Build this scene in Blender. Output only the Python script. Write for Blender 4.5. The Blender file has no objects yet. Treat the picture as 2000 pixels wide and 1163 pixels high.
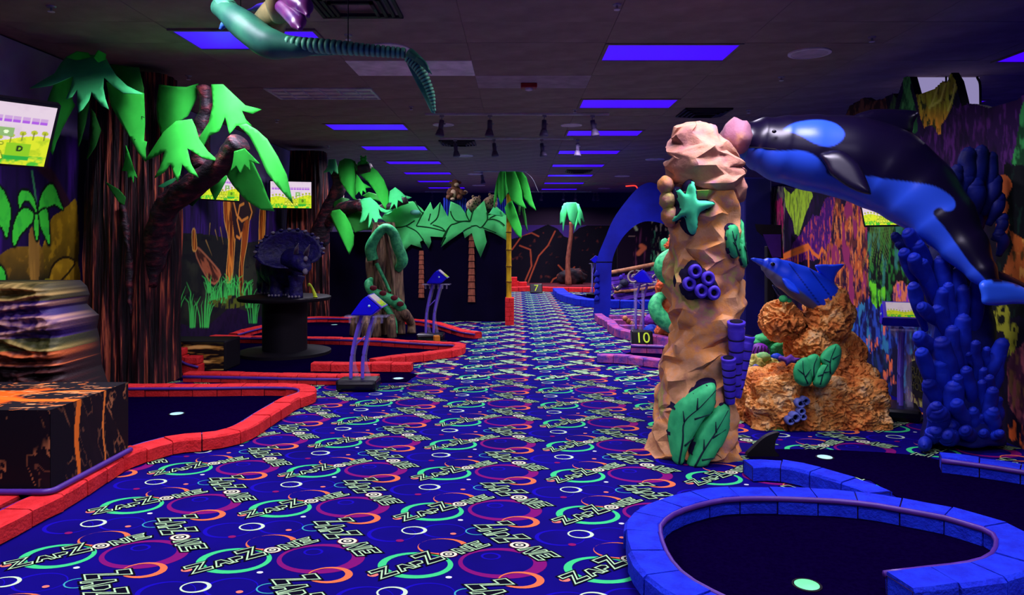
import bpy, bmesh, math, random
import numpy as np
from mathutils import Vector, Matrix, noise as mnoise
from mathutils.geometry import delaunay_2d_cdt
random.seed(7); np.random.seed(7)
R = math.radians
scene = bpy.context.scene
COL = scene.collection

# ------------------------------------------------------------------ camera
FPX, VX, VY, CH, CEIL = 1400.0, 1010.0, 473.0, 1.40, 3.15
cam_d = bpy.data.cameras.new('camera'); cam = bpy.data.objects.new('camera', cam_d); COL.objects.link(cam)
cam.location = (0, 0, CH); cam.rotation_euler = (R(90), 0, 0)
cam_d.sensor_width = 36; cam_d.lens = FPX/2000*36
cam_d.shift_x = -(VX-1000)/2000; cam_d.shift_y = -(581.5-VY)/2000
cam_d.clip_start = .05; cam_d.clip_end = 200
scene.camera = cam

# ------------------------------------------------------------------ world, exposure, ceiling lamps
w = bpy.data.worlds.new('world'); scene.world = w; w.use_nodes = True
w.node_tree.nodes['Background'].inputs[0].default_value = (.05, .03, .12, 1)
w.node_tree.nodes['Background'].inputs[1].default_value = .15
vs = scene.view_settings
vs.view_transform = 'Standard'; vs.look = 'None'; vs.gamma = 1; vs.use_curve_mapping = False
vs.exposure = 0.0
LAMP_W, LAMP_COL, LAMP_SPREAD = 66.0, (.86, .78, 1.0), 148
RIGHT_ROW = [(.78, 6.30+2.44*k) for k in range(-3, 8)]
LEFT_ROW = [(-2.88, 5.69+.2*(k == 0)+2.44*k) for k in (-2, -1, 0, 2, 3, 4, 5, 6, 7)]
SIDE_ROW = [(4.60, 6.36+2.44*k) for k in (-2, -1, 0, 1, 3, 5, 7)]

# ------------------------------------------------------------------ helpers
def lin(c):
    out = []
    for v in c[:3]:
        v = v/255.0
        out.append(v/12.92 if v <= .04045 else ((v+.055)/1.055)**2.4)
    return out
def W(px, py, d): return Vector(((px-VX)/FPX*d, d, CH-(py-VY)/FPX*d))       # a point seen at a pixel, at distance d
def FL(px, py, z=0.0):
    d = FPX*(CH-z)/(py-VY); return Vector(((px-VX)/FPX*d, d, z))
def tag(o, label, cat, group=None):
    o['label'] = label; o['category'] = cat
    if group: o['group'] = group
    return o
def empty(name, label, cat, loc=(0, 0, 0), rz=0, group=None):
    o = bpy.data.objects.new(name, None); COL.objects.link(o); o.empty_display_size = .1
    o.location = loc; o.rotation_euler = (0, 0, rz)
    return tag(o, label, cat, group)
def link(name, me, mat, parent=None, smooth=False):
    o = bpy.data.objects.new(name, me); COL.objects.link(o)
    if mat is not None and len(me.materials) == 0:
        me.materials.append(mat)
    if parent: o.parent = parent
    if smooth: me.shade_smooth()
    return o
def mesh(name, verts, faces, mat, parent=None, smooth=False):
    me = bpy.data.meshes.new(name); me.from_pydata([tuple(v) for v in verts], [], faces); me.update()
    return link(name, me, mat, parent, smooth)
def from_bm(name, bm, mat, parent=None, smooth=False):
    bmesh.ops.recalc_face_normals(bm, faces=bm.faces)
    me = bpy.data.meshes.new(name); bm.to_mesh(me); bm.free()
    return link(name, me, mat, parent, smooth)
def struct(o): o['kind'] = 'structure'; return o
def copy_tree(o, parent=None):
    c = o.copy(); COL.objects.link(c); c.parent = parent
    for ch in list(o.children): copy_tree(ch, c)
    return c
def autosmooth(o, ang=40):
    me = o.data; me.shade_smooth()
    if hasattr(me, 'set_sharp_from_angle'): me.set_sharp_from_angle(angle=R(ang))
    return o
# ---- shapes added to a bmesh
def bm_box(bm, lo, hi, bev=0):
    r = bmesh.ops.create_cube(bm, size=1)
    vs_ = r['verts']
    for v in vs_:
        v.co = Vector(((lo[i]+hi[i])/2+v.co[i]*(hi[i]-lo[i]) for i in range(3)))
    if bev:
        es = list({e for v in vs_ for e in v.link_edges})
        bmesh.ops.bevel(bm, geom=es, offset=bev, segments=2, affect='EDGES', profile=.5)
def box(name, lo, hi, mat, parent=None, bev=0):
    bm = bmesh.new(); bm_box(bm, lo, hi, bev); return from_bm(name, bm, mat, parent)
def catmull(pts, n=8):
    pts = [Vector(p) for p in pts]
    if len(pts) < 3: 
        return [pts[0].lerp(pts[-1], i/n) for i in range(n+1)]
    P = [pts[0]*2-pts[1]]+pts+[pts[-1]*2-pts[-2]]
    out = []
    for i in range(1, len(P)-2):
        a, b, c, d = P[i-1], P[i], P[i+1], P[i+2]
        for k in range(n):
            t = k/n
            out.append(.5*((2*b)+(c-a)*t+(2*a-5*b+4*c-d)*t*t+(3*b-a-3*c+d)*t**3))
    out.append(pts[-1]); return out
def interp(vals, n):
    vals = list(vals); m = len(vals)-1
    out = []
    for i in range(n):
        t = i/(n-1)*m; k = min(int(t), m-1); f = t-k; f = f*f*(3-2*f)
        a, b = vals[k], vals[k+1]
        if isinstance(a, (tuple, list)): out.append(tuple(x+(y-x)*f for x, y in zip(a, b)))
        else: out.append(a+(b-a)*f)
    return out
def sweep(path, radii, segs=12, up=(0, 0, 1), closed_ends=True, wob=0, freq=3, prof=None):
    """verts/faces of a tube along path; radii: list of r or (side, up)."""
    n = len(path); V = []; F = []
    up = Vector(up); 
    prev_s = None
    for i, p in enumerate(path):
        t = (path[min(i+1, n-1)]-path[max(i-1, 0)]).normalized()
        s = t.cross(up)
        if s.length < .15: s = prev_s.copy() if prev_s else t.cross(Vector((0, 1, .01)))
        s.normalize()
        if prev_s and s.dot(prev_s) < 0: s = -s
        prev_s = s
        u = s.cross(t).normalized()
        r = radii[i]; rs, ru = r if isinstance(r, (tuple, list)) else (r, r)
        for k in range(segs):
            a = 2*math.pi*k/segs
            m = 1.0
            if prof: m = prof(a, i/(n-1))
            q = p+s*(math.cos(a)*rs*m)+u*(math.sin(a)*ru*m)
            if wob: 
                q = q+Vector(mnoise.noise_vector(q*freq))*wob
            V.append(q)
    for i in range(n-1):
        for k in range(segs):
            a = i*segs+k; b = i*segs+(k+1) % segs
            F.append((a, b, b+segs, a+segs))
    if closed_ends:
        F.append(tuple(range(segs-1, -1, -1))); F.append(tuple((n-1)*segs+k for k in range(segs)))
    return V, F
def tube(name, pts, radii, mat, parent=None, segs=12, n=8, up=(0, 0, 1), smooth=True, wob=0, freq=3, prof=None):
    path = catmull(pts, n) if n > 1 else [Vector(p) for p in pts]
    if not isinstance(radii, (list,)): radii = [radii]
    if len(radii) == 1: radii = radii*2
    V, F = sweep(path, interp(radii, len(path)), segs, up, True, wob, freq, prof)
    return mesh(name, V, F, mat, parent, smooth)
def lathe(name, prof, mat, parent=None, segs=24, loc=(0, 0, 0), smooth=True):
    V = []; F = []; n = len(prof); L = Vector(loc)
    for r, z in prof:
        for k in range(segs):
            a = 2*math.pi*k/segs; V.append(L+Vector((r*math.cos(a), r*math.sin(a), z)))
    for i in range(n-1):
        for k in range(segs):
            a = i*segs+k; b = i*segs+(k+1) % segs; F.append((a, b, b+segs, a+segs))
    F.append(tuple(range(segs-1, -1, -1))); F.append(tuple((n-1)*segs+k for k in range(segs)))
    o = mesh(name, V, F, mat, parent); 
    return autosmooth(o, 35) if smooth else o
def blob(name, loc, rad, mat, parent=None, sub=3, amp=.0, freq=3, rot=None, smooth=True, seed=0, ridged=False, clampz=None):
    bm = bmesh.new(); bmesh.ops.create_icosphere(bm, subdivisions=sub, radius=1)
    M = rot.to_matrix() if rot else Matrix.Identity(3)
    for v in bm.verts:
        n = v.co.normalized()
        k = 0
        if amp:
            k = mnoise.noise(n*freq+Vector((seed, seed*.7, 0)))
            if ridged: k = 1-2*abs(k)
            k += .5*mnoise.noise(n*freq*2.3+Vector((seed*1.3, 5, 0)))
        q = Vector((v.co.x*rad[0], v.co.y*rad[1], v.co.z*rad[2]))*(1+amp*k)
        v.co = M @ q+Vector(loc)
        if clampz is not None and v.co.z < clampz: v.co.z = clampz
    return from_bm(name, bm, mat, parent, smooth)
def poly_prism(name, pts, axis_fn, thick, mat, parent=None):
    """flat outline pts (2d) extruded: axis_fn(u, v, w) -> world, w in 0..thick."""
    n = len(pts)
    V = [axis_fn(u, v, 0) for u, v in pts]+[axis_fn(u, v, thick) for u, v in pts]
    F = [tuple(range(n)), tuple(range(2*n-1, n-1, -1))]
    for i in range(n): F.append((i, (i+1) % n, (i+1) % n+n, i+n))
    bm = bmesh.new(); bv = [bm.verts.new(v) for v in V]
    for f in F:
        try: bm.faces.new([bv[i] for i in f])
        except ValueError: pass
    return from_bm(name, bm, mat, parent)
def smooth_outline(pts, n=4):
    P = [Vector((p[0], p[1], 0)) for p in pts]; m = len(P); out = []
    for i in range(m):
        a, b, c, d = P[i-1], P[i], P[(i+1) % m], P[(i+2) % m]
        for k in range(n):
            t = k/n; q = .5*((2*b)+(c-a)*t+(2*a-5*b+4*c-d)*t*t+(3*b-a-3*c+d)*t**3); out.append((q.x, q.y))
    return out
# ---- painted surfaces: fine grids that carry a colour per vertex (flat paint on a wall or a screen)
def fbm(x, y, oct=4, seed=0):
    """value noise on numpy arrays"""
    def h(i, j): 
        v = np.sin(i*127.1+j*311.7+seed*74.7)*43758.5453; return v-np.floor(v)
    tot = np.zeros_like(x, dtype=float); amp = .5; f = 1.0
    for o in range(oct):
        X, Y = x*f, y*f; i, j = np.floor(X), np.floor(Y); u, v = X-i, Y-j
        u = u*u*(3-2*u); v = v*v*(3-2*v)
        tot += amp*((h(i, j)*(1-u)+h(i+1, j)*u)*(1-v)+(h(i, j+1)*(1-u)+h(i+1, j+1)*u)*v)
        amp *= .5; f *= 2.03
    return tot/(1-.5**oct)
class Canvas:
    def __init__(s, u0, u1, v0, v1, res, base=(0, 0, 0)):
        s.nu = int(round((u1-u0)/res))+1; s.nv = int(round((v1-v0)/res))+1
        s.u, s.v = np.meshgrid(np.linspace(u0, u1, s.nu), np.linspace(v0, v1, s.nv))
        s.c = np.zeros((s.nv, s.nu, 3)); s.c[:] = lin(base)
    def mix(s, mask, col):
        m = np.clip(mask, 0, 1)[..., None]; s.c = s.c*(1-m)+np.array(lin(col))*m
    def inside(s, pts):
        m = np.zeros(s.u.shape, bool); n = len(pts)
        for i in range(n):
            (x1, y1), (x2, y2) = pts[i], pts[(i+1) % n]
            if y1 == y2: continue
            c = ((y1 > s.v) != (y2 > s.v)) & (s.u < (x2-x1)*(s.v-y1)/(y2-y1)+x1)
            m ^= c
        return m
    def poly(s, pts, col, a=1.0): s.mix(s.inside(pts)*a, col)
    def seg(s, pts, wd, col, a=1.0, taper=False):
        best = np.zeros(s.u.shape)
        n = len(pts)-1
        for i in range(n):
            (x1, y1), (x2, y2) = pts[i], pts[i+1]; dx, dy = x2-x1, y2-y1; L = dx*dx+dy*dy+1e-9
            t = np.clip(((s.u-x1)*dx+(s.v-y1)*dy)/L, 0, 1)
            dist = np.hypot(s.u-x1-t*dx, s.v-y1-t*dy)
            ww = wd*(1-.85*(i+t)/n) if taper else wd
            best = np.maximum(best, np.clip((ww-dist)/(wd*.5)+.5, 0, 1))
        s.mix(best*a, col)
    def build(s, name, fn, mat, parent=None, keep=None):
        V = [fn(u, v) for u, v in zip(s.u.ravel(), s.v.ravel())]
        idx = np.arange(s.nu*s.nv).reshape(s.nv, s.nu)
        q = np.stack([idx[:-1, :-1], idx[:-1, 1:], idx[1:, 1:], idx[1:, :-1]], -1).reshape(-1, 4)
        if keep is not None:
            k = keep.ravel(); q = q[k[q].all(1)]
        me = bpy.data.meshes.new(name); me.from_pydata(V, [], q.tolist())
        at = me.color_attributes.new('paint', 'FLOAT_COLOR', 'POINT')
        at.data.foreach_set('color', np.concatenate([s.c.reshape(-1, 3), np.ones((s.nu*s.nv, 1))], 1).astype(np.float32).ravel())
        return link(name, me, mat, parent)
def paint_verts(o, fn, name='paint'):
    me = o.data; at = me.color_attributes.new(name, 'FLOAT_COLOR', 'POINT')
    buf = []
    for v in me.vertices: buf += list(lin(fn(v.co)))+[1]
    at.data.foreach_set('color', buf)

# ------------------------------------------------------------------ materials
def nodes(name):
    m = bpy.data.materials.new(name); m.use_nodes = True
    nt = m.node_tree; b = nt.nodes['Principled BSDF']; return m, nt, b
def ramp(nt, fac, stops):
    r = nt.nodes.new('ShaderNodeValToRGB'); e = r.color_ramp.elements
    while len(e) < len(stops): e.new(.5)
    for k, (p, c) in enumerate(stops):
        e[k].position = p; e[k].color = lin(c)+[1]
    nt.links.new(fac, r.inputs[0]); return r
def coords(nt, scale=(1, 1, 1), kind='Object'):
    tc = nt.nodes.new('ShaderNodeTexCoord'); mp = nt.nodes.new('ShaderNodeMapping'); mp.inputs['Scale'].default_value = scale
    nt.links.new(tc.outputs[kind], mp.inputs[0]); return mp.outputs[0]
def noise_tex(nt, vec, scale, detail=4, rough=.55):
    n = nt.nodes.new('ShaderNodeTexNoise'); n.inputs['Scale'].default_value = scale; n.inputs['Detail'].default_value = detail
    n.inputs['Roughness'].default_value = rough; nt.links.new(vec, n.inputs['Vector']); return n.outputs['Fac']
def bump(nt, b, fac, strength, dist=.02):
    bp = nt.nodes.new('ShaderNodeBump'); bp.inputs['Strength'].default_value = strength; bp.inputs['Distance'].default_value = dist
    nt.links.new(fac, bp.inputs['Height']); nt.links.new(bp.outputs[0], b.inputs['Normal'])
def paint(name, c, c2=None, scale=6, rough=.7, bmp=0, bscale=None, stretch=(1, 1, 1), spec=.2, lo=.35, hi=.65, metal=0):
    m, nt, b = nodes(name)
    b.inputs['Roughness'].default_value = rough; b.inputs['Specular IOR Level'].default_value = spec; b.inputs['Metallic'].default_value = metal
    v = coords(nt, stretch)
    if c2 is None: c2 = tuple(x*.86 for x in c)
    f = noise_tex(nt, v, scale)
    r = ramp(nt, f, [(lo, c2), (hi, c)]); nt.links.new(r.outputs[0], b.inputs['Base Color'])
    if bmp: bump(nt, b, noise_tex(nt, v, bscale or scale*3), bmp)
    return m
def vpaint(name, rough=.7, spec=.2, bmp=0, bscale=20, emit=0):
    m, nt, b = nodes(name); a = nt.nodes.new('ShaderNodeAttribute'); a.attribute_name = 'paint'
    b.inputs['Roughness'].default_value = rough; b.inputs['Specular IOR Level'].default_value = spec
    if emit:
        b.inputs['Base Color'].default_value = (.01, .01, .01, 1)
        nt.links.new(a.outputs['Color'], b.inputs['Emission Color']); b.inputs['Emission Strength'].default_value = emit
    else: nt.links.new(a.outputs['Color'], b.inputs['Base Color'])
    if bmp: bump(nt, b, noise_tex(nt, coords(nt), bscale), bmp)
    return m
def emitter(name, c, s):
    m, nt, b = nodes(name); b.inputs['Base Color'].default_value = (.01, .01, .01, 1)
    b.inputs['Emission Color'].default_value = lin(c)+[1]; b.inputs['Emission Strength'].default_value = s; return m
M = {}
M['black'] = paint('black_paint', (9, 6, 16), rough=.6)
M['blackgloss'] = paint('black_gloss', (7, 5, 14), rough=.3, spec=.4)
M["felt"] = paint("dark_putting_felt", (7, 1, 34), (5, 0, 27), scale=60, rough=1, spec=0)
M['white'] = paint('white_enamel', (215, 208, 225), rough=.5)
M['greymetal'] = paint('grey_metal', (150, 140, 165), rough=.35, metal=.3)
M['red'] = paint('red_brick_paint', (226, 46, 50), (204, 32, 36), scale=14, rough=.85, bmp=.5, bscale=60)
M['blue'] = paint('blue_brick_paint', (14, 44, 206), (9, 28, 178), scale=14, rough=.85, bmp=.5, bscale=60)
M['pinkbrick'] = paint('weathered_pink_brick', (200, 84, 146), (88, 60, 156), scale=9, rough=.85, bmp=.5, bscale=40)
M['rail'] = paint('violet_rubber_rail', (78, 38, 142), rough=.4, spec=.4)
M['cup'] = paint('glowing_cup_green', (120, 255, 160), rough=.5)
M['cupw'] = paint('glowing_cup_white', (190, 255, 245), rough=.5)
M['leaf'] = paint('green_felt_leaf', (54, 206, 66), (44, 184, 56), scale=4, rough=.8, bmp=.05)
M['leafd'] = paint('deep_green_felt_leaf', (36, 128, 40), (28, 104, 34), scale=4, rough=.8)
M['leafc'] = paint('cool_green_felt_leaf', (84, 244, 140), (70, 226, 124), scale=4, rough=.8)
M['leafline'] = paint('leaf_crease_green', (14, 92, 40), rough=.9)
M['clear'] = paint('violet_clear_plastic', (70, 45, 150), rough=.2, spec=.5)
# ------------------------------------------------------------------ the room
def carpet_blue():
    m, nt, b = nodes('deep_blue_carpet'); b.inputs['Roughness'].default_value = .95; b.inputs['Specular IOR Level'].default_value = .05
    v = coords(nt); r = ramp(nt, noise_tex(nt, v, 1.7, 3), [(.3, (7, 0, 88)), (.7, (12, 1, 112))]); nt.links.new(r.outputs[0], b.inputs['Base Color'])
    bump(nt, b, noise_tex(nt, v, 400, 2), .25, .003); return m
M['carpet'] = carpet_blue()
floor = struct(mesh('floor', [(-4.35, -4, 0), (8, -4, 0), (8, 25.5, 0), (-4.35, 25.5, 0)], [(0, 1, 2, 3)], M['carpet']))
M['wallpurple'] = paint('dark_violet_wall_paint', (46, 30, 92), (30, 18, 66), scale=1.2, rough=.8)
M['wallgrey'] = paint('grey_violet_wall_paint', (70, 62, 96), (52, 46, 78), scale=1.0, rough=.8)
M['ceil'] = paint('charcoal_ceiling_tile', (158, 138, 134), (136, 118, 116), scale=2.5, rough=.95, bmp=.25, bscale=120, spec=.05)
M['grid'] = paint('charcoal_ceiling_grid', (144, 124, 122), rough=.8)
struct(box('wall_left', (-4.55, -4, 0), (-4.35, 25.5, CEIL), M['wallgrey']))
struct(box('wall_right', (8, -4, 0), (8.2, 25.5, CEIL), M['wallpurple']))
struct(box('wall_front', (-4.55, -4.2, 0), (8.2, -4, CEIL), M['wallpurple']))
def back_wall():
    m, nt, b = nodes('banded_back_wall_paint'); b.inputs['Roughness'].default_value = .8
    tc = nt.nodes.new('ShaderNodeTexCoord'); sp = nt.nodes.new('ShaderNodeSeparateXYZ'); nt.links.new(tc.outputs['Object'], sp.inputs[0])
    mr = nt.nodes.new('ShaderNodeMath'); mr.operation = 'DIVIDE'; mr.inputs[1].default_value = CEIL; nt.links.new(sp.outputs[2], mr.inputs[0])
    r = ramp(nt, mr.outputs[0], [(0, (62, 24, 120)), (.63, (78, 34, 104)), (.635, (40, 8, 44)), (.83, (40, 8, 44)), (.835, (18, 8, 90))])
    r.color_ramp.interpolation = 'CONSTANT'; nt.links.new(r.outputs[0], b.inputs['Base Color']); return m
struct(box('wall_back', (-4.55, 25.5, 0), (8.2, 25.7, CEIL), back_wall()))
ceiling = struct(box('ceiling', (-4.55, -4.2, CEIL+.006), (8.2, 25.7, CEIL+.2), M['grid']))
# ceiling tiles 1.22 x 0.61 laid in the grid
GX, GY, TX, TY = .78, 6.30, 1.22, .61
taken = set()
def cell(x, y): return (round((x-GX)/TX), round((y-GY)/TY))
for x, y in RIGHT_ROW+LEFT_ROW: taken.add(cell(x, y))
taken.add(cell(-2.88, 8.13)); taken.add(cell(-1.66, 6.91)); taken.add(cell(-.44, 7.52)); taken.add(cell(-1.66, 4.47))
def bev_tile(sx, sy, dz):
    c = .003
    V = [(c, c, dz), (sx-c, c, dz), (sx-c, sy-c, dz), (c, sy-c, dz), (.001, .001, dz+.006), (sx-.001, .001, dz+.006), (sx-.001, sy-.001, dz+.006), (.001, sy-.001, dz+.006)]
    F = [(0, 3, 2, 1), (0, 1, 5, 4), (1, 2, 6, 5), (2, 3, 7, 6), (3, 0, 4, 7)]
    return V, F
V, F = bev_tile(TX, TY, 0)
tile_me = bpy.data.meshes.new('ceiling_tile'); tile_me.from_pydata(V, [], F); tile_me.materials.append(M['ceil'])
cells = []
for i in range(-5, 6):
    for j in range(-17, 32):
        x, y = GX+i*TX, GY+j*TY
        if (i, j) in taken or x < -5 or x+TX > 8.5: continue
        vis = y > 3.2 and -4.6 < x < 5.2 and abs(x+.6)/max(y, .1) < .85
        cells.append((0 if vis else 1, y if vis else abs(y), x, y))
cells.sort()
rest_v, rest_f = [], []
for n, (k, _, x, y) in enumerate(cells):
    x = max(x, -4.54) if x < -4.5 else x
    dz = random.uniform(-.0015, .0015)
    if n < 300 and k == 0:
        o = link('ceiling_tile', tile_me, None, ceiling); o.location = (x, y, CEIL+dz); o.rotation_euler = (random.uniform(-.003, .003), random.uniform(-.002, .002), 0)
    else:
        b0 = len(rest_v); rest_v += [(a+x, b+y, c+CEIL+dz) for a, b, c in V]; rest_f += [tuple(q+b0 for q in f) for f in F]
o = mesh('ceiling_tiles_beyond', rest_v, rest_f, M['ceil'], ceiling); o['kind'] = 'stuff'

# ------------------------------------------------------------------ ceiling lamps
M['uv'] = emitter('black_light_lens', (66, 0, 255), 1.0)
def lamp_fixture():
    e = empty('ceiling_light', 'x', 'ceiling light')
    bm = bmesh.new()
    for lo, hi in [((0, 0, -.012), (TX, .03, .02)), ((0, TY-.03, -.012), (TX, TY, .02)), ((0, .03, -.012), (.03, TY-.03, .02)), ((TX-.03, .03, -.012), (TX, TY-.03, .02))]: bm_box(bm, lo, hi)
    from_bm('frame', bm, M['grid'], e)
    mesh('lens', [(.03, .03, -.004), (TX-.03, .03, -.004), (TX-.03, TY-.03, -.004), (.03, TY-.03, -.004)], [(3, 2, 1, 0)], M['uv'], e)
    ld = bpy.data.lights.new('black_light_tubes', 'AREA'); ld.shape = 'RECTANGLE'; ld.size = TX-.1; ld.size_y = TY-.1
    ld.energy = LAMP_W; ld.color = LAMP_COL; ld.spread = R(LAMP_SPREAD)
    lo = bpy.data.objects.new('black_light_tubes', ld); COL.objects.link(lo); lo.parent = e; lo.location = (TX/2, TY/2, -.02)
    return e
ORD = ('first', 'second', 'third', 'fourth', 'fifth', 'sixth', 'seventh', 'eighth', 'ninth', 'tenth', 'eleventh', 'twelfth')
proto = lamp_fixture(); first = True
for row, lab, grp in ((RIGHT_ROW, 'in the rock pillar side row', 'light panels of the pillar side row'), (LEFT_ROW, 'in the jungle tree side row', 'light panels of the tree side row'), (SIDE_ROW, 'beyond the reef mural', 'light panels beyond the reef mural')):
    for n, (x, y) in enumerate(sorted(row, key=lambda p: -p[1])):
        e = proto if first else copy_tree(proto); first = False
        e.location = (x, y, CEIL); e['label'] = 'violet-blue ceiling light panel, %s from the back wall %s' % (ORD[n], lab); e['group'] = grp
# unlit grille fixture, blank white panels
e = empty('unlit_ceiling_fixture', 'pale unlit ceiling light fixture with a row of louvre cells', 'ceiling light', (-2.88, 8.13, CEIL))
bm = bmesh.new()
for lo, hi in [((0, 0, -.015), (TX, .03, .02)), ((0, TY-.03, -.015), (TX, TY, .02)), ((0, .03, -.015), (.03, TY-.03, .02)), ((TX-.03, .03, -.015), (TX, TY-.03, .02))]: bm_box(bm, lo, hi)
from_bm('frame', bm, M['white'], e)
M['louvre'] = paint('dull_lilac_louvre', (220, 196, 214), rough=.4); M['panel'] = paint('pale_lilac_panel', (250, 236, 250), rough=.7); M['paneld'] = paint('dim_grey_panel', (176, 152, 168), rough=.8)
mesh('diffuser', [(.03, .03, 0), (TX-.03, .03, 0), (TX-.03, TY-.03, 0), (.03, TY-.03, 0)], [(3, 2, 1, 0)], M['louvre'], e)
for k in range(1, 6): box('louvre_bar', (k*TX/6-.006, .03, -.012), (k*TX/6+.006, TY-.03, -.002), M['white'], e)
for k in (1, 2): box('louvre_bar', (.03, k*TY/3-.006, -.012), (TX-.03, k*TY/3+.006, -.002), M['white'], e)
tag(box('blank_ceiling_panel', (-1.66, 6.91, CEIL-.006), (-.44, 7.52, CEIL+.01), M['panel'], None, .002), 'plain pale lilac ceiling panel beside the flying pterosaur wing', 'ceiling panel')
tag(box('blank_ceiling_panel', (-.44, 7.52, CEIL-.005), (.78, 8.13, CEIL+.01), M['paneld'], None, .002), 'dim grey ceiling panel carrying the red fire alarm', 'ceiling panel')
def vent(x, y, sx, sy, label):
    e = empty('ceiling_vent', label, 'vent', (x, y, CEIL))
    for k in range(4):
        a = k*.16; bm = bmesh.new(); t = .025; z0, z1 = -.02-.012*k, .004-.012*k
        lo = (a*sx/2, a*sy/2); hi = (sx-a*sx/2, sy-a*sy/2)
        for l, h in [((lo[0], lo[1], z0), (hi[0], lo[1]+t, z1)), ((lo[0], hi[1]-t, z0), (hi[0], hi[1], z1)), ((lo[0], lo[1], z0), (lo[0]+t, hi[1], z1)), ((hi[0]-t, lo[1], z0), (hi[0], hi[1], z1))]: bm_box(bm, l, h)
        from_bm('louvre_ring', bm, M['ventm'], e)
    box('duct_back', (.02, .02, .0), (sx-.02, sy-.02, .003), M['black'], e)
M['ventm'] = paint('dark_vent_metal', (44, 38, 52), rough=.5)
vent(-1.5, 4.95, .62, .6, 'dark square ceiling vent beside the pterosaur head')
vent(2.2, 9.35, .62, .6, 'dark square ceiling vent above the rock pillar')
vent(-1.35, 12.3, .62, .6, 'dark square ceiling vent between the track light rails and left lamp row')
vent(1.2, 17.3, .62, .6, 'dark square ceiling vent far down the hall')
def disc(px, py, r, label, group=None):
    d = FPX*(CEIL-CH)/(VY-py)
    e = empty('ceiling_speaker', label, 'speaker', ((px-VX)/FPX*d, d, CEIL), group=group)
    lathe('rim', [(r*.86, -.001), (r*.86, -.016), (r, -.012), (r, 0)], M['panel'], e, 28)
    lathe('grille', [(r*.85, -.001), (r*.85, -.012), (r*.6, -.014)], M['louvre'], e, 28)
disc(1581, 103, .19, 'round white ceiling speaker between the violet panels and the reef mural')
disc(760, 95, .19, 'round white ceiling speaker half hidden above the pterosaur wing')
for px, py, lab in [(1116, 244, 'round ceiling speaker behind the end of the near track light rail'), (866, 243, 'round ceiling speaker behind the start of the near track light rail')]: disc(px, py, .16, lab)
for px, py in [(905, 304), (1279, 311), (1215, 344), (1180, 368), (935, 362), (928, 340)]:
    disc(px, py, .2, 'flat round ceiling speaker far down the hall', 'far ceiling speakers')
# fire alarm strobe and sprinklers
e = empty('fire_alarm', 'small red fire alarm strobe on the dim grey ceiling panel', 'fire alarm', (.13, 7.9, CEIL-.005))
M['alarm'] = paint('alarm_red', (150, 18, 40), rough=.4)
box('body', (-.09, -.06, -.05), (.09, .06, 0), M['alarm'], e, .01)
lathe('strobe', [(.045, -.05), (.04, -.07), (.015, -.078)], M['white'], e, 16)
def sprinkler(px, py, lab):
    d = FPX*(CEIL-CH)/(VY-py)
    e = empty('sprinkler', lab, 'sprinkler', ((px-VX)/FPX*d, d, CEIL), group='ceiling sprinkler heads')
    lathe('escutcheon', [(.035, 0), (.03, -.01), (.01, -.012)], M['greymetal'], e, 14)
    lathe('stem', [(.008, -.01), (.008, -.04)], M['greymetal'], e, 8)
    lathe('deflector', [(.024, -.04), (.024, -.044)], M['white'], e, 12)
for p in [(100, 12), (368, 148), (680, 68), (541, 234), (641, 285), (803, 208), (1703, 72), (1205, 8), (1526, 150), (1462, 215), (1123, 214)]:
    sprinkler(p[0], p[1], 'small white sprinkler head on the dark ceiling')
# track lights
M['spotm'] = paint('lilac_grey_enamel', (96, 84, 120), rough=.4)
def track(px0, px1, py, heads, lab, hl):
    d = FPX*(CEIL-CH)/(VY-py); x0, x1 = (px0-VX)/FPX*d, (px1-VX)/FPX*d
    tag(box('track_rail', (x0, d-.018, CEIL-.03), (x1, d+.018, CEIL+.001), M['white'], None, .004), lab, 'track rail')
    for n, px in enumerate(heads):
        e = empty('track_spotlight', hl if len(heads) < 2 else hl+', %s from its end nearest the jungle trees' % ORD[n], 'spotlight', ((px-VX)/FPX*d, d, CEIL-.03), random.uniform(-.5, .5), group=hl)
        box('adapter', (-.03, -.014, -.03), (.03, .014, 0), M['greymetal'], e, .004)
        tube('stem', [(0, 0, -.03), (.0, 0, -.07)], [.006], M['greymetal'], e, 8, 2)
        tl = random.uniform(-.3, .3)
        p0 = Vector((0, 0, -.07)); ax = Vector((math.sin(tl)*.5, -.15, -1)).normalized()
        tube('socket', [p0, p0+ax*.12], [.032, .034], M['spotm'], e, 14, 2, up=(0, 1, 0))
        tube('bulb', [p0+ax*.12, p0+ax*.15, p0+ax*.21, p0+ax*.225], [.03, .045, .062, .052], M['spotm'], e, 18, 3, up=(0, 1, 0))
        blob('knob', p0+ax*.05+Vector((.045, 0, 0)), (.016, .012, .012), M['greymetal'], e, 1)
track(830, 1190, 221, [863, 957, 1063, 1157], 'near white track light rail with four spotlights', 'white spotlight on the near track rail')
track(860, 1120, 269, [889, 965, 1058, 1128], 'second white track light rail behind the near one', 'white spotlight on the second track rail')
track(925, 1030, 334, [941], 'third white track light rail above the bamboo palm', 'white spotlight on the track rail above the bamboo palm')
track(955, 1155, 374, [1058, 1101, 1124, 1160, 1166], 'white track light rail at the far end of the hall', 'small spotlight on the far end track rail')
track(830, 905, 374, [844, 868], 'short white track rail behind the monkey figure', 'small spotlight behind the monkey figure')
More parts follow.
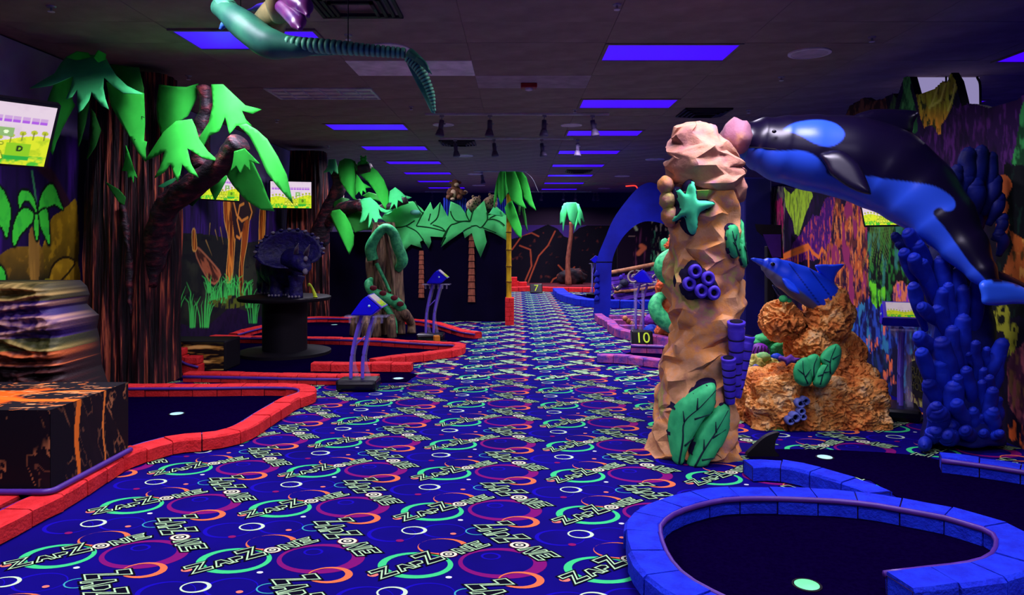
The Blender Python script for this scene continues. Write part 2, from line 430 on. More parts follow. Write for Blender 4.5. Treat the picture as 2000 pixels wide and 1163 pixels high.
# ------------------------------------------------------------------ printed carpet pattern (flat print on the floor)
def offset_poly(P, k):
    n = len(P); area = sum(P[i][0]*P[(i+1) % n][1]-P[(i+1) % n][0]*P[i][1] for i in range(n)); sg = 1 if area > 0 else -1
    out = []
    for i in range(n):
        a, b, c = (Vector((*P[j % n], 0)) for j in (i-1, i, i+1))
        d1, d2 = (b-a).normalized(), (c-b).normalized()
        n1, n2 = Vector((d1.y, -d1.x, 0))*sg, Vector((d2.y, -d2.x, 0))*sg
        m = n1+n2; L = m.length
        if L < .2: m = n1
        else: m = m/L; m = m/max(.45, m.dot(n1))
        q = b+m*k; out.append((q.x, q.y))
    return out
GLY = {'Z': [(0, 1), (1.12, 1), (.45, .32), (1.08, .32), (.95, 0), (-.18, 0), (.5, .68), (-.08, .68)],
       'A': [(-.05, 0), (.4, 1), (.75, 1), (1.05, 0), (.72, 0), (.64, .3), (.42, .3), (.3, 0)],
       'P': [(.02, 0), (.1, 1), (.8, 1), (1.05, .75), (.85, .38), (.38, .34), (.33, 0)],
       'N': [(0, 0), (.05, 1), (.35, 1), (.7, .45), (.7, 1), (1.02, 1), (.95, 0), (.65, 0), (.3, .55), (.3, 0)],
       'E': [(0, 0), (.05, 1), (1.05, 1), (.9, .72), (.38, .72), (.36, .62), (.85, .62), (.8, .38), (.36, .38), (.34, .28), (1.12, .28), (1.0, 0)]}
C_MINT, C_TEAL, C_OR, C_SAL, C_PUR, C_CREAM, C_FAINT, C_BLK = (205, 255, 190), (70, 235, 142), (255, 130, 80), (255, 140, 120), (140, 18, 120), (250, 255, 215), (24, 4, 190), (8, 4, 30)
def tile_shapes(seg):
    S = []      # (polygon verts, faces, z, colour)
    def ring(c, r, ci, ri, z, col, c2=None):
        V = [(c[0]+r*math.cos(2*math.pi*k/seg), c[1]+r*math.sin(2*math.pi*k/seg)) for k in range(seg)]
        V += [(ci[0]+ri*math.cos(2*math.pi*k/seg), ci[1]+ri*math.sin(2*math.pi*k/seg)) for k in range(seg)]
        S.append((V, [(k, (k+1) % seg, (k+1) % seg+seg, k+seg) for k in range(seg)], z, col))
    def dot(c, r, z, col):
        n = max(8, seg//3); S.append(([(c[0]+r*math.cos(2*math.pi*k/n), c[1]+r*math.sin(2*math.pi*k/n)) for k in range(n)], [tuple(range(n))], z, col))
    def poly(P, z, col): S.append((list(P), [tuple(range(len(P)))], z, col))
    ring((.004, .554), .118, (.012, .556), .106, .0004, C_FAINT); ring((.489, .271), .045, (.489, .268), .034, .0004, C_FAINT); ring((.25, .62), .11, (.255, .62), .1, .0004, C_FAINT)
    ring((.542, .189), .194, (.522, .196), .155, .0008, C_PUR)
    ring((.166, .133), .164, (.172, .141), .134, .0012, C_TEAL)
    ring((.268, .381), .119, (.252, .392), .100, .0012, C_OR)
    ring((.413, .622), .058, (.413, .622), .051, .0012, (70, 190, 200))
    ring((.623, -.015), .096, (.611, -.013), .076, .0016, C_OR); ring((.107, .612), .063, (.102, .612), .050, .0016, (225, 255, 215))
    dot((0, 0), .024, .0016, C_SAL); dot((.321, -.007), .014, .0016, (235, 245, 255)); dot((.3, .574), .015, .0016, C_SAL); dot((.057, .453), .019, .0016, (150, 20, 110))
    def text(p0, ang, cells, zb):
        ca, sa = math.cos(ang), math.sin(ang)
        T = lambda a, b: (p0[0]+a*ca-b*sa, p0[1]+a*sa+b*ca)
        for g, a0, wd, b0, h in cells:
            if g == 'O':
                c = T(a0+wd/2, b0+h/2)
                for r, col, k in ((.5, (90, 10, 60), 0), (.43, C_CREAM, 1), (.29, C_BLK, 2), (.19, C_CREAM, 3), (.08, C_BLK, 4)): dot(c, r*wd, zb+.0003*k, col)
                continue
            P = [(a0+x*wd, b0+y*h) for x, y in GLY[g]]
            halo, inn = offset_poly(P, .009), offset_poly(P, -.0075)
            poly([T(*q) for q in halo], zb, C_BLK); poly([T(*q) for q in P], zb+.0005, C_MINT)
            if seg > 16: poly([T(*q) for q in inn], zb+.001, C_BLK)
    text((.058, -.036), R(46.5), [('Z', -.01, .095, .0, .11), ('A', .095, .085, .005, .078), ('P', .178, .07, .005, .07), ('Z', .25, .095, .0, .14), ('O', .348, .09, -.005, .09), ('N', .436, .085, .0, .08), ('E', .525, .095, .0, .09)], .0022)
    text((.395, .705), R(-60), [('Z', 0, .07, .0, .19), ('A', .075, .075, -.02, .14), ('P', .15, .06, -.02, .11), ('Z', .215, .075, -.02, .17), ('O', .30, .105, .0, .105), ('N', .40, .08, .01, .12), ('E', .485, .085, .02, .12)], .0022)
    return S
def carpet_print():
    V, F, C = [], [], []
    T = .803
    for seg, jr in ((40, range(-1, 7)), (16, range(7, 29))):
        S = tile_shapes(seg)
        for j in jr:
            for i in range(-5, 6):
                X0, Y0 = -.606+i*T, 3.011+j*.615-.055*i*T
                if X0 < -4.25 or X0+.75 > 3.9: continue
                if X0 < -2.6 and Y0 < 4.0: continue
                for P, faces, z, col in S:
                    b = len(V); c = [q*.62 for q in lin(col)]+[1]
                    for u, v in P: V.append((X0+u, Y0-.055*u+.766*v, z)); C.append(c)
                    F += [tuple(q+b for q in f) for f in faces]
    me = bpy.data.meshes.new('carpet_print'); me.from_pydata(V, [], F)
    at = me.color_attributes.new('paint', 'FLOAT_COLOR', 'POINT'); at.data.foreach_set('color', np.array(C, dtype=np.float32).ravel())
    o = link('carpet_print', me, vpaint('carpet_print_dye', .95, .05), floor); o['label'] = 'neon rings, dots and ZAP ZONE lettering printed on the carpet'; o['kind'] = 'stuff'
carpet_print()
# ------------------------------------------------------------------ brick borders and putting greens
def resample(pts, step):
    path = catmull(pts, 10); L = [0]
    for a, b in zip(path, path[1:]): L.append(L[-1]+(b-a).length)
    n = max(1, round(L[-1]/step)); out = []
    k = 0
    for i in range(n*2+1):
        s = L[-1]*i/(n*2)
        while k < len(L)-2 and L[k+1] < s: k += 1
        f = (s-L[k])/max(1e-9, L[k+1]-L[k]); out.append(path[k].lerp(path[k+1], f))
    return out
def border(label, pts, mat, wd=.14, h=.088, step=.24, rails=(), z0=.0085, group='brick edgings of the mini golf holes', name='brick_border', railmat=None, core=True):
    e = empty(name, label, 'border', group=group)
    P = resample([Vector((p[0], p[1], z0)) for p in pts], step); n = len(P)
    def frame(i):
        t = (P[min(i+1, n-1)]-P[max(i-1, 0)]).normalized(); return Vector((-t.y, t.x, 0))
    if core:
        V, F = [], []
        for i in range(n):
            s = frame(i)
            for a, z in ((-1, 0), (-1, 1), (1, 1), (1, 0)): V.append(P[i]+s*a*(wd/2-.012)+Vector((0, 0, z*(h-.012))))
        for i in range(n-1):
            for k in range(3): F.append((i*4+k, i*4+k+1, i*4+k+5, i*4+k+4))
        mesh('mortar_core', V, F, M['mortar'], e)
    g = .005/step*.5
    for b in range((n-1)//2):
        i = b*2; secs = []
        for k, (j0, j1, f) in enumerate(((i, i+1, .035), (i, i+1, 1), (i+1, i+2, .965))):
            p = P[j0].lerp(P[j1], f); s = frame(j0).lerp(frame(j1), f).normalized(); secs.append((p, s))
        V, F = [], []; c = .012; dw = random.uniform(-.006, .006); dh = random.uniform(-.004, .003)
        prof = [(-wd/2-dw, .0), (-wd/2-dw, h-c), (-wd/2+c, h+dh), (wd/2-c, h+dh), (wd/2+dw, h-c), (wd/2+dw, 0)]
        for p, s in secs:
            for a, z in prof:
                V.append(p+s*(a+random.uniform(-.002, .002))+Vector((0, 0, z+(random.uniform(-.002, .002) if z > 0 else 0))))
        m = len(prof)
        for q in range(2):
            for k in range(m-1): F.append((q*m+k, q*m+m+k, q*m+m+k+1, q*m+k+1))
        F.append(tuple(range(m))); F.append(tuple(range(3*m-1, 2*m-1, -1)))
        mesh('brick', V, F, mat, e)
    for side, zr, r in rails:
        V, F = sweep([P[i]+frame(i)*side*(wd/2+.001)+Vector((0, 0, zr)) for i in range(n)], [(r, r*1.4)]*n, 8)
        mesh('bumper_rail', V, F, railmat or M['rail'], e, True)
    return e
M['mortar'] = paint('dark_joint', (40, 10, 40), rough=.9)
def green(label, pts, z=.008, name='putting_green'):
    bm = bmesh.new(); vs_ = [bm.verts.new((p[0], p[1], z)) for p in pts]; bm.faces.new(vs_)
    r = bmesh.ops.extrude_face_region(bm, geom=bm.faces[:])
    for v in r['geom']:
        if isinstance(v, bmesh.types.BMVert): v.co.z = .0035
    return tag(from_bm(name, bm, M['felt']), label, 'putting green')
def cup(px, py, label, mat='cupw', r=.055):
    p = FL(px, py, .0082); e = empty('golf_cup', label, 'golf cup', p)
    lathe('glowing_disc', [(r*.93, 0), (r*.93, .0035), (r*.5, .005), (.004, .005)], M[mat], e, 28)
    lathe('rim', [(r*1.12, 0), (r*1.12, .003), (r*.95, .004), (r*.93, 0)], M['black'], e, 28)
def fl(L, z=0): return [FL(x, y, z) for x, y in L]
CR5 = lambda L: [(1200+x/2.5, 863+y/2.5) for x, y in L]
Z = .088
# --- blue borders, ocean side
b1 = CR5([(640, 880), (480, 800), (330, 722), (225, 640), (165, 550), (140, 470), (140, 400), (215, 335), (340, 290), (500, 257), (700, 250), (900, 255), (1100, 265), (1280, 285), (1450, 315), (1620, 345), (1780, 390), (1900, 430), (1965, 480), (1975, 540), (1930, 600), (1800, 640), (1600, 665), (1390, 690)])
b1w = fl(b1, Z); border('bright blue brick ring curling around the dark green with the glowing cup', b1w, M['blue'], .16, Z, .2, [(-1, .076, .011)])
b2 = fl(CR5([(650, 108), (760, 106), (880, 122), (1000, 150), (1120, 187), (1220, 215), (1300, 250)]), Z)
border('short bright blue brick border running from the rock pillar into the blue ring', b2, M['blue'], .15, Z, .2)
b3 = fl(CR5([(1590, 72), (1700, 84), (1850, 105), (2000, 128), (2200, 160)]), Z)
border('bright blue brick border running along the foot of the blue coral', b3, M['blue'], .14, Z, .2, [(-1, .07, .011)])
green('near black putting green inside the blue brick ring', [(p.x, p.y) for p in b1w[1:-1]]+[(1.9, 2.45), (1.2, 2.2)])
green('near black putting green between the two blue borders below the orca', fl([(1455, 895), (1512, 880), (1600, 880), (1720, 886), (1800, 893), (1850, 905), (2000, 925), (2150, 950), (2300, 1010), (2000, 1046), (1900, 1022), (1780, 992), (1740, 965), (1700, 940), (1600, 918), (1500, 905)]))
cup(1576, 1144, 'bright green glowing golf cup inside the blue brick ring', 'cup', .052)
cup(1611, 894, 'pale glowing golf cup on the green beside the black fin', 'cupw', .05)
# --- red borders, jungle side
r1o = [(-90, 1112), (0, 1068), (86, 1021), (137, 995), (220, 940), (258, 917), (344, 889), (420, 881), (490, 862), (544, 826), (585, 800)]
o_ = fl(r1o)
def inset(P, k):
    out = []
    for i in range(len(P)):
        t = (P[min(i+1, len(P)-1)]-P[max(i-1, 0)]).normalized(); out.append(P[i]+Vector((-t.y, t.x, 0))*k)
    return out
r1 = inset(o_, .08)+[Vector((-1.83, 6.25, 0)), Vector((-1.95, 6.5, 0)), Vector((-2.3, 6.56, 0)), Vector((-2.8, 6.53, 0)), Vector((-3.3, 6.52, 0)), Vector((-4.2, 6.5, 0))]
border('red brick border with a hooked tip around the green beside the lava block', r1, M['red'], .155, Z, .215, [(1, .07, .010)])
rl = [Vector((-4.2, 3.61, 0)), Vector((-3.4, 3.61, 0)), Vector((-2.552, 3.61, 0))]
border('red brick border along the front of the lava block', rl, M['red'], .16, Z, .22)
green('near black putting green behind the red border and the lava block', [(p.x, p.y) for p in r1]+[(-4.3, 6.5), (-4.3, 3.2)])
cup(345, 809, 'pale glowing golf cup on the green behind the lava block')
tube_pts = [FL(-30, 978, .1), FL(60, 973, .1), FL(92, 968, .1), FL(150, 940, .1), FL(200, 913, .1), FL(258, 886, .1)]
r2 = [Vector((-1.36, 7.03, 0)), Vector((-1.9, 7.06, 0)), Vector((-2.6, 7.13, 0)), Vector((-3.32, 7.2, 0))]
border('straight red brick border ending beside the near score kiosk', r2, M['red'], .14, Z, .2, [(1, .05, .011)])
for k, (x0, x1, z0, z1) in enumerate([(-3.72, -3.36, 0, .1), (-3.70, -3.42, .1, .19), (-3.70, -3.52, .19, .27)]):
    pass
e = empty('brick_steps', 'stepped red brick corner against the big tree trunk', 'brick steps', (0, 0, 0))
for k, (x0, x1, z0, z1) in enumerate([(-3.72, -3.55, 0, .095), (-3.545, -3.36, 0, .095), (-3.72, -3.52, .1, .185), (-3.515, -3.37, .1, .175), (-3.72, -3.54, .19, .262)]):
    box('brick', (x0, 7.56, z0+.0085), (x1, 7.71, z1+.0085), M['red'], e, .008)
tube('bumper_rail', [(-3.72, 7.55, .25), (-3.6, 7.55, .19), (-3.5, 7.55, .12), (-3.36, 7.55, .08)], [.014], M['rail'], e, 8, 5)
green('near black putting green between the straight red borders and the dinosaur pedestal', [(-4.3, 7.25), (-3.3, 7.25), (-1.4, 7.1), (-1.1, 7.15), (-1.05, 7.55), (-1.2, 7.66), (-2.2, 7.68), (-4.3, 7.68)])
cup(778, 740, 'pale glowing golf cup in the gap between two red brick borders')
r3a = [Vector((-2.22, 7.77, 0)), Vector((-1.7, 7.76, 0)), Vector((-1.13, 7.74, 0))]
border('short straight red brick border in front of the dinosaur green', r3a, M['red'], .14, Z, .2, [(1, .055, .012)])
r3o = fl([(735, 720), (787, 712), (830, 708), (852, 704), (890, 699), (908, 692)])
r3 = inset(r3o, .075)+[FL(893, 685, 0), FL(852, 683, 0), FL(787, 679, 0), FL(722, 675, 0), FL(592, 672, 0), FL(470, 670, 0), FL(415, 668, 0)]
border('red brick border with a looping tip around the dinosaur green', r3, M['red'], .14, Z, .21, [(1, .06, .011)])
green('near black putting green around the dinosaur pedestal', [(p.x, p.y) for p in r3]+[(-4.3, 9.9), (-4.3, 7.7), (-2.3, 7.7)])
r4 = [Vector((-.56, 10.35, 0)), FL(903, 657, 0), FL(850, 641, 0), FL(800, 634, 0), FL(700, 631, 0), FL(592, 631, 0), FL(505, 650, 0), FL(455, 664, 0)]
border('far red brick border around the snake tree green', r4, M['red'], .14, Z, .22, [(1, .06, .011)])
r5 = [FL(905, 690, 0)+Vector((0, .9, 0)), FL(800, 668, 0), FL(700, 669, 0)]
green('near black putting green around the snake tree', [(p.x, p.y) for p in r4]+[(-3.9, 10.2), (-.9, 10.0)])
cup(653, 635, 'small pale golf cup on the snake tree green'); cup(892, 671, 'small pale golf cup beside the far score kiosk')
# --- far red brick pier, far borders
e = empty('brick_pier', 'red brick pier at the end of the black palm partition', 'brick pier', (0, 0, 0))
for k in range(6):
    for s in (0, 1):
        a = -.2+s*.075 if k % 2 else -.2+s*.09
        box('brick', (a if s else -.2, 12.0, k*.077), (-.052 if s else a+(.073 if k % 2 else .088), 12.28, k*.077+.074), M['red'], e, .004)
rf = fl([(1165, 571), (1090, 570), (1040, 569), (985, 570)])
border('far low red brick border in front of the volcano', rf, M['red'], .3, .12, .4)
e = empty('brick_steps', 'far stack of red bricks beside the bamboo trunk', 'brick steps', (0, 0, 0))
for k, (x0, x1, z0, z1) in enumerate([(-.25, .1, .0, .12), (.1, .42, 0, .12), (-.25, .05, .12, .26), (.05, .28, .12, .24), (-.25, .0, .26, .38)]): box('brick', (x0, 20.6, z0), (x1, 20.95, z1), M['red'], e, .01)
# --- far blue and pink borders by the ship
bf = [Vector((1.1, 19.2, 0)), Vector((1.15, 17.2, 0)), Vector((1.5, 15.6, 0)), Vector((2.2, 15.2, 0)), Vector((3.4, 15.1, 0))]
border('far bright blue border around the ship pool', bf, M['blue'], .3, .16, .4)
green('dark pool green below the pirate ship', [(p.x, p.y) for p in bf]+[(3.9, 16.5), (3.5, 18.5), (2.4, 18.5)])
p1 = fl([(1166, 708), (1215, 710), (1300, 720), (1360, 727)])
border('weathered pink and violet straight brick border beside the rock pillar', p1, M['pinkbrick'], .14, Z, .2)
p2 = fl([(1232, 689), (1270, 690), (1315, 692), (1360, 694)])
border('weathered pink brick border with violet rail behind the straight one', p2, M['pinkbrick'], .14, Z, .2, [(-1, .08, .014)])
p3 = fl([(1345, 680), (1310, 678), (1275, 672), (1245, 667), (1215, 660), (1200, 652), (1192, 642), (1178, 634), (1168, 626)])
border('zigzag of weathered pink and violet bricks at the foot of the coral tower', p3, M['pinkbrick'], .15, .12, .22)
for k, (px, py, w_) in enumerate([(1192, 631, .5), (1200, 640, .33), (1212, 652, .42)]):
    p = FL(px, py, 0); 
    poly = [(-.015, -.08), (w_, -.05), (w_+.1, .0), (w_*.8, .07), (-.015, .1)]
    tag(poly_prism('edge_stone', poly, lambda u, v, w2, p=p: (p.x+u, p.y+v, .008+w2), .118, M['pinkbrick']), 'pink wedge stone on the zigzag border, %s from the arch foot' % ('first', 'second', 'third')[k], 'stone')
green('near black putting green beside the coral tower', [(p.x, p.y) for p in p3]+[(1.5, 13.05), (2.9, 13.0), (2.9, 9.4)])
green('near black putting green between the weathered pink borders', [(p.x, p.y) for p in p1]+[(p.x, p.y) for p in p2[::-1]])
# ------------------------------------------------------------------ relief and sheet helpers
def fill2d(pts, cuts=2):
    """outline filled with an even triangle mesh"""
    P = [Vector((x, y)) for x, y in pts]; n = len(P)
    x0, x1 = min(p.x for p in P), max(p.x for p in P); y0, y1 = min(p.y for p in P), max(p.y for p in P)
    st = max(x1-x0, y1-y0)/(11*2**(cuts-1)); extra = []
    gx, gy = int((x1-x0)/st)+1, int((y1-y0)/st)+1
    for j in range(1, gy+1):
        for i in range(gx+1):
            q = (x0+st*(i+.5*(j % 2)), y0+st*(j-.3))
            if inpoly(q[0], q[1], pts) and edge_dist(q[0], q[1], pts) > st*.35: extra.append(Vector(q))
    ring = []
    for i in range(n):
        a, b = P[i], P[(i+1) % n]; m = max(1, int((b-a).length/(st*1.5)))
        for k in range(m): ring.append(a.lerp(b, k/m))
    r = len(ring)
    vo, eo, fo, *_ = delaunay_2d_cdt(ring+extra, [(i, (i+1) % r) for i in range(r)], [], 1, 1e-6)
    bm = bmesh.new(); bv = [bm.verts.new((v.x, v.y, 0)) for v in vo]
    for f in fo:
        try: bm.faces.new([bv[i] for i in f])
        except ValueError: pass
    return bm
def inpoly(x, y, P):
    r = False; n = len(P)
    for i in range(n):
        (x1, y1), (x2, y2) = P[i], P[(i+1) % n]
        if (y1 > y) != (y2 > y) and x < (x2-x1)*(y-y1)/(y2-y1)+x1: r = not r
    return r
def edge_dist(x, y, pts):
    b = 1e9; n = len(pts)
    for i in range(n):
        x1, y1 = pts[i]; x2, y2 = pts[(i+1) % n]; dx, dy = x2-x1, y2-y1; L = dx*dx+dy*dy
        if L < 1e-12: continue
        t = max(0, min(1, ((x-x1)*dx+(y-y1)*dy)/L)); b = min(b, math.hypot(x-x1-t*dx, y-y1-t*dy))
    return b
def relief(name, pts, surf, thick, edge, mat, parent=None, cuts=2, sink=.02, grow=0):
    """a cushion standing proud of a surface: surf(x, y, out) -> world point, out = distance off the surface"""
    if grow: pts = offset_poly(pts, grow)
    bm = fill2d(pts, cuts)
    for v in bm.verts:
        k = min(1, edge_dist(v.co.x, v.co.y, pts)/edge)
        v.co = surf(v.co.x, v.co.y, -sink if k < 1e-3 else thick*math.sqrt(k*(2-k)))
    return from_bm(name, bm, mat, parent, True)
def sheet(name, pts, d, mat, parent=None, bend=0, axis=None, thick=.008, cuts=2, fold=0, tilt=(0, 0)):
    """a cut-out sheet: outline seen at pixels pts, at distance d, bent about its own axis so that it has depth"""
    cx = sum(p[0] for p in pts)/len(pts); cy = sum(p[1] for p in pts)/len(pts); w_ = max(abs(p[0]-cx) for p in pts); h_ = max(abs(p[1]-cy) for p in pts)
    bm = fill2d(pts, cuts)
    for v in bm.verts:
        u, q = (v.co.x-cx)/w_, (v.co.y-cy)/h_
        v.co = W(v.co.x, v.co.y, d+bend*u*u+fold*abs(u)+tilt[0]*u+tilt[1]*q)
    o = from_bm(name, bm, mat, parent, True)
    m = o.modifiers.new('thickness', 'SOLIDIFY'); m.thickness = thick; m.offset = 0
    return o
def plane_surf(d):
    return lambda x, y, out: W(x, y, d-out)
def facet(p, f=4.5, a=.3, sq=(1, 1, 1.3), seed=0):
    q = Vector((p.x*f*sq[0]+seed, p.y*f*sq[1], p.z*f*sq[2]))
    dist, c = mnoise.voronoi(q)
    h = mnoise.noise_vector(c[0]*3.7+Vector((11, 3, 7)))
    return a/f*((q-c[0]).dot(h)*1.6+h.x*.5)
def crag(p, seed):
    q = p+Vector((seed, seed*.3, 0)); wv = Vector(mnoise.noise_vector(q*2.2))*.16
    a = mnoise.voronoi((q+wv)*4.2)[0]; b = mnoise.voronoi((q+wv*.5)*9.5)[0]
    return .085*(.55-a[0])+.05*(a[1]-a[0]-.3)*0+.034*(.5-b[0])+.03*(1-abs(mnoise.noise((q+wv)*5))*2.4)*.6+.006*mnoise.noise(q*26)
# ------------------------------------------------------------------ rock pillar
def rock_mat(name, stops, sc=2.2, bs=9):
    m, nt, b = nodes(name); b.inputs['Roughness'].default_value = .75; b.inputs['Specular IOR Level'].default_value = .25
    v = coords(nt); r = ramp(nt, noise_tex(nt, v, sc, 5, .6), stops); nt.links.new(r.outputs[0], b.inputs['Base Color'])
    bump(nt, b, noise_tex(nt, v, bs, 6, .6), .5, .03); return m
M['rock'] = rock_mat('painted_sandstone', [(.34, (132, 78, 72)), (.42, (196, 142, 92)), (.47, (208, 152, 108)), (.52, (216, 144, 74)), (.57, (182, 124, 112)), (.62, (170, 166, 78)), (.68, (206, 150, 100))])
M['rocktop'] = rock_mat('dusty_pink_sandstone', [(.36, (128, 78, 92)), (.46, (180, 124, 104)), (.54, (192, 140, 108)), (.62, (158, 106, 122))])
PIL = [(905, 1280, 1468), (880, 1287, 1456), (850, 1291, 1452), (800, 1297, 1450), (760, 1303, 1452), (720, 1305, 1455), (680, 1310, 1462), (640, 1326, 1464), (600, 1316, 1466), (560, 1312, 1468), (520, 1320, 1466), (490, 1318, 1462), (460, 1318, 1458), (430, 1316, 1455), (400, 1318, 1450), (380, 1322, 1448)]
PD, PYC = 4.6, 4.80
def pil_half(py):
    P = PIL
    if py >= P[0][0]: a = b = P[0]; f = 0
    elif py <= P[-1][0]: a = b = P[-1]; f = 0
    else:
        for a, b in zip(P, P[1:]):
            if b[0] <= py <= a[0]: f = (a[0]-py)/(a[0]-b[0]); break
    l, r = a[1]+(b[1]-a[1])*f, a[2]+(b[2]-a[2])*f
    return ((l+r)/2-VX)/FPX*PD, (r-l)/2/FPX*PD
def pz(py): return max(.0, CH-(py-VY)/FPX*PD)
def psurf(x, y, out):
    cx, hw = pil_half(y); X = (x-VX)/FPX*PD; u = max(-.97, min(.97, (X-cx)/hw)); dy = .26*math.sqrt(1-u*u*.9)
    return Vector((X, PYC-dy-.02-out, max(.003, CH-(y-VY)/FPX*PD)))
pillar = empty('rock_pillar', 'tall sandstone rock pillar with starfish, tube corals and green leaves', 'rock pillar', (1.17, PYC, 0))
def part_at(o, root):     # keep world coordinates under a placed root
    o.matrix_parent_inverse = root.matrix_basis.inverted(); return o
def adopt(root):
    for c in root.children: c.matrix_parent_inverse = Matrix.Translation(-Vector(root.location))
def chisel(name, rings, ring_pt, segs, amp, mat, parent, seed=0, sub=2):
    """rock with flat chipped facets: coarse rings of random bumps, split linearly and roughened a little"""
    rr = random.Random(seed); V, F = [], []; n = rings
    for i in range(n):
        for k in range(segs):
            ja = 0 if i in (0, n-1) else rr.uniform(-.42, .42); jz = 0 if i in (0, n-1) else rr.uniform(-.42, .42)
            a = 2*math.pi*(k+ja+.5*(i % 2))/segs; p, nr = ring_pt((i+jz)/(n-1), a); V.append(p+nr*rr.uniform(-amp, amp))
    for i in range(n-1):
        for k in range(segs):
            a = i*segs+k; b = i*segs+(k+1) % segs
            F += [(a, b, b+segs), (a, b+segs, a+segs)] if rr.random() < .5 else [(a, b, a+segs), (b, b+segs, a+segs)]
    bm = bmesh.new(); bv = [bm.verts.new(v) for v in V]
    for f in F: bm.faces.new([bv[q] for q in f])
    bm.faces.new(bv[:segs][::-1]); bm.faces.new(bv[-segs:])
    for _ in range(sub): bmesh.ops.subdivide_edges(bm, edges=bm.edges[:], cuts=1, use_grid_fill=True)
    bmesh.ops.smooth_vert(bm, verts=[v for v in bm.verts if v.co.z > .01], factor=.5, use_axis_x=True, use_axis_y=True, use_axis_z=True)
    bmesh.ops.recalc_face_normals(bm, faces=bm.faces[:]); bm.normal_update()
    for v in bm.verts:
        d = .010*mnoise.noise(v.co*9)+.007*mnoise.noise(v.co*24); z0 = v.co.z
        v.co = v.co+v.normal*d
        if z0 < .004: v.co.z = 0
    return autosmooth(from_bm(name, bm, mat, parent), 30)
def build_pillar():
    s = 110
    def shaft(t, a):
        py = 905-(905-372)*t; cx, hw = pil_half(py); ca, sa = math.cos(a), math.sin(a); q = (abs(ca)**3+abs(sa)**3)**(-1/3)
        return Vector((cx+hw*ca*q*.96, PYC+.265*sa*q, pz(py) if t > 0 else 0)), Vector((ca, sa, 0))
    chisel('rock_shaft', 24, shaft, 17, .046, M['rock'], pillar, 5)
    # cap boulder
    TOP = [(396, 1345, 1440), (388, 1335, 1462), (372, 1318, 1472), (350, 1312, 1478), (330, 1311, 1476), (310, 1312, 1466), (290, 1314, 1456), (270, 1317, 1446), (255, 1321, 1424), (240, 1330, 1410), (231, 1345, 1398), (228, 1360, 1385)]
    ty = [t[0] for t in TOP][::-1]
    def cap(t, a):
        py = 396+(228-396)*t; l = np.interp(py, ty, [q[1] for q in TOP][::-1]); r = np.interp(py, ty, [q[2] for q in TOP][::-1]); ca, sa = math.cos(a), math.sin(a)
        cx, hw = ((l+r)/2-VX)/FPX*PD, (r-l)/2/FPX*PD; dr = max(0, 1-t/.24)
        return Vector((cx+hw*ca*.97, PYC+min(.29, hw*1.1)*sa, CH-(py-VY)/FPX*PD-.08*ca*dr+.05*dr)), Vector((ca, sa, 0))
    o = chisel('cap_boulder', 11, cap, 15, .042, M['rocktop'], pillar, 8); o['label'] = 'dusty pink cap boulder'
    for k, (px, py, rx, rz) in enumerate([(1300, 362, 13, 15), (1303, 392, 13, 16), (1308, 422, 14, 18), (1438, 268, 17, 32)]):
        blob('rock_knob', W(px, py, 4.96 if k == 3 else 4.72), (rx/FPX*4.75*1.15*(1.5 if k == 3 else 1), .15 if k == 3 else .09, rz/FPX*4.75*1.2), M['rocktop' if k == 3 else 'rock'], pillar, 3, .13, 2.5, seed=k)
    M['dk'] = paint('airbrushed_dark_outline', (22, 12, 52), rough=.9)
    M['star'] = paint('mint_starfish', (76, 226, 160), (60, 200, 135), scale=9, rough=.6)
    M['tealleaf'] = paint('teal_green_leaf', (58, 186, 112), (40, 160, 96), scale=12, rough=.6); M['vein'] = paint('dark_leaf_vein', (14, 40, 50), rough=.9)
    M['tubec'] = paint('violet_tube_coral', (84, 62, 205), (62, 40, 175), scale=10, rough=.5, bmp=.1); M['hole'] = paint('dark_hole', (10, 4, 30), rough=.9)
    st = [(1345, 357), (1350, 358), (1354, 375), (1356, 392), (1370, 394), (1387, 398), (1384, 404), (1368, 412), (1358, 420), (1356, 440), (1353, 456), (1346, 458), (1340, 448), (1334, 424), (1322, 432), (1314, 433), (1315, 427), (1324, 416), (1328, 402), (1324, 385), (1323, 368), (1330, 370), (1337, 380), (1340, 368)]
    st = smooth_outline(st, 3)
    o = relief('starfish_outline', st, psurf, .045, 3, M['dk'], pillar, 1, .05, grow=6)
    relief('starfish', st, lambda x, y, out: psurf(x, y, out+.042), .05, 11, M['star'], pillar, 2, .02)
    def leafpart(out, veins, grow=7):
        P = smooth_outline(out, 4); relief('leaf_outline', P, psurf, .045, 3, M['dk'], pillar, 1, .05, grow=grow)
        lf = relief('leaf', P, lambda x, y, o2: psurf(x, y, o2+.042), .045, 16, M['tealleaf'], pillar, 2, .02)
        for v in veins:
            tube('vein', [psurf(x, y, .0875) for x, y in v], [.0065, .0025], M['vein'], lf, 6, 4)
    leafpart([(1313, 902), (1305, 860), (1306, 820), (1318, 788), (1345, 760), (1370, 744), (1388, 744), (1390, 765), (1385, 795), (1365, 815), (1345, 850), (1325, 905)], [[(1318, 895), (1325, 850), (1328, 815), (1355, 785), (1385, 752)], [(1328, 815), (1326, 795)], [(1350, 790), (1351, 768)], [(1345, 808), (1372, 798)], [(1328, 860), (1345, 842)]])
    leafpart([(1335, 905), (1345, 868), (1352, 835), (1370, 805), (1400, 783), (1416, 786), (1421, 805), (1415, 840), (1395, 870), (1365, 905)], [[(1345, 900), (1362, 865), (1385, 830), (1410, 792)], [(1362, 865), (1362, 845)], [(1385, 832), (1384, 812)], [(1358, 884), (1383, 880)], [(1378, 842), (1405, 828)]])
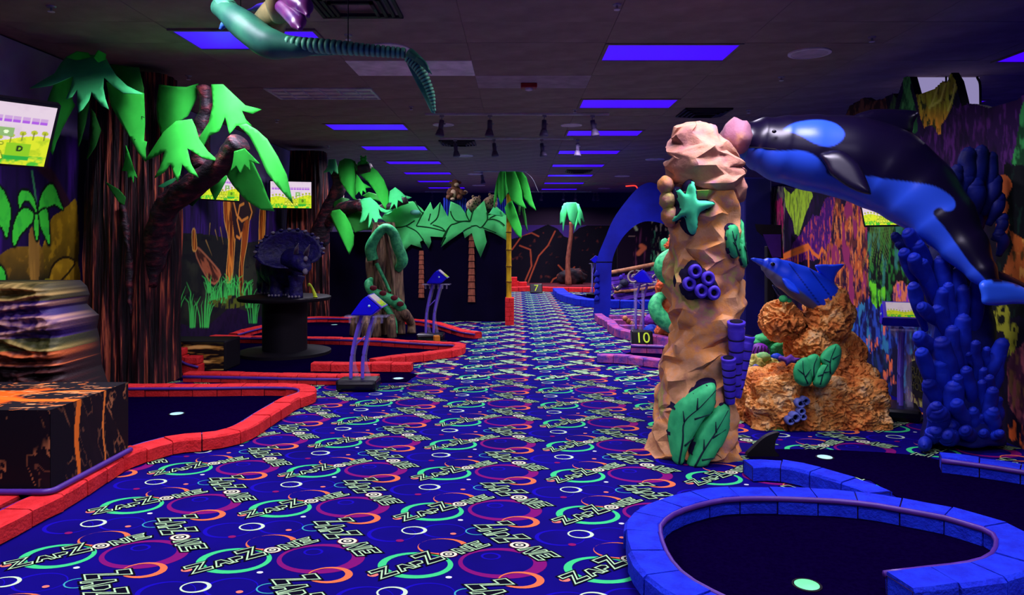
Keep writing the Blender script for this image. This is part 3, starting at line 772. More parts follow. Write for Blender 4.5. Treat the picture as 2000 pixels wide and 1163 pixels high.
    leafpart([(1430, 505), (1413, 490), (1409, 460), (1416, 442), (1432, 440), (1440, 460), (1437, 490)], [[(1433, 500), (1425, 480), (1417, 452)], [(1425, 480), (1419, 473)], [(1424, 470), (1428, 458)]], 4)
    leafpart([(1455, 525), (1441, 510), (1440, 480), (1445, 450), (1452, 428), (1457, 440), (1462, 480), (1462, 510)], [[(1456, 515), (1452, 490), (1450, 445)], [(1452, 490), (1446, 481)]], 4)
    def tubec(p0, p1, r0, r1):
        a, b = psurf(p0[0], p0[1], .05), psurf(p1[0], p1[1], .085); ax = (b-a)
        n = 40
        pts = [a+ax*(i/n) for i in range(n+1)]; rad = []
        for i in range(n+1):
            t = i/n; g = 1-.10*max(0, math.cos(2*math.pi*t*6.5))**6; rad.append((r0+(r1-r0)*t)*g)
        V, F = sweep(pts, rad, 20, (0, 1, 0)); o = mesh('tube_coral', V, F, M['tubec'], pillar, True)
        for q in range(1, 6):
            c = a+ax*((q+.0)/6.5); r_ = (r0+(r1-r0)*q/6.5)*1.012; tube('dark_band', [c-ax.normalized()*.004, c+ax.normalized()*.004], [r_], M['dk'], o, 20, 2, (0, 1, 0))
        tube('opening', [b, b+ax.normalized()*.004], [r1*.72], M['hole'], o, 16, 2, (0, 1, 0))
    for a in [((1432, 770), (1425, 624), .028, .056), ((1437, 775), (1456, 655), .022, .048), ((1418, 782), (1409, 692), .03, .046)]: tubec(*a)
    bk = smooth_outline([(1327, 560), (1330, 535), (1350, 512), (1368, 525), (1385, 545), (1396, 570), (1383, 585), (1360, 580), (1345, 583)], 3)
    relief('ring_coral_outline', bk, psurf, .045, 3, M['dk'], pillar, 1, .05, grow=5)
    for k, (px, py) in enumerate([(1350, 529), (1372, 542), (1340, 553), (1360, 566), (1382, 569)]):
        c = psurf(px, py, .05); V, F = [], []; prof = [(.036, .03), (.042, -.02), (.038, -.036), (.024, -.04), (.017, -.026), (.014, .0)]
        for r, y in prof:
            for q in range(18): an = 2*math.pi*q/18; V.append(c+Vector((r*math.cos(an), y, r*1.12*math.sin(an))))
        for i in range(len(prof)-1):
            for q in range(18): F.append((i*18+q, i*18+(q+1) % 18, (i+1)*18+(q+1) % 18, (i+1)*18+q))
        o = mesh('ring_coral', V, F, M['tubec'], pillar, True)
        blob('ring_hole', c+Vector((0, -.008, 0)), (.02, .014, .022), M['hole'], o, 2)
build_pillar(); adopt(pillar)

# ------------------------------------------------------------------ orca
M['orca'] = vpaint('glossy_orca_skin', .32, .45)
def sdist(X, Y, P):
    """signed distance to an outline, inside positive"""
    D = np.full(X.shape, 1e9); ins = np.zeros(X.shape, bool); n = len(P)
    for i in range(n):
        (x1, y1), (x2, y2) = P[i], P[(i+1) % n]; dx, dy = x2-x1, y2-y1; L = dx*dx+dy*dy+1e-9
        t = np.clip(((X-x1)*dx+(Y-y1)*dy)/L, 0, 1); D = np.minimum(D, np.hypot(X-x1-t*dx, Y-y1-t*dy))
        if y1 != y2: ins ^= ((y1 > Y) != (y2 > Y)) & (X < dx*(Y-y1)/dy+x1)
    return np.where(ins, D, -D)
def loft(name, secs, mat, parent, colfn=None, segs=48, n=10):
    """secs: (px, py, half height px, distance, half depth m); colfn(X, Y) paints the side view"""
    ctr = catmull([W(s[0], s[1], s[3]) for s in secs], n)
    ru = interp([s[2]/FPX*s[3] for s in secs], len(ctr)); rs = interp([s[4] for s in secs], len(ctr))
    V, F, N = [], [], []; m = len(ctr)
    for i, p in enumerate(ctr):
        t = (ctr[min(i+1, m-1)]-ctr[max(i-1, 0)]).normalized(); s = Vector((0, 1, 0)); s = (s-t*s.dot(t)).normalized(); u = s.cross(t).normalized()
        if u.z < 0: u = -u
        for k in range(segs):
            a = 2*math.pi*k/segs; V.append(p+s*(math.cos(a)*rs[i])+u*(math.sin(a)*ru[i]))
            N.append(p-s*(abs(math.cos(a))*rs[i])+u*(math.sin(a)*ru[i]))
    for i in range(m-1):
        for k in range(segs):
            a = i*segs+k; b = i*segs+(k+1) % segs; F.append((a, b, b+segs, a+segs))
    F.append(tuple(range(segs-1, -1, -1))); F.append(tuple((m-1)*segs+k for k in range(segs)))
    o = mesh(name, V, F, mat, parent, True)
    if colfn:
        A = np.array(N); c = colfn(VX+A[:, 0]/A[:, 1]*FPX, VY-(A[:, 2]-CH)/A[:, 1]*FPX)
        at = o.data.color_attributes.new('paint', 'FLOAT_COLOR', 'POINT'); at.data.foreach_set('color', np.concatenate([c, np.ones((len(c), 1))], 1).astype(np.float32).ravel())
    return o
def lay(c, m, col): m = np.clip(m, 0, 1)[:, None]; return c*(1-m)+np.array(lin(col))*m
EYEP = smooth_outline([(1530, 254), (1550, 241), (1580, 235), (1610, 235), (1635, 243), (1649, 258), (1646, 272), (1630, 284), (1612, 286), (1590, 280), (1565, 266), (1548, 259)], 4)
BEL = smooth_outline([(1430, 286), (1450, 290), (1480, 290), (1520, 295), (1560, 294), (1590, 303), (1612, 326), (1616, 340), (1645, 350), (1690, 344), (1730, 350), (1780, 356), (1825, 364), (1856, 382), (1866, 397), (1862, 410), (1848, 413), (1836, 406), (1826, 410), (1824, 420), (1845, 445), (1870, 480), (1895, 515), (1925, 547), (1960, 600), (1700, 560), (1430, 430)], 3)
def orca_col(X, Y):
    c = np.tile(np.array(lin((11, 4, 34))), (len(X), 1)); c = lay(c, sdist(X, Y, BEL)/2.5+.5, (42, 84, 215)); return lay(c, sdist(X, Y, EYEP)/2.5+.5, (46, 92, 235))
orca = empty('orca_sculpture', 'black and blue-white orca sculpture leaping over the reef', 'orca', W(1850, 560, 4.95))
ob = loft('body', [(1433, 277, 5, 5.12, .02), (1440, 276, 20, 5.12, .08), (1456, 275, 37, 5.12, .14), (1485, 281, 53, 5.11, .19), (1530, 291, 66, 5.09, .23), (1590, 299, 75, 5.06, .26), (1660, 309, 81, 5.02, .28), (1725, 331, 84, 4.96, .26), (1785, 371, 76, 4.88, .22), (1838, 424, 62, 4.79, .18), (1880, 477, 45, 4.69, .13), (1915, 527, 28, 4.60, .09), (1940, 560, 15, 4.55, .05)], M['orca'], orca, orca_col, 150, 30)
def fin(name, pts, d, mat, parent, thick=.03, col=None, tilt=(0, 0), edge=None, cuts=2):
    P = smooth_outline(pts, 4); w_ = max(p[0] for p in P)-min(p[0] for p in P); ed = edge or w_*.25
    bm = fill2d(P, cuts); cx = sum(p[0] for p in P)/len(P); cy = sum(p[1] for p in P)/len(P); top = []
    V, F = [], []
    bm.verts.ensure_lookup_table(); bm.verts.index_update()
    for sgn in (1, -1):
        for v in bm.verts:
            k = min(1, edge_dist(v.co.x, v.co.y, P)/ed); dd = d+tilt[0]*(v.co.x-cx)/100+tilt[1]*(v.co.y-cy)/100
            V.append(W(v.co.x, v.co.y, dd-sgn*thick*math.sqrt(max(0, k*(2-k)))))
    n = len(bm.verts)
    for f in bm.faces:
        ix = [v.index for v in f.verts]; F.append(tuple(ix)); F.append(tuple(i+n for i in reversed(ix)))
    bm.free()
    b2 = bmesh.new(); bv = [b2.verts.new(v) for v in V]
    for f in F: b2.faces.new([bv[i] for i in f])
    bmesh.ops.remove_doubles(b2, verts=b2.verts[:], dist=1e-5)
    o = from_bm(name, b2, mat, parent, True)
    if col: paint_verts(o, col)
    return o
orcab = lambda co: (11, 4, 34)
def ocol_fl(co):
    x = VX+co.x/co.y*FPX; y = VY-(co.z-CH)/co.y*FPX
    return (46, 100, 240) if y > 548+(x-1925)*.12 else (13, 5, 38)
fin('dorsal_fin', [(1655, 240), (1668, 226), (1690, 217), (1715, 213), (1760, 214), (1792, 219), (1785, 240), (1778, 262), (1740, 262), (1690, 250)], 4.98, M['orca'], orca, .04, orcab, (0, 0), 16)
o = fin('flipper', [(1612, 322), (1600, 305), (1612, 296), (1645, 295), (1675, 318), (1690, 345), (1701, 374), (1697, 380), (1668, 372), (1640, 355), (1622, 340)], 4.70, M['orca'], orca, .035, orcab, (-.12, -.1), 18)
fin('flukes', [(1912, 556), (1925, 546), (1950, 546), (1985, 555), (2025, 578), (2060, 612), (2040, 606), (2010, 596), (1980, 594), (1950, 597), (1920, 594), (1916, 575)], 4.50, M['orca'], orca, .03, ocol_fl, (0, 0), 14)
fin('flukes', [(1935, 540), (1950, 530), (1975, 540), (2010, 560), (1985, 566), (1945, 556)], 4.6, M['orca'], orca, .03, orcab, (0, 0), 12)
blob('eye', W(1512, 257, 4.87), (.016, .012, .012), M['blackgloss'], orca, 2)
tube('mouth_line', [W(1440, 288, 5.02), W(1480, 288.5, 4.95), W(1530, 293, 4.885), W(1562, 292, 4.868)], [.004], M['black'], orca, 6, 6)
adopt(orca)

# ------------------------------------------------------------------ blue finger coral
M['bcoral'] = paint('blue_finger_coral', (18, 46, 186), (11, 24, 130), scale=5, rough=.6, bmp=.15, bscale=30)
M['bcorald'] = paint('deep_blue_finger_coral', (15, 28, 120), (8, 14, 80), scale=5, rough=.6, bmp=.15, bscale=30)
coral = empty('finger_coral', 'tall deep blue finger coral holding up the orca tail', 'coral', (3.0, 4.95, 0))
cpath = [W(1880, 880, 4.95), W(1876, 800, 4.96), W(1884, 700, 4.98), W(1874, 600, 5.0), W(1856, 530, 5.02), W(1850, 470, 5.04)]
cpath[0].z = 0.03
tube('coral_stem', cpath, [(.27, .2), (.23, .18), (.22, .17), (.2, .16), (.17, .14), (.12, .1)], M['bcorald'], coral, 24, 10, (0, 1, 0), wob=.03, freq=6)
tube('coral_stem', [W(1850, 480, 5.08), W(1885, 400, 5.06), W(1900, 330, 5.05)], [(.16, .1), (.18, .09), (.1, .06)], M['bcorald'], coral, 20, 8, (0, 1, 0), wob=.03, freq=6)
rnd = random.Random(3)
def finger(base, tip, r, mat, d0, d1):
    a, b = W(base[0], base[1], d0), W(tip[0], tip[1], d1)
    if a.z < .04: a.z = .04
    mid = a.lerp(b, .55)+Vector((rnd.uniform(-.02, .02), -.02, 0))
    tube('coral_finger', [a, mid, a.lerp(b, .78), b-(b-a).normalized()*r*.5, b+(b-a).normalized()*r*.05, b+(b-a).normalized()*r*.38], [(r*.5, r*.4), (r*.95, r*.7), (r*1.05, r*.8), (r*.9, r*.72), (r*.6, r*.5), (r*.06, r*.06)], mat, coral, 14, 5, (0, 1, 0))
FING = [((1812, 488), (1771, 452), 14), ((1800, 505), (1792, 474), 14), ((1790, 520), (1764, 490), 13), ((1810, 540), (1783, 500), 14), ((1830, 560), (1800, 510), 12), ((1845, 560), (1838, 503), 15), ((1870, 570), (1873, 524), 13), ((1800, 590), (1783, 556), 13), ((1830, 620), (1842, 565), 13), ((1855, 620), (1852, 555), 11), ((1880, 620), (1882, 560), 13), ((1900, 610), (1910, 545), 13), ((1830, 600), (1798, 598), 13), ((1850, 630), (1830, 600), 14),
        ((1870, 690), (1882, 618), 16), ((1860, 720), (1860, 640), 14), ((1820, 660), (1792, 655), 15), ((1850, 720), (1838, 664), 18), ((1845, 740), (1838, 700), 18), ((1820, 720), (1799, 685), 14), ((1830, 760), (1812, 745), 15), ((1860, 800), (1862, 750), 18), ((1870, 770), (1870, 735), 11), ((1895, 760), (1887, 720), 12), ((1900, 720), (1906, 668), 10), ((1915, 700), (1928, 680), 8), ((1895, 700), (1891, 690), 7), ((1925, 720), (1960, 665), 14), ((1930, 740), (1958, 690), 10), ((1925, 780), (1920, 720), 9), ((1935, 780), (1932, 735), 10), ((1920, 800), (1918, 745), 9), ((1925, 820), (1940, 760), 12), ((1940, 800), (1952, 778), 8), ((1880, 830), (1868, 785), 14), ((1840, 850), (1830, 800), 20), ((1815, 860), (1830, 790), 14), ((1850, 870), (1858, 830), 16), ((1870, 860), (1872, 800), 12), ((1900, 860), (1900, 800), 12), ((1910, 860), (1915, 812), 8), ((1925, 860), (1940, 800), 15), ((1935, 870), (1955, 845), 10), ((1920, 875), (1920, 845), 11), ((1808, 885), (1805, 870), 14), ((1825, 880), (1828, 840), 18), ((1890, 880), (1885, 840), 14), ((1850, 885), (1850, 850), 18)]
for k, (a, b, r) in enumerate(FING): finger((a[0]+(a[0]-b[0])*.4, a[1]+(a[1]-b[1])*.5+38), b, r*1.05/FPX*4.8, M['bcoral'], 4.9, 4.72+rnd.uniform(-.03, .05))
for a, b, r in [((1870, 400), (1893, 292), 16), ((1900, 400), (1918, 288), 15), ((1930, 400), (1938, 300), 12), ((1850, 390), (1872, 325), 14), ((1920, 420), (1948, 345), 14), ((1900, 430), (1905, 350), 18), ((1930, 440), (1955, 380), 13), ((1940, 470), (1962, 420), 11), ((1950, 500), (1952, 450), 12), ((1885, 380), (1890, 330), 14), ((1930, 680), (1920, 612), 10), ((1790, 505), (1745, 458), 10), ((1800, 515), (1752, 474), 9)]:
    finger(a, b, r/FPX*4.9, M['bcorald'], 4.97, 4.92)
adopt(coral)

# ------------------------------------------------------------------ orange coral base with dolphin
M['ocoral'] = rock_mat('orange_brain_coral', [(.3, (116, 62, 28)), (.45, (212, 120, 50)), (.56, (230, 158, 78)), (.68, (240, 200, 140))], 5, 16)
def popcorn(m, scale, strength=1.0, dist=.03):
    nt = m.node_tree; b = nt.nodes['Principled BSDF']; v = nt.nodes.new('ShaderNodeTexVoronoi'); v.feature = 'SMOOTH_F1'; v.inputs['Scale'].default_value = scale
    wv = nt.nodes.new('ShaderNodeVectorMath'); wv.operation = 'ADD'; tc = coords(nt); nz = nt.nodes.new('ShaderNodeTexNoise'); nz.inputs['Scale'].default_value = scale*.6; nt.links.new(tc, nz.inputs['Vector'])
    sc_ = nt.nodes.new('ShaderNodeVectorMath'); sc_.operation = 'SCALE'; sc_.inputs['Scale'].default_value = .06; nt.links.new(nz.outputs['Color'], sc_.inputs[0])
    nt.links.new(tc, wv.inputs[0]); nt.links.new(sc_.outputs[0], wv.inputs[1]); nt.links.new(wv.outputs[0], v.inputs['Vector'])
    bp = nt.nodes.new('ShaderNodeBump'); bp.invert = True; bp.inputs['Strength'].default_value = strength; bp.inputs['Distance'].default_value = dist; nt.links.new(v.outputs['Distance'], bp.inputs['Height'])
    old = b.inputs['Normal'].links[0].from_node; nt.links.new(bp.outputs[0], old.inputs['Normal'])
popcorn(M['ocoral'], 34)
M['ycoral'] = rock_mat('yellow_sponge', [(.3, (90, 100, 30)), (.5, (196, 190, 90)), (.7, (226, 214, 130))], 14, 40)
def ridge(p, f): 
    q = p*f; v = Vector(mnoise.noise_vector(q*.5))*.9; return 1-abs(mnoise.noise(q+v))*2.6
reef = empty('reef_coral', 'rough orange brain coral base under the dolphin', 'coral', (2.25, 5.5, 0))
def reef_blob(name, c, rad, seed, sub=6, boxy=0.0, amp=.024, fr=26, mat='ocoral'):
    bm = bmesh.new(); bmesh.ops.create_icosphere(bm, subdivisions=sub, radius=1)
    for v in bm.verts:
        n = v.co.normalized()
        if boxy:
            p_ = 2+boxy; k = (abs(n.x)**p_+abs(n.y)**p_+abs(n.z)**p_)**(-1/p_); q = n*k
        else: q = n
        P = Vector((c[0]+q.x*rad[0], c[1]+q.y*rad[1], c[2]+q.z*rad[2]))
        P = P+n*(amp*ridge(P+Vector((seed, 0, 0)), fr)+(.06 if boxy else .3)*min(rad)*mnoise.noise(P*3.4)+.2*min(rad)*mnoise.noise(P*9))
        P.z = max(P.z, 0.0); v.co = P
    return from_bm(name, bm, M[mat], reef, True)
def RB(px0, px1, py0, py1, d, dep, name, seed, **k):
    a, b = W(px0, py1, d), W(px1, py0, d); c = ((a.x+b.x)/2, d+dep, (a.z+b.z)/2); return reef_blob(name, c, ((b.x-a.x)/2, dep, (b.z-a.z)/2), seed, **k)
RB(1476, 1742, 742, 868, 5.32, .26, 'coral_block', 1, boxy=6, sub=7, amp=.02, fr=28)
RB(1560, 1680, 640, 800, 5.42, .2, 'coral_trunk', 2, sub=6)
RB(1508, 1584, 592, 668, 5.45, .17, 'coral_lobe', 3); RB(1585, 1678, 562, 680, 5.42, .17, 'coral_lobe', 4); RB(1552, 1660, 640, 730, 5.44, .17, 'coral_lobe', 5)
RB(1620, 1735, 715, 800, 5.4, .2, 'coral_lobe', 6); RB(1512, 1590, 712, 800, 5.4, .18, 'coral_lobe', 7); RB(1640, 1700, 655, 760, 5.55, .16, 'coral_lobe', 8)
def leaf_rel(out, veins, root, d, mat='tealleaf', thick=.04):
    P = smooth_outline(out, 4); s = plane_surf(d)
    o = relief('leaf', P, s, thick, 12, M[mat], root, 2, .05)
    for v in veins: tube('vein', [s(x, y, thick+.001) for x, y in v], [.005, .002], M['vein'], o, 6, 4)
for out, ve in [([(1553, 745), (1549, 725), (1556, 708), (1572, 698), (1584, 706), (1588, 730), (1585, 750), (1570, 755)], [[(1578, 750), (1570, 730), (1568, 705)], [(1571, 732), (1558, 722)], [(1573, 737), (1584, 722)]]),
                ([(1582, 735), (1575, 705), (1580, 695), (1595, 692), (1603, 705), (1600, 728), (1592, 742)], [[(1590, 738), (1590, 715), (1597, 696)]]),
                ([(1602, 705), (1604, 692), (1618, 678), (1634, 672), (1643, 682), (1642, 702), (1634, 722), (1624, 734), (1614, 722)], [[(1622, 730), (1622, 705), (1633, 675)], [(1622, 708), (1609, 702)], [(1626, 702), (1640, 694)]]),
                ([(1588, 752), (1590, 732), (1602, 714), (1618, 708), (1626, 720), (1622, 742), (1608, 758)], [[(1602, 752), (1608, 730), (1617, 712)], [(1608, 732), (1597, 735)], [(1610, 728), (1622, 726)]])]:
    leaf_rel(out, ve, reef, 5.2)
M['bring'] = paint('slate_blue_ring_coral', (96, 110, 190), rough=.5)
for px, py, r in [(1562, 788, 9), (1572, 783, 8), (1564, 803, 8), (1552, 815, 10), (1542, 822, 8), (1567, 814, 7)]:
    c = W(px, py, 5.26); V, F = [], []; r = r/FPX*5.2
    for rr, y in [(r, .04), (r*1.05, -.01), (r*.9, -.03), (r*.6, -.03), (r*.45, .01)]:
        for q in range(14): an = 2*math.pi*q/14; V.append(c+Vector((rr*math.cos(an), y, rr*math.sin(an))))
    for i in range(4):
        for q in range(14): F.append((i*14+q, i*14+(q+1) % 14, (i+1)*14+(q+1) % 14, (i+1)*14+q))
    o = mesh('ring_coral', V, F, M['bring'], reef, True); blob('ring_hole', c+Vector((0, 0, 0)), (r*.55, .012, r*.55), M['hole'], o, 1)
M['pstar'] = paint('violet_starfish', (98, 50, 150), rough=.7)
relief('starfish', smooth_outline([(1520, 703), (1523, 695), (1535, 698), (1545, 692), (1552, 699), (1566, 700), (1556, 706), (1560, 712), (1546, 709), (1536, 716), (1533, 708)], 2), plane_surf(5.3), .04, 5, M['pstar'], reef, 2, .05)
adopt(reef)
# side corals behind the rock pillar
yc = empty('sponge_coral', 'pale yellow sponge coral with a blue ring beside the orange base', 'coral', (1.95, 6.02, 0))
for k, (px, py, rx, ry) in enumerate([(1478, 720, 22, 26), (1492, 745, 16, 22), (1500, 712, 22, 10), (1465, 735, 14, 18)]):
    bm = bmesh.new(); bmesh.ops.create_icosphere(bm, subdivisions=5, radius=1); c = W(px, py, 6.02)
    for v in bm.verts:
        q = v.co.normalized(); P = c+Vector((q.x*rx/FPX*6.02, q.y*.1, q.z*ry/FPX*6.02)); v.co = P+q*.016*ridge(P, 26)
    from_bm('sponge_lobe', bm, M['ycoral'], yc, True)
tube('sponge_stalk', [W(1492, 745, 6.05), Vector((2.1, 6.08, .012))], [.07, .1], M['ycoral'], yc, 14, 5, (0, 1, 0))
blob('blue_ring', W(1476, 719, 5.90), (.03, .02, .032), M['bring'], yc, 2); blob('ring_hole', W(1476, 719, 5.882), (.013, .008, .015), M['hole'], yc, 1); adopt(yc)
M['gcoral'] = paint('green_coral', (70, 205, 110), (40, 150, 80), scale=14, rough=.6, bmp=.2); M['pshell'] = paint('violet_shell', (128, 36, 170), (90, 20, 130), scale=8, rough=.5); M['bcl'] = paint('blue_clam', (30, 70, 220), rough=.5); M['mintc'] = paint('pale_mint_coral', (160, 220, 130), (90, 180, 100), scale=10, rough=.6)
gc = empty('green_coral', 'bright green bubbly coral cluster behind the rock pillar', 'coral', (2.1, 6.36, 0))
for k, (px, py, rx, ry) in enumerate([(1490, 663, 16, 11), (1512, 660, 18, 10), (1526, 668, 16, 9), (1475, 668, 9, 6), (1503, 676, 6, 10), (1534, 674, 10, 6)]): blob('coral_lobe', W(px, py, 6.36), (rx/FPX*6.36, .1, ry/FPX*6.36), M['gcoral'], gc, 3, .12, 4, seed=k)
for k in range(22):
    a = random.uniform(-1, 1); blob('coral_bubble', W(1527+a*16, 682+random.uniform(-10, 10)*math.sqrt(1-a*a), 6.25), (.03, .03, .03), M['gcoral'], gc, 2)
tube('coral_stem', [W(1505, 680, 6.38), Vector((2.25, 6.38, .012))], [.1, .13], M['gcoral'], gc, 12, 5, (0, 1, 0)); adopt(gc)
o = blob('shell', W(1484, 688, 6.13), (.08, .09, .077), M['pshell'], None, 4); o.name = 'striped_shell'
for v in o.data.vertices: pass
tag(o, 'violet striped shell in the coral cluster behind the pillar', 'shell')
for k in range(5): 
    tube('stripe', [W(1470+k*7, 699-k*2, 6.06), W(1472+k*7, 687, 6.035), W(1476+k*6, 675+abs(k-2)*2, 6.06)], [.004], M['hole'], o, 6, 5)
o = blob('coral_clam', W(1517, 699, 6.07), (.052, .05, .036), M['bcl'], None, 3, .1, 3); tag(o, 'small bright blue clam beside the violet starfish', 'clam')
o = blob('coral_mound', W(1491, 698, 6.0), (.06, .06, .042), M['mintc'], None, 3, .08, 3); tag(o, 'small pale green mound with dark lines in the coral cluster', 'coral')
# dolphin
M['dolph'] = vpaint('satin_dolphin_skin', .4, .35)
def dol_col(X, Y):
    l = np.interp(X, [1466, 1490, 1510, 1535, 1560, 1590, 1640], [509, 519, 531, 547, 566, 590, 640])
    c = np.tile(np.array(lin((98, 98, 128))), (len(X), 1)); c = lay(c, (l-Y)/4+.5, (24, 74, 242))
    for x0, y0 in ((1545, 520), (1585, 530)): c = lay(c, (1.6-np.abs(X-(x0+(Y-y0)*.75)))*(Y > y0-5), (10, 16, 110))
    return c
dol = empty('dolphin_sculpture', 'bright blue dolphin sculpture rising from the orange coral', 'dolphin', W(1610, 600, 5.55))
loft('body', [(1467, 506, 1.5, 5.5, .006), (1474, 508, 4, 5.5, .015), (1487, 513, 7, 5.5, .028), (1496, 517, 14, 5.5, .05), (1512, 525, 22, 5.5, .08), (1535, 538, 29, 5.5, .1), (1565, 554, 34, 5.5, .115), (1598, 573, 35, 5.52, .11), (1628, 597, 28, 5.55, .09), (1650, 625, 16, 5.58, .05)], M['dolph'], dol, dol_col, 80, 26)
bl = lambda co: (24, 74, 242)
fin('dorsal_fin', [(1592, 522), (1600, 517), (1625, 517), (1645, 516), (1648, 519), (1636, 532), (1630, 548), (1632, 565), (1615, 550)], 5.5, M['dolph'], dol, .028, bl, (0, 0), 10)
fin('flipper', [(1527, 546), (1532, 543), (1542, 546), (1555, 558), (1562, 572), (1560, 575), (1548, 571), (1536, 562)], 5.37, M['dolph'], dol, .022, bl, (0, -.1), 7)
fin('flipper', [(1508, 558), (1514, 560), (1525, 575), (1528, 582), (1518, 576)], 5.58, M['dolph'], dol, .012, lambda c: (40, 50, 110), (0, 0), 4)
blob('eye', W(1509.5, 516.5, 5.415), (.017, .01, .015), M['blackgloss'], dol, 2)
adopt(dol)
for nm, px, py, lab in (('small_fish', 1530, 584, 'tiny green fish under the dolphin'), ):
    e = empty(nm, lab, 'fish', W(px, py, 5.47))
    blob('body', (0, 0, 0), (.035, .02, .028), M['gcoral'], e, 3); blob('tail', (.045, 0, -.012), (.022, .008, .018), M['gcoral'], e, 2)
    tube('stem', [(0, 0, -.02), (.03, .05, -.14)], [.008], M['ocoral'], e, 8, 3)
# ------------------------------------------------------------------ painted reef mural wall (a partition that stops short of the ceiling)
RX = 3.42
def RM(px, py): d = RX*FPX/(px-VX); return (d, CH-(py-VY)/FPX*d)
TOPL = [(1455, 372), (1490, 369), (1500, 366), (1530, 364), (1545, 369), (1560, 364), (1585, 363), (1600, 372), (1615, 380), (1632, 379), (1640, 300), (1650, 228), (1660, 207), (1690, 190), (1705, 198), (1725, 193), (1745, 182), (1752, 192), (1766, 151), (1778, 149), (1788, 185), (1800, 184), (1825, 174), (1842, 158), (1850, 160), (1858, 141), (1868, 158), (1876, 190), (1880, 208), (1892, 202), (1912, 205), (1935, 212), (1960, 203), (1985, 196), (2000, 186), (2060, 150), (2160, 120), (2400, 60)]
TU = [RM(x, y) for x, y in TOPL]
order = sorted(TU)
tu, tv = np.array([t[0] for t in order]), np.array([t[1] for t in order])
cv = Canvas(3.45, 10.7, 0, 3.0, .0105, (16, 6, 34))
topv = np.interp(cv.u, tu, tv); keep = cv.v <= topv+.006
U, Vv = cv.u, cv.v
PXg = VX+RX*FPX/U; PYg = VY-(Vv-CH)/U*FPX        # where each painted spot is seen from the entrance, used only to lay the motifs out
n1 = fbm(U*13, Vv*5, 5, 1); n2 = fbm(U*26, Vv*13, 5, 2); n3 = fbm(U*44, Vv*11, 4, 3); n4 = fbm(U*3, Vv*2, 4, 4)
def sm(a, b, x): return np.clip((x-a)/(b-a), 0, 1)
def reg(pts, soft=None):
    P = [RM(x, y) for x, y in pts]; m = cv.inside(P).astype(float)
    return m
def rough_reg(pts, k=.12, seed=0):
    """a region whose outline is broken up by brush noise"""
    P = [RM(x, y) for x, y in pts]; du = (fbm(U*18, Vv*8, 4, 30+seed)-.5)*k; dv = (fbm(U*18+7, Vv*6, 4, 40+seed)-.5)*k*2.2
    u0, v0 = cv.u, cv.v; cv.u, cv.v = u0+du, v0+dv; m = cv.inside(P).astype(float); cv.u, cv.v = u0, v0; return m
cv.mix(sm(.45, .7, n1)*.8, (44, 14, 66)); cv.mix(sm(.55, .72, n3)*.5, (24, 12, 60))
# far strips and fan
a = rough_reg([(1455, 360), (1535, 360), (1530, 560), (1455, 560)], .04); cv.mix(a*sm(.42, .62, n3), (112, 104, 96)); cv.mix(a*sm(.6, .7, n2)*.7, (70, 96, 60))
cv.poly([RM(*p) for p in [(1488, 398), (1497, 392), (1504, 400), (1502, 420), (1494, 424), (1488, 418)]], (240, 130, 40))
a = rough_reg([(1514, 395), (1528, 386), (1532, 420), (1528, 470), (1536, 520), (1527, 540), (1520, 470)], .03); cv.mix(a*sm(.3, .6, n3), (176, 26, 92))
a = rough_reg([(1531, 366), (1545, 380), (1560, 363), (1584, 363), (1588, 382), (1572, 425), (1561, 460), (1553, 458), (1549, 432), (1535, 405)], .02); cv.mix(a*(.35+.65*sm(.35, .6, n3)), (170, 216, 50))
a = rough_reg([(1535, 515), (1548, 478), (1566, 455), (1588, 420), (1600, 425), (1612, 388), (1634, 380), (1636, 410), (1628, 470), (1606, 505)], .03, 1); cv.mix(a, (66, 16, 104)); cv.mix(a*sm(.55, .72, n2), (128, 34, 130)); cv.mix(a*sm(.62, .7, n3)*.9, (220, 90, 70))
for L in ([(1527, 501), (1552, 489), (1579, 479), (1588, 494), (1600, 503), (1606, 486), (1613, 498), (1622, 480), (1632, 440)], [(1579, 480), (1580, 520)], [(1559, 488), (1559, 515)], [(1527, 506), (1577, 487)]): cv.seg([RM(*p) for p in L], .022, (240, 120, 48))
# big orange, purple and black coral wall
a = rough_reg([(1632, 390), (1640, 380), (1648, 398), (1660, 384), (1668, 396), (1676, 380), (1694, 402), (1704, 440), (1696, 520), (1704, 600), (1716, 690), (1738, 800), (1650, 800), (1600, 640), (1596, 520), (1622, 470)], .08, 2)
cv.mix(a, (62, 22, 58)); cv.mix(a*sm(.46, .56, n2), (196, 92, 44)); cv.mix(a*sm(.58, .66, n3), (236, 140, 66)); cv.mix(a*sm(.56, .66, n1)*.8, (26, 8, 40)); cv.mix(a*sm(.6, .68, fbm(U*12, Vv*4, 3, 9)), (150, 46, 96))
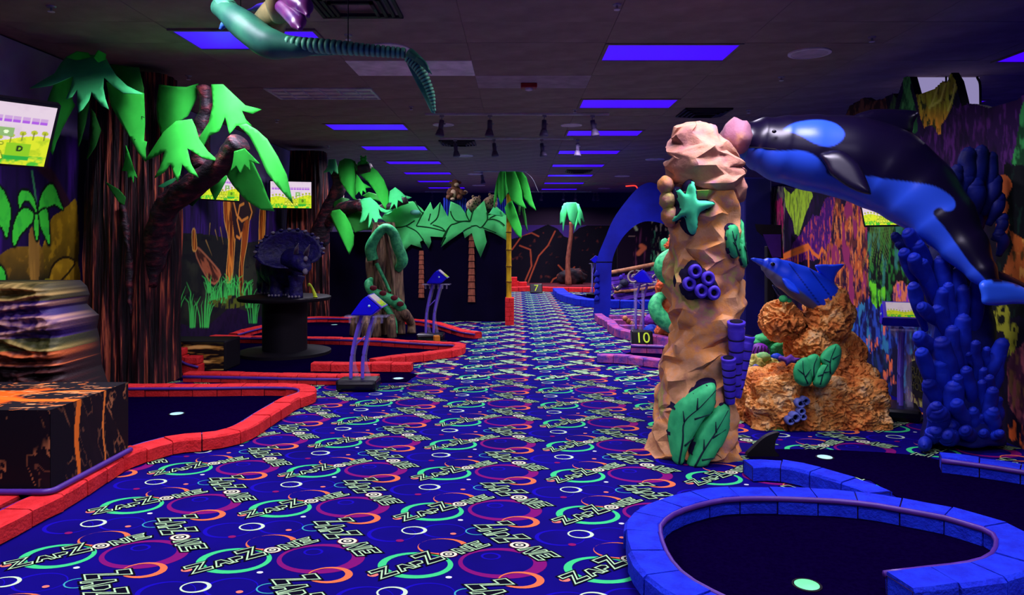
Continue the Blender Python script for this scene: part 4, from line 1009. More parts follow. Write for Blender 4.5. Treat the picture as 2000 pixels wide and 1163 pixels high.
# dark gap with green strands, green growth
a = rough_reg([(1694, 410), (1760, 410), (1800, 560), (1800, 640), (1700, 640)], .06, 3); cv.mix(a, (8, 10, 14)); cv.mix(a*sm(.5, .66, n2)*.9, (40, 128, 44)); cv.mix(a*sm(.6, .7, n1)*.6, (60, 150, 130))
for k in range(14):
    x0 = 1702+k*3.4; cv.seg([RM(x0, 436), RM(x0-3-k*.3, 470), RM(x0-10-random.uniform(0, 8), 505+random.uniform(0, 40))], .008, (110, 160, 60), .9, True)
a = rough_reg([(1698, 552), (1712, 550), (1714, 600), (1704, 606)], .05, 4)+rough_reg([(1716, 566), (1730, 560), (1728, 592), (1718, 596)], .05, 5); cv.mix(a*sm(.3, .55, n2), (110, 230, 40))
a = rough_reg([(1738, 620), (1744, 575), (1752, 555), (1762, 545), (1775, 556), (1790, 590), (1798, 620), (1790, 640), (1742, 640)], .06, 6); cv.mix(a, (70, 24, 96)); cv.mix(a*sm(.42, .55, n3), (240, 132, 84)); cv.mix(a*sm(.6, .7, n2), (150, 60, 190))
# blue growth low down
a = rough_reg([(1664, 610), (1690, 588), (1720, 600), (1736, 590), (1760, 620), (1830, 620), (1840, 700), (1820, 760), (1760, 770), (1700, 760), (1664, 690)], .08, 7); cv.mix(a, (14, 14, 76)); cv.mix(a*sm(.46, .6, n2), (40, 76, 180)); cv.mix(a*sm(.6, .68, n1), (50, 130, 170))
a = rough_reg([(1664, 690), (1760, 680), (1770, 850), (1700, 850)], .06, 8); cv.mix(a*.9, (14, 8, 48)); cv.mix(a*sm(.58, .66, n2)*.7, (34, 60, 140))
for x, y in [(1698, 668), (1706, 676), (1712, 668), (1730, 640), (1734, 700), (1740, 715), (1738, 728), (1744, 740), (1728, 732)]:
    cv.mix(rough_reg([(x-5, y-9), (x+4, y-8), (x+5, y+8), (x-4, y+9)], .06, x % 5)*sm(.4, .6, n3), (250, 120, 70))
a = rough_reg([(1772, 690), (1860, 690), (1880, 860), (1775, 840)], .06, 9); cv.mix(a, (38, 22, 44)); cv.mix(a*sm(.5, .62, n2)*.8, (120, 66, 58)); cv.mix(a*sm(.63, .7, n3), (170, 160, 80))
# upper right: purple cliffs, brown hump, green peak, yellow drip fan
a = rough_reg([(1880, 200), (2000, 180), (2400, 60), (2400, 330), (1990, 340), (1960, 420), (1800, 420), (1790, 280)], .06, 10); cv.mix(a, (44, 14, 66)); cv.mix(a*sm(.5, .66, n3), (90, 36, 112)); cv.mix(a*sm(.55, .66, n1)*.7, (18, 6, 34))
a = rough_reg([(1648, 235), (1660, 206), (1690, 188), (1712, 200), (1730, 192), (1740, 240)], .03, 11); cv.mix(a, (52, 30, 32)); cv.mix(a*sm(.5, .6, n2), (120, 74, 56))
a = reg([(1746, 184), (1752, 192), (1744, 240), (1730, 236)]); cv.mix(a*(.4+.6*sm(.4, .6, n3)), (66, 110, 56))
a = reg([(1750, 240), (1765, 180), (1764, 150), (1782, 148), (1778, 170), (1790, 215), (1794, 255), (1788, 262), (1770, 245)]); cv.mix(a, (34, 96, 48)); cv.mix(a*sm(.45, .62, n2), (84, 176, 84))
a = reg([(1790, 182), (1796, 184), (1826, 172), (1840, 158), (1850, 161), (1858, 140), (1868, 156), (1872, 170), (1860, 208), (1848, 232), (1838, 246), (1838, 262), (1834, 264), (1826, 250), (1816, 244), (1806, 250), (1800, 236), (1794, 210)])
cv.mix(a, (150, 140, 30)); cv.mix(a*sm(.4, .6, n3), (196, 206, 50)); cv.mix(a*sm(205, 240, PYg)*(.5+.5*sm(.35, .55, n3)), (240, 160, 40)); cv.mix(a*sm(.6, .66, n2), (60, 70, 24))
for L in ([(1816, 210), (1838, 196), (1847, 165)], [(1832, 172), (1824, 195), (1818, 208)], [(1853, 215), (1862, 190), (1866, 165)]): cv.seg([RM(*p) for p in L], .012, (226, 230, 90))
# far right: green stalk, twisted orange ribbon, brown coral, yellow tubes, rose rock
a = rough_reg([(2000, 190), (2060, 160), (2080, 360), (1990, 350), (1975, 320), (1985, 290), (1993, 240)], .03, 12); cv.mix(a, (20, 70, 34)); cv.mix(a*sm(.45, .6, n2), (60, 170, 80))
a = rough_reg([(1962, 320), (2100, 330), (2100, 620), (1940, 620), (1950, 480)], .03, 13); cv.mix(a, (8, 12, 16)); cv.mix(a*sm(.6, .68, n2)*.5, (20, 60, 44))
for P in ([(1955, 345), (1966, 342), (1977, 358), (1974, 374), (1958, 400), (1945, 414), (1940, 414), (1952, 388), (1956, 362)], [(1964, 398), (1970, 396), (1970, 412), (1960, 432), (1948, 450), (1946, 442), (1954, 424)], [(1968, 428), (1973, 440), (1966, 460), (1950, 484), (1949, 474), (1958, 458)], [(1945, 322), (1950, 322), (1949, 352), (1944, 352)]): cv.poly([RM(*p) for p in smooth_outline(P, 3)], (238, 118, 52))
a = rough_reg([(1972, 450), (2000, 466), (2100, 480), (2100, 570), (1990, 560), (1960, 535), (1968, 510), (1980, 480)], .03, 14); cv.mix(a, (190, 96, 36)); cv.mix(a*sm(.5, .6, n2), (90, 60, 20)); cv.mix(a*sm(.62, .7, n3), (226, 160, 70))
for P in ([(1946, 608), (1952, 598), (1964, 596), (1972, 604), (1974, 640), (1972, 690), (1966, 690), (1962, 650), (1946, 645)], [(1976, 636), (1984, 632), (1990, 642), (1984, 680), (1976, 700), (1973, 690)], [(1940, 612), (1944, 610), (1944, 634), (1939, 632)]):
    m = reg(smooth_outline(P, 3)); cv.mix(m, (186, 190, 50)); cv.mix(m*sm(.5, .6, n2), (90, 96, 20))
for x, y, rx, ry in [(1960, 606, 4, 5), (1957, 625, 7, 10), (1982, 645, 3, 5)]: cv.mix(reg([(x+rx*math.cos(t/8*6.283), y+ry*math.sin(t/8*6.283)) for t in range(8)]), (16, 18, 14))
a = rough_reg([(1968, 700), (1990, 680), (2020, 660), (2200, 660), (2200, 800), (2000, 830), (1972, 790)], .05, 15); cv.mix(a, (80, 34, 62)); cv.mix(a*sm(.45, .6, n2), (170, 86, 96)); cv.mix(a*sm(.6, .68, n1)*.7, (150, 110, 60))
a = rough_reg([(1968, 818), (1985, 826), (2100, 830), (2100, 910), (1985, 905), (1972, 850)], .05, 16); cv.mix(a*sm(.5, .58, n2), (236, 104, 44))
M['mural'] = vpaint('hand_painted_mural', .75, .15)
xf = RX-.004
wall_reef = struct(cv.build('wall_reef_mural', lambda u, v: (xf, u, v), M['mural'], None, keep))
prof = [(3.45, 0)]+[(u, v-.004) for u, v in zip(tu, tv) if 3.45 < u < 10.7]+[(10.7, 0)]
poly_prism('wall_panel', prof, lambda u, v, w2: (RX+w2, u, v), .06, M['black'], wall_reef)
# round black sign on the mural
e = empty('round_sign', 'round black sign with dim olive lettering on the reef mural', 'sign', (RX-.02, 6.05, .25))
sc = RM(1800, 741); SR = .155
V, F = [], []
for xx in (RX-.003, RX-.03):
    for k in range(40): an = 2*math.pi*k/40; V.append((xx, sc[0]+SR*1.25*math.cos(an), sc[1]+SR*math.sin(an)))
F = [tuple(range(40)), tuple(range(79, 39, -1))]+[(k, (k+1) % 40, (k+1) % 40+40, k+40) for k in range(40)]
mesh('sign_disc', V, F, M['black'], e)
M['olive'] = paint('dim_olive_paint', (66, 62, 30), rough=.8)
def text_obj(name, s, size, mat, loc, rot, parent=None, ext=.002, align='CENTER'):
    c = bpy.data.curves.new(name, 'FONT'); c.body = s; c.size = size; c.extrude = ext; c.align_x = align; c.align_y = 'CENTER'; c.materials.append(mat)
    t = bpy.data.objects.new(name, c); COL.objects.link(t); t.rotation_euler = rot; t.location = loc
    dg = bpy.context.evaluated_depsgraph_get(); me = bpy.data.meshes.new_from_object(t.evaluated_get(dg))
    o = bpy.data.objects.new(name, me); COL.objects.link(o); o.location = loc; o.rotation_euler = rot
    if parent: o.parent = parent
    bpy.data.objects.remove(t); return o
for k, (s, z) in enumerate((('PUTT', .06), ('MINI', -.005), ('HOLE', -.07))):
    text_obj('sign_lettering', s, .085, M['olive'], (RX-.032, sc[0], sc[1]+z), (R(90), 0, R(-90)), e)
adopt(e)
# hanging white panel and its wires beyond the mural
M['cable'] = paint('black_cable', (6, 4, 12), rough=.5)
e = empty('hanging_panel', 'pale hanging panel on black cables beyond the mural top', 'hanging panel', (4.6, 7.2, 0))
M['panelglow'] = emitter('white_panel_added_glow', (148, 138, 186), .9)  # glow added to the white board, standing in for lamp light on it
p0, p1 = W(1784, 214, 7.6), W(1913, 151, 7.6)
box('board', (p0.x, 7.6, p0.z-.3), (p1.x, 7.63, p1.z), M['panelglow'], e, .004)
tube('cable', [W(1913, 93, 7.55)+Vector((0, 0, 0)), W(1908, 145, 7.57), W(1914, 165, 7.58), W(1915, 210, 7.58)], [.012], M['cable'], e, 8, 6)
tube('cable', [W(1847, 120, 7.55), W(1848, 160, 7.58)], [.010], M['cable'], e, 8, 3)
tube('cable', [W(1913, 93, 7.55), W(1913, 72, 7.2)], [.008], M['cable'], e, 8, 3)
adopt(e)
# dark monitor and blue column behind the pillar
M['navy'] = paint('dark_navy_paint', (16, 10, 96), (10, 6, 70), scale=1.5, rough=.6)
tag(box('navy_column', (2.98, 9.4, 0), (3.34, 9.8, 2.25), M['navy'], None, .02), 'dark navy square column between the pillar and the reef mural', 'column')
e = empty('arcade_monitor', 'dark violet slanted monitor housing beside the navy column', 'monitor', (3.2, 8.6, 0))
M['vscreen'] = paint('dim_violet_screen', (58, 26, 110), rough=.4)
poly_prism('housing', [(1474, 438), (1526, 440), (1530, 505), (1512, 505), (1500, 470), (1478, 452)], lambda u, v, w2: W(u, v, 8.6+w2), .35, M['black'], e)
poly_prism('screen', [(1490, 458), (1525, 458), (1526, 503), (1508, 503)], lambda u, v, w2: W(u, v, 8.585+w2), .012, M['vscreen'], e)
box('post', (3.05, 8.75, 0), (3.15, 8.85, 1.35), M['black'], e, .01); adopt(e)
# ------------------------------------------------------------------ score kiosks
M['uvplastic'] = paint('glossy_blue_console', (18, 10, 236), (12, 4, 200), scale=3, rough=.3, spec=.4)
M['tubem'] = paint('violet_steel_tube', (120, 96, 235), rough=.25, spec=.5, metal=.2)
def clear_mat():
    m, nt, b = nodes('clear_acrylic'); b.inputs['Base Color'].default_value = (.55, .5, .8, 1); b.inputs['Roughness'].default_value = .08
    tr = nt.nodes.new('ShaderNodeBsdfTransparent'); mx = nt.nodes.new('ShaderNodeMixShader'); mx.inputs[0].default_value = .16
    out = nt.nodes['Material Output']; nt.links.new(tr.outputs[0], mx.inputs[1]); nt.links.new(b.outputs[0], mx.inputs[2]); nt.links.new(mx.outputs[0], out.inputs[0]); return m
M['acrylic'] = clear_mat()
def screen_canvas(nu=72, nv=40):
    c = Canvas(0, 1.78, 0, 1, 1.78/nu, (236, 215, 235)); 
    return c
def tv_paint(full=True):
    c = Canvas(0, 1.78, 0, 1, 1/90, (225, 205, 222))
    n = fbm(c.u*4, c.v*4, 4, 5); c.mix(np.clip((n-.45)*3, 0, 1)*.6*(c.v > .45), (196, 160, 196)); c.mix(np.clip((n-.6)*4, 0, 1)*.5, (250, 240, 250))
    hill = .40+.05*np.sin(c.u*5)+.06*np.clip((c.u-1)/.7, 0, 1); c.mix((c.v < hill).astype(float), (216, 226, 40))
    g = fbm(c.u*12, c.v*12, 3, 8); c.mix((c.v < hill-.02)*np.clip((g-.5)*5, 0, 1)*.8, (170, 200, 30)); c.mix((c.v < .16)*np.clip((g-.4)*5, 0, 1), (70, 190, 50))
    for k in range(12):
        u = .1+k*.145; v = float(np.interp(u, c.u[0], hill[0]))+.06
        c.mix((np.hypot(c.u-u, (c.v-v)*1.2) < .045).astype(float), (180, 190, 40)); c.seg([(u, v-.12), (u, v)], .008, (120, 130, 40))
    if full:
        for k in range(14):
            u = .06+k*.1185; c.poly([(u, .70), (u+.1, .70), (u+.1, .735), (u, .735)], (170, 90, 220)); c.poly([(u, .74), (u+.1, .74), (u+.1, .79), (u, .79)], (200, 160, 214))
        c.poly([(1.08, .46), (1.29, .46), (1.29, .61), (1.08, .61)], (140, 180, 110)); c.mix((np.hypot(c.u-1.185, c.v-.535) < .03).astype(float), (235, 255, 210))
        c.poly([(1.22, .08), (1.54, .08), (1.54, .36), (1.22, .36)], (140, 200, 30)); c.poly([(1.22, .08), (1.54, .08), (1.54, .15), (1.22, .15)], (40, 170, 60))
        c.seg([(1.37, .24), (1.37, .31), (1.41, .31), (1.43, .29), (1.43, .26), (1.405, .24), (1.37, .24)], .013, (20, 40, 20))
        L = {'P': [[(0, 0), (0, 1), (.7, 1), (.7, .5), (0, .5)]], 'U': [[(0, 1), (0, 0), (.8, 0), (.8, 1)]], 'T': [[(0, 1), (.9, 1)], [(.45, 1), (.45, 0)]], 'M': [[(0, 0), (0, 1), (.45, .4), (.9, 1), (.9, 0)]], 'A': [[(0, 0), (.4, 1), (.8, 0)], [(.2, .4), (.6, .4)]], 'N': [[(0, 0), (0, 1), (.8, 0), (.8, 1)]], 'I': [[(.2, 0), (.2, 1)]]}
        for s, u0, v0 in (('PUTT', .66, .24), ('MANIA', .62, .10)):
            u = u0
            for ch in s:
                for st in L[ch]:
                    c.seg([(u+a*.1, v0+b*.1) for a, b in st], .028, (80, 110, 10))
                for st in L[ch]: c.seg([(u+a*.1, v0+b*.1) for a, b in st], .014, (245, 250, 80))
                u += .135 if ch != 'I' else .075
    return c
M['tvscreen'] = vpaint('lit_tv_screen', .3, .3, emit=1.05)
M['kscreen'] = vpaint('lit_kiosk_screen', .3, .3, emit=.6)
def kiosk(base, height, lean, face, label, foot=(.19, .13)):
    """two bent violet tubes on a black rock foot, a clear tray and a tilted console with a lit tablet. lean: sideways shift of the top"""
    e = empty('score_kiosk', label, 'kiosk', base, face, group='mini golf score kiosks')
    V, F = [], []
    bm = bmesh.new(); bm_box(bm, (-foot[0], -foot[1], 0), (foot[0], foot[1], .1), .03)
    for v in bm.verts: v.co += Vector(mnoise.noise_vector(v.co*9))*.015; v.co.z = max(v.co.z, 0)
    from_bm('rock_foot', bm, M['blackgloss'], e)
    H = height
    for k, s in enumerate((-.055, .055)):
        tube('bent_tube', [(s-.02, 0, .08), (s-.015, 0, H*.35), (s+lean*.25, 0, H*.62), (s+lean*.8, 0, H*.86)], [.017], M['tubem'], e, 12, 8)
        tube('clear_tube', [(s+.03, .06, .08), (s-.01, .05, H*.4), (s+lean*.5+.04, .05, H*.86)], [.024], M['acrylic'], e, 12, 8)
    tube('cross_bar', [(-.05, 0, H*.5), (.06, 0, H*.62)], [.006], M['tubem'], e, 8, 3)
    c = Vector((lean*.8, 0, H*.86))
    tr = tube('clear_tray', [c+Vector((-.2, 0, 0)), c+Vector((.2, 0, 0))], [(.1, .012)], M['acrylic'], e, 16, 3, (0, 0, 1))
    for k in range(6): tube('pencil_holder', [c+Vector((-.15+k*.06, -.06, -.06)), c+Vector((-.15+k*.06, -.06, .01))], [.012], M['acrylic'], e, 10, 2)
    # console wedge
    ang = .62
    Rm = Matrix.Rotation(-ang, 3, 'Y')
    bm = bmesh.new()
    prof = [(-.13, 0), (.07, 0), (.15, .07), (.02, .18), (-.02, .15)]
    f = []
    for y in (-.15, .15): f.append([bm.verts.new((c.x+x, y, c.z+.02+z)) for x, z in prof])
    bm.faces.new(f[0]); bm.faces.new(f[1][::-1])
    for i in range(5): bm.faces.new((f[0][i], f[1][i], f[1][(i+1) % 5], f[0][(i+1) % 5]))
    bmesh.ops.bevel(bm, geom=bm.edges[:], offset=.01, segments=2, affect='EDGES')
    con = from_bm('console', bm, M['uvplastic'], e)
    a, b = Vector((c.x+.163, 0, c.z+.088)), Vector((c.x+.028, 0, c.z+.203)); u = (b-a).normalized(); nn = Vector((u.z, 0, -u.x))*1
    if nn.z < 0: nn = -nn
    cvs = tv_paint(False)
    def put(uu, vv): p = a.lerp(b, .06+.88*vv)+nn*.012; return (p.x, (uu/1.78-.5)*.24, p.z)
    bm = bmesh.new()
    vv = [a+Vector((0, -.145, 0)), a+Vector((0, .145, 0)), b+Vector((0, .145, 0)), b+Vector((0, -.145, 0))]
    v1 = [bm.verts.new(p) for p in vv]; v2 = [bm.verts.new(p+nn*.01) for p in vv]; bm.faces.new(v1[::-1]); bm.faces.new(v2)
    for i in range(4): bm.faces.new((v1[i], v1[(i+1) % 4], v2[(i+1) % 4], v2[i]))
    t = from_bm('tablet', bm, M['tubem'], e)
    cvs.build('tablet_screen', put, M['kscreen'], t)
    blob('console_lamp', (c.x+.05, -.152, c.z+.11), (.012, .006, .012), M['cupw'], e, 2)
    return e
kiosk(Vector((-1.5, 6.79, .0085)), .80, .1, 0, 'clear score kiosk with blue console at the straight red border')
kiosk(Vector((-1.22, 10.15, .0085)), .92, .1, 0, 'clear score kiosk with blue console beside the snake tree')
kiosk(Vector((1.80, 10.63, .0085)), .90, -.1, R(165), 'clear score kiosk with blue console beside the coral tower', (.11, .09))
e = kiosk(Vector((3.06, 5.72, 0)), .84, .12, R(-112), 'blue score kiosk with lit tablet between the orange coral and the orca coral')
kiosk(Vector((1.95, 18.2, .0085)), .98, -.1, R(170), 'far score kiosk beside the foot of the blue arch')
# hole number markers
M['neon'] = paint('neon_yellow_green', (220, 255, 60), rough=.6); M['amber'] = paint('amber_marker', (220, 130, 30), rough=.7)
def marker(p, num, label, s=1.0, rz=0):
    e = empty('hole_marker', label, 'marker', p, rz, group='hole number markers')
    bm = bmesh.new(); bm_box(bm, (-.14*s, -.06*s, 0), (.14*s, .08*s, .2*s), .02*s)
    for v in bm.verts:
        if v.co.z > .1*s: v.co.y += .05*s
        v.co += Vector(mnoise.noise_vector(v.co*9+p))*.012*s; v.co.z = max(0, v.co.z)
    from_bm('black_rock', bm, M['blackgloss'], e)
    if num: text_obj('number', num, .2*s, M['neon'], (0, -.055*s, .11*s), (R(70), 0, 0), e, .004)
    return e
marker(FL(1254, 676), '10', 'black stone marker with neon number 10', 1.0)
marker(FL(1047, 573), '7', 'black stone marker with neon number 7 at the far red border', 1.25)
e = empty('hole_marker', 'dark marker with an amber block beside the far score kiosk', 'marker', FL(855, 674), group='hole number markers')
box('wedge', (-.3, -.08, 0), (.12, .1, .05), M['blackgloss'], e, .01); box('amber_block', (-.06, -.05, .05), (.02, .02, .13), M['amber'], e, .01).rotation_euler = (0, .0, .4)
# black shark fin beside the pillar
e = empty('black_fin', 'small black shark fin standing beside the rock pillar', 'fin', FL(1495, 893))
P = smooth_outline([(-.12, 0), (-.08, .06), (.0, .13), (.085, .155), (.06, .1), (.055, .04), (.075, 0)], 4)
poly_prism('fin_blade', P, lambda u, v, w2: (u, -.02+w2, v+.0085), .04, M['black'], e)
# ------------------------------------------------------------------ painted jungle mural on the left wall
LX = -4.345
def LM(px, py): d = LX*FPX/(px-VX); return (d, CH-(py-VY)/FPX*d)
cl = Canvas(5.0, 14.6, 0, 3.14, .012, (30, 10, 66))
U, Vv = cl.u, cl.v
n1 = fbm(U*6, Vv*1.2, 4, 51); n2 = fbm(U*16, Vv*12, 4, 52); n3 = fbm(U*22, Vv*2, 3, 53); n4 = fbm(U*2.2, Vv*2.2, 4, 54)
cl.mix(sm(.42, .66, n1)*.9, (66, 26, 128)); cl.mix(sm(.52, .66, n3)*.7, (16, 6, 44))
cl.mix(sm(2.42, 2.5, Vv+.1*(n4-.5)), (170, 156, 210)); cl.mix(sm(2.42, 2.6, Vv)*sm(.4, .65, n4)*.7, (120, 106, 170))
LP = lambda L, k=3: [LM(*p) for p in (smooth_outline(L, k) if k > 1 else L)]
cl.mix((U < 7.6)*sm(.75, .55, Vv), (14, 8, 34))
cl.seg(LP([(62, 335), (68, 375), (72, 415)], 1), .012, (60, 150, 90))
cl.seg(LP([(80, 325), (100, 345), (125, 390), (140, 420)], 1), .06, (50, 22, 40)); 
def shade(P, col, dark, y0, y1, n=n2):
    m = cl.inside(P).astype(float); cl.mix(m, dark); vv = sm(y0, y1, Vv); cl.mix(m*vv*(.75+.5*(n-.5)), col); cl.mix(m*sm(.62, .7, n)*.4, tuple(min(255, c*1.2) for c in col)); return m
shade(LP([(150, 396), (134, 401), (120, 412), (100, 427), (95, 455), (83, 480), (76, 556), (100, 540), (125, 510), (152, 520)]), (182, 146, 22), (26, 28, 14), LM(145, 545)[1], LM(145, 430)[1])
shade(LP([(0, 498), (20, 485), (52, 481), (82, 484), (74, 553), (-40, 556), (-40, 520)]), (140, 106, 26), (22, 30, 18), LM(40, 560)[1], LM(40, 490)[1])
shade(LP([(98, 566), (100, 524), (124, 503), (152, 516), (152, 567)]), (188, 152, 28), (120, 90, 14), LM(120, 566)[1], LM(120, 520)[1])
cl.seg(LP([(98, 566), (100, 524), (124, 503), (146, 516)]), .012, (40, 30, 10))
shade(LP([(88, 572), (105, 568), (152, 569), (152, 640), (113, 618), (86, 598)]), (104, 104, 22), (16, 18, 18), LM(120, 630)[1], LM(120, 575)[1])
shade(LP([(76, 560), (84, 548), (97, 545), (96, 566), (84, 570)]), (150, 150, 30), (90, 90, 20), 0, .5)
shade(LP([(57, 450), (65, 446), (76, 470), (75, 552), (61, 556), (55, 500)]), (160, 122, 48), (96, 66, 26), .6, 1.0, n3)
for P in ([(72, 418), (66, 390), (55, 374), (42, 373), (36, 385), (38, 406), (46, 393), (56, 393), (65, 405)], [(76, 417), (78, 390), (88, 368), (100, 360), (108, 370), (115, 390), (122, 409), (108, 400), (98, 402), (85, 410)], [(65, 418), (50, 407), (37, 415), (28, 435), (24, 460), (28, 481), (38, 460), (52, 445), (63, 432)], [(75, 420), (84, 410), (92, 412), (95, 440), (96, 478), (88, 462), (78, 440)], [(68, 422), (73, 422), (75, 450), (72, 470), (67, 450)], [(-30, 345), (0, 366), (12, 385), (20, 410), (18, 440), (12, 464), (4, 445), (-20, 420)], [(-20, 515), (4, 524), (10, 553), (-20, 556)]):
    Q = LP(P, 4); cl.seg(Q+[Q[0]], .022, (8, 24, 14)); cl.poly(Q, (66, 232, 62)); c = (sum(q[0] for q in Q)/len(Q), sum(q[1] for q in Q)/len(Q)); cl.mix(cl.inside(Q)*sm(.55, .7, n2)*.5, (40, 190, 60))
# second bay: swamp, roots, fallen log, reeds
m = cl.inside(LP([(300, 470), (340, 455), (420, 460), (480, 475), (520, 470), (600, 500), (600, 700), (300, 700)], 2)).astype(float)
cl.mix(m, (26, 28, 30)); cl.mix(m*sm(.52, .68, n4)*.8, (52, 58, 44)); cl.mix(m*sm(.6, .7, fbm(U*3, Vv*9, 4, 57))*.8, (14, 10, 26))
m = cl.inside(LP([(300, 640), (350, 632), (400, 642), (450, 600), (500, 618), (560, 630), (600, 700), (300, 740)], 2)).astype(float); cl.mix(m, (34, 14, 56)); cl.mix(m*sm(.5, .65, n2)*.7, (20, 8, 36))
def root(P, k=2):
    Q = LP(P, 3); m = cl.inside(Q).astype(float); cl.mix(m, (166, 78, 22)); cl.mix(m*sm(.48, .6, n3), (244, 150, 50)); cl.mix(m*sm(.56, .66, fbm(U*30, Vv*3, 3, 58)), (90, 34, 14)); cl.seg(Q+[Q[0]], .012, (250, 190, 90), .7)
root([(438, 385), (458, 385), (460, 440), (457, 500), (453, 545), (446, 553), (441, 543), (446, 472), (438, 431)])
root([(470, 400), (488, 395), (486, 440), (482, 479), (475, 520), (474, 578), (468, 578), (467, 527), (472, 465)])
root([(508, 405), (518, 405), (516, 470), (508, 488), (505, 470)])
m = cl.inside(LP([(455, 385), (497, 385), (495, 425), (478, 432), (470, 462), (458, 465)], 3)).astype(float); cl.mix(m, (44, 20, 30))
for L in ([(470, 462), (463, 430), (468, 402), (476, 398)], [(486, 395), (492, 415), (488, 428)], [(462, 462), (468, 466), (472, 455)], [(455, 390), (462, 420), (472, 432), (484, 425)]): cl.seg(LP(L, 1), .022, (238, 150, 60))
Q = LP([(382, 486), (390, 487), (420, 520), (431, 537), (419, 555), (403, 541), (384, 503)], 2); m = cl.inside(Q).astype(float); cl.mix(m, (70, 34, 24)); cl.mix(m*sm(.46, .58, fbm(U*9+Vv*9, U*3-Vv*3, 3, 59)), (176, 96, 60)); cl.seg(Q+[Q[0]], .016, (200, 120, 80), .8)
root([(375, 452), (381, 450), (384, 486), (376, 488)])
for L in ([(410, 437), (408, 462)], [(420, 450), (425, 470)], [(430, 445), (436, 478)], [(402, 470), (414, 500)]): cl.seg(LP(L, 1), .014, (176, 140, 70), .9, True)
rg = random.Random(5)
def reeds(px, py, n, spread, hgt, col=(70, 222, 92)):
    for k in range(n):
        dx = rg.uniform(-spread, spread); h = hgt*rg.uniform(.5, 1); b = rg.choice((-1, 1))*rg.uniform(0, .35)
        x0 = px+dx*.3; cl.seg([LM(x0+dx*.25, py), LM(x0+dx*.4, py-h*.4), LM(x0+dx*.75, py-h*.75), LM(x0+dx*1.25+b*h*.3, py-h*(1-.25*abs(b)))], .02, col, 1, True)
for a in [(338, 632, 9, 18, 95), (375, 638, 8, 10, 100), (398, 638, 10, 18, 95), (420, 585, 10, 14, 48), (436, 590, 12, 16, 55), (455, 575, 12, 14, 48), (470, 580, 10, 14, 45), (485, 600, 8, 12, 50), (495, 630, 12, 16, 60), (490, 575, 6, 10, 40), (410, 570, 6, 10, 40)]: reeds(*a)
m = cl.inside(LP([(405, 592), (440, 580), (472, 572), (480, 596), (440, 604)], 2)).astype(float); cl.mix(m*sm(.4, .6, n2), (96, 110, 30))
M['ljmural'] = vpaint('hand_painted_jungle_mural', .75, .15)
wm = struct(cl.build('wall_jungle_mural', lambda u, v: (LX+.002, u, v), M['ljmural']))
# ------------------------------------------------------------------ lava block
e = empty('lava_block', 'black block painted with an orange lava pool and lava streams', 'block', (-3.2, 4.05, 0))
box('block', (-4.2, 3.70, .099), (-2.41, 4.44, .53), M['blackgloss'], e, .006)
box('plinth', (-4.15, 3.76, .0085), (-2.58, 4.38, .105), M['black'], e)
ct = Canvas(-4.2, -2.41, 3.70, 4.44, .0085, (16, 8, 16)); nn = fbm(ct.u*5, ct.v*9, 4, 61); n5 = fbm(ct.u*3, ct.v*14, 4, 62)
pool = np.clip((nn-.5)*.35+(.23-np.abs((ct.v-3.98)))*1.0, -1, 1); ed = np.clip((-2.78+.25*(nn-.5)-ct.u)*3, 0, 1)
ct.mix(np.clip(np.minimum(pool*14, ed*6), 0, 1), (236, 92, 8)); ct.mix((np.abs(n5-.5) < .02)*1.0*(ct.v > 3.75), (226, 150, 90)); ct.mix((np.abs(nn-.55) < .012)*.9, (250, 130, 50))
ct.seg([(-2.9, 4.0), (-2.7, 3.93), (-2.41, 3.93)], .03, (255, 110, 20)); ct.seg([(-2.85, 4.08), (-2.6, 4.18), (-2.41, 4.18)], .014, (250, 120, 40))
ct.build('lava_pool', lambda u, v: (u, v, .5315), M['mural'], e)
def lava_side(u0, u1, fn, seed, streams):
    cs = Canvas(u0, u1, .104, .53, .007, (15, 7, 18)); a = fbm(cs.u*6+cs.v*3, cs.v*2.2-cs.u*2, 4, seed); b = fbm(cs.u*16, cs.v*7, 3, seed+1)
    cs.mix(np.clip((a-.5)*3, 0, 1)*.5, (44, 24, 30)); cs.mix((np.abs(a-.5) < .012)*np.clip((b-.42)*4, 0, 1), (176, 110, 66)); cs.mix((np.abs(a-.62) < .01)*.7, (120, 74, 50))
    for u, w_, c in streams: cs.mix((np.abs(cs.u-u-.012*np.sin(cs.v*14)-.01*(b-.5)) < w_*(.5+.7*cs.v)).astype(float), c)
    cs.build('lava_face', fn, M['mural'], e)
lava_side(3.70, 4.44, lambda u, v: (-2.4085, u, v), 64, [(3.93, .026, (250, 122, 34)), (4.18, .011, (248, 136, 50))])
lava_side(-4.2, -2.41, lambda u, v: (u, 3.6985, v), 67, [])
adopt(e)
tag(tube('bumper_rail_hose', [(p.x, p.y, .114) for p in [Vector((-4.2, 3.684, 0)), Vector((-3.2, 3.684, 0)), Vector((-2.7, 3.684, 0)), Vector((-2.48, 3.684, 0)), Vector((-2.425, 3.687, 0)), Vector((-2.398, 3.71, 0)), Vector((-2.394, 3.78, 0)), Vector((-2.394, 4.1, 0)), Vector((-2.394, 4.44, 0))]], [(.016, .016)], M['rail'], None, 10, 8), 'violet rubber bumper hose around the foot of the lava block', 'bumper hose')
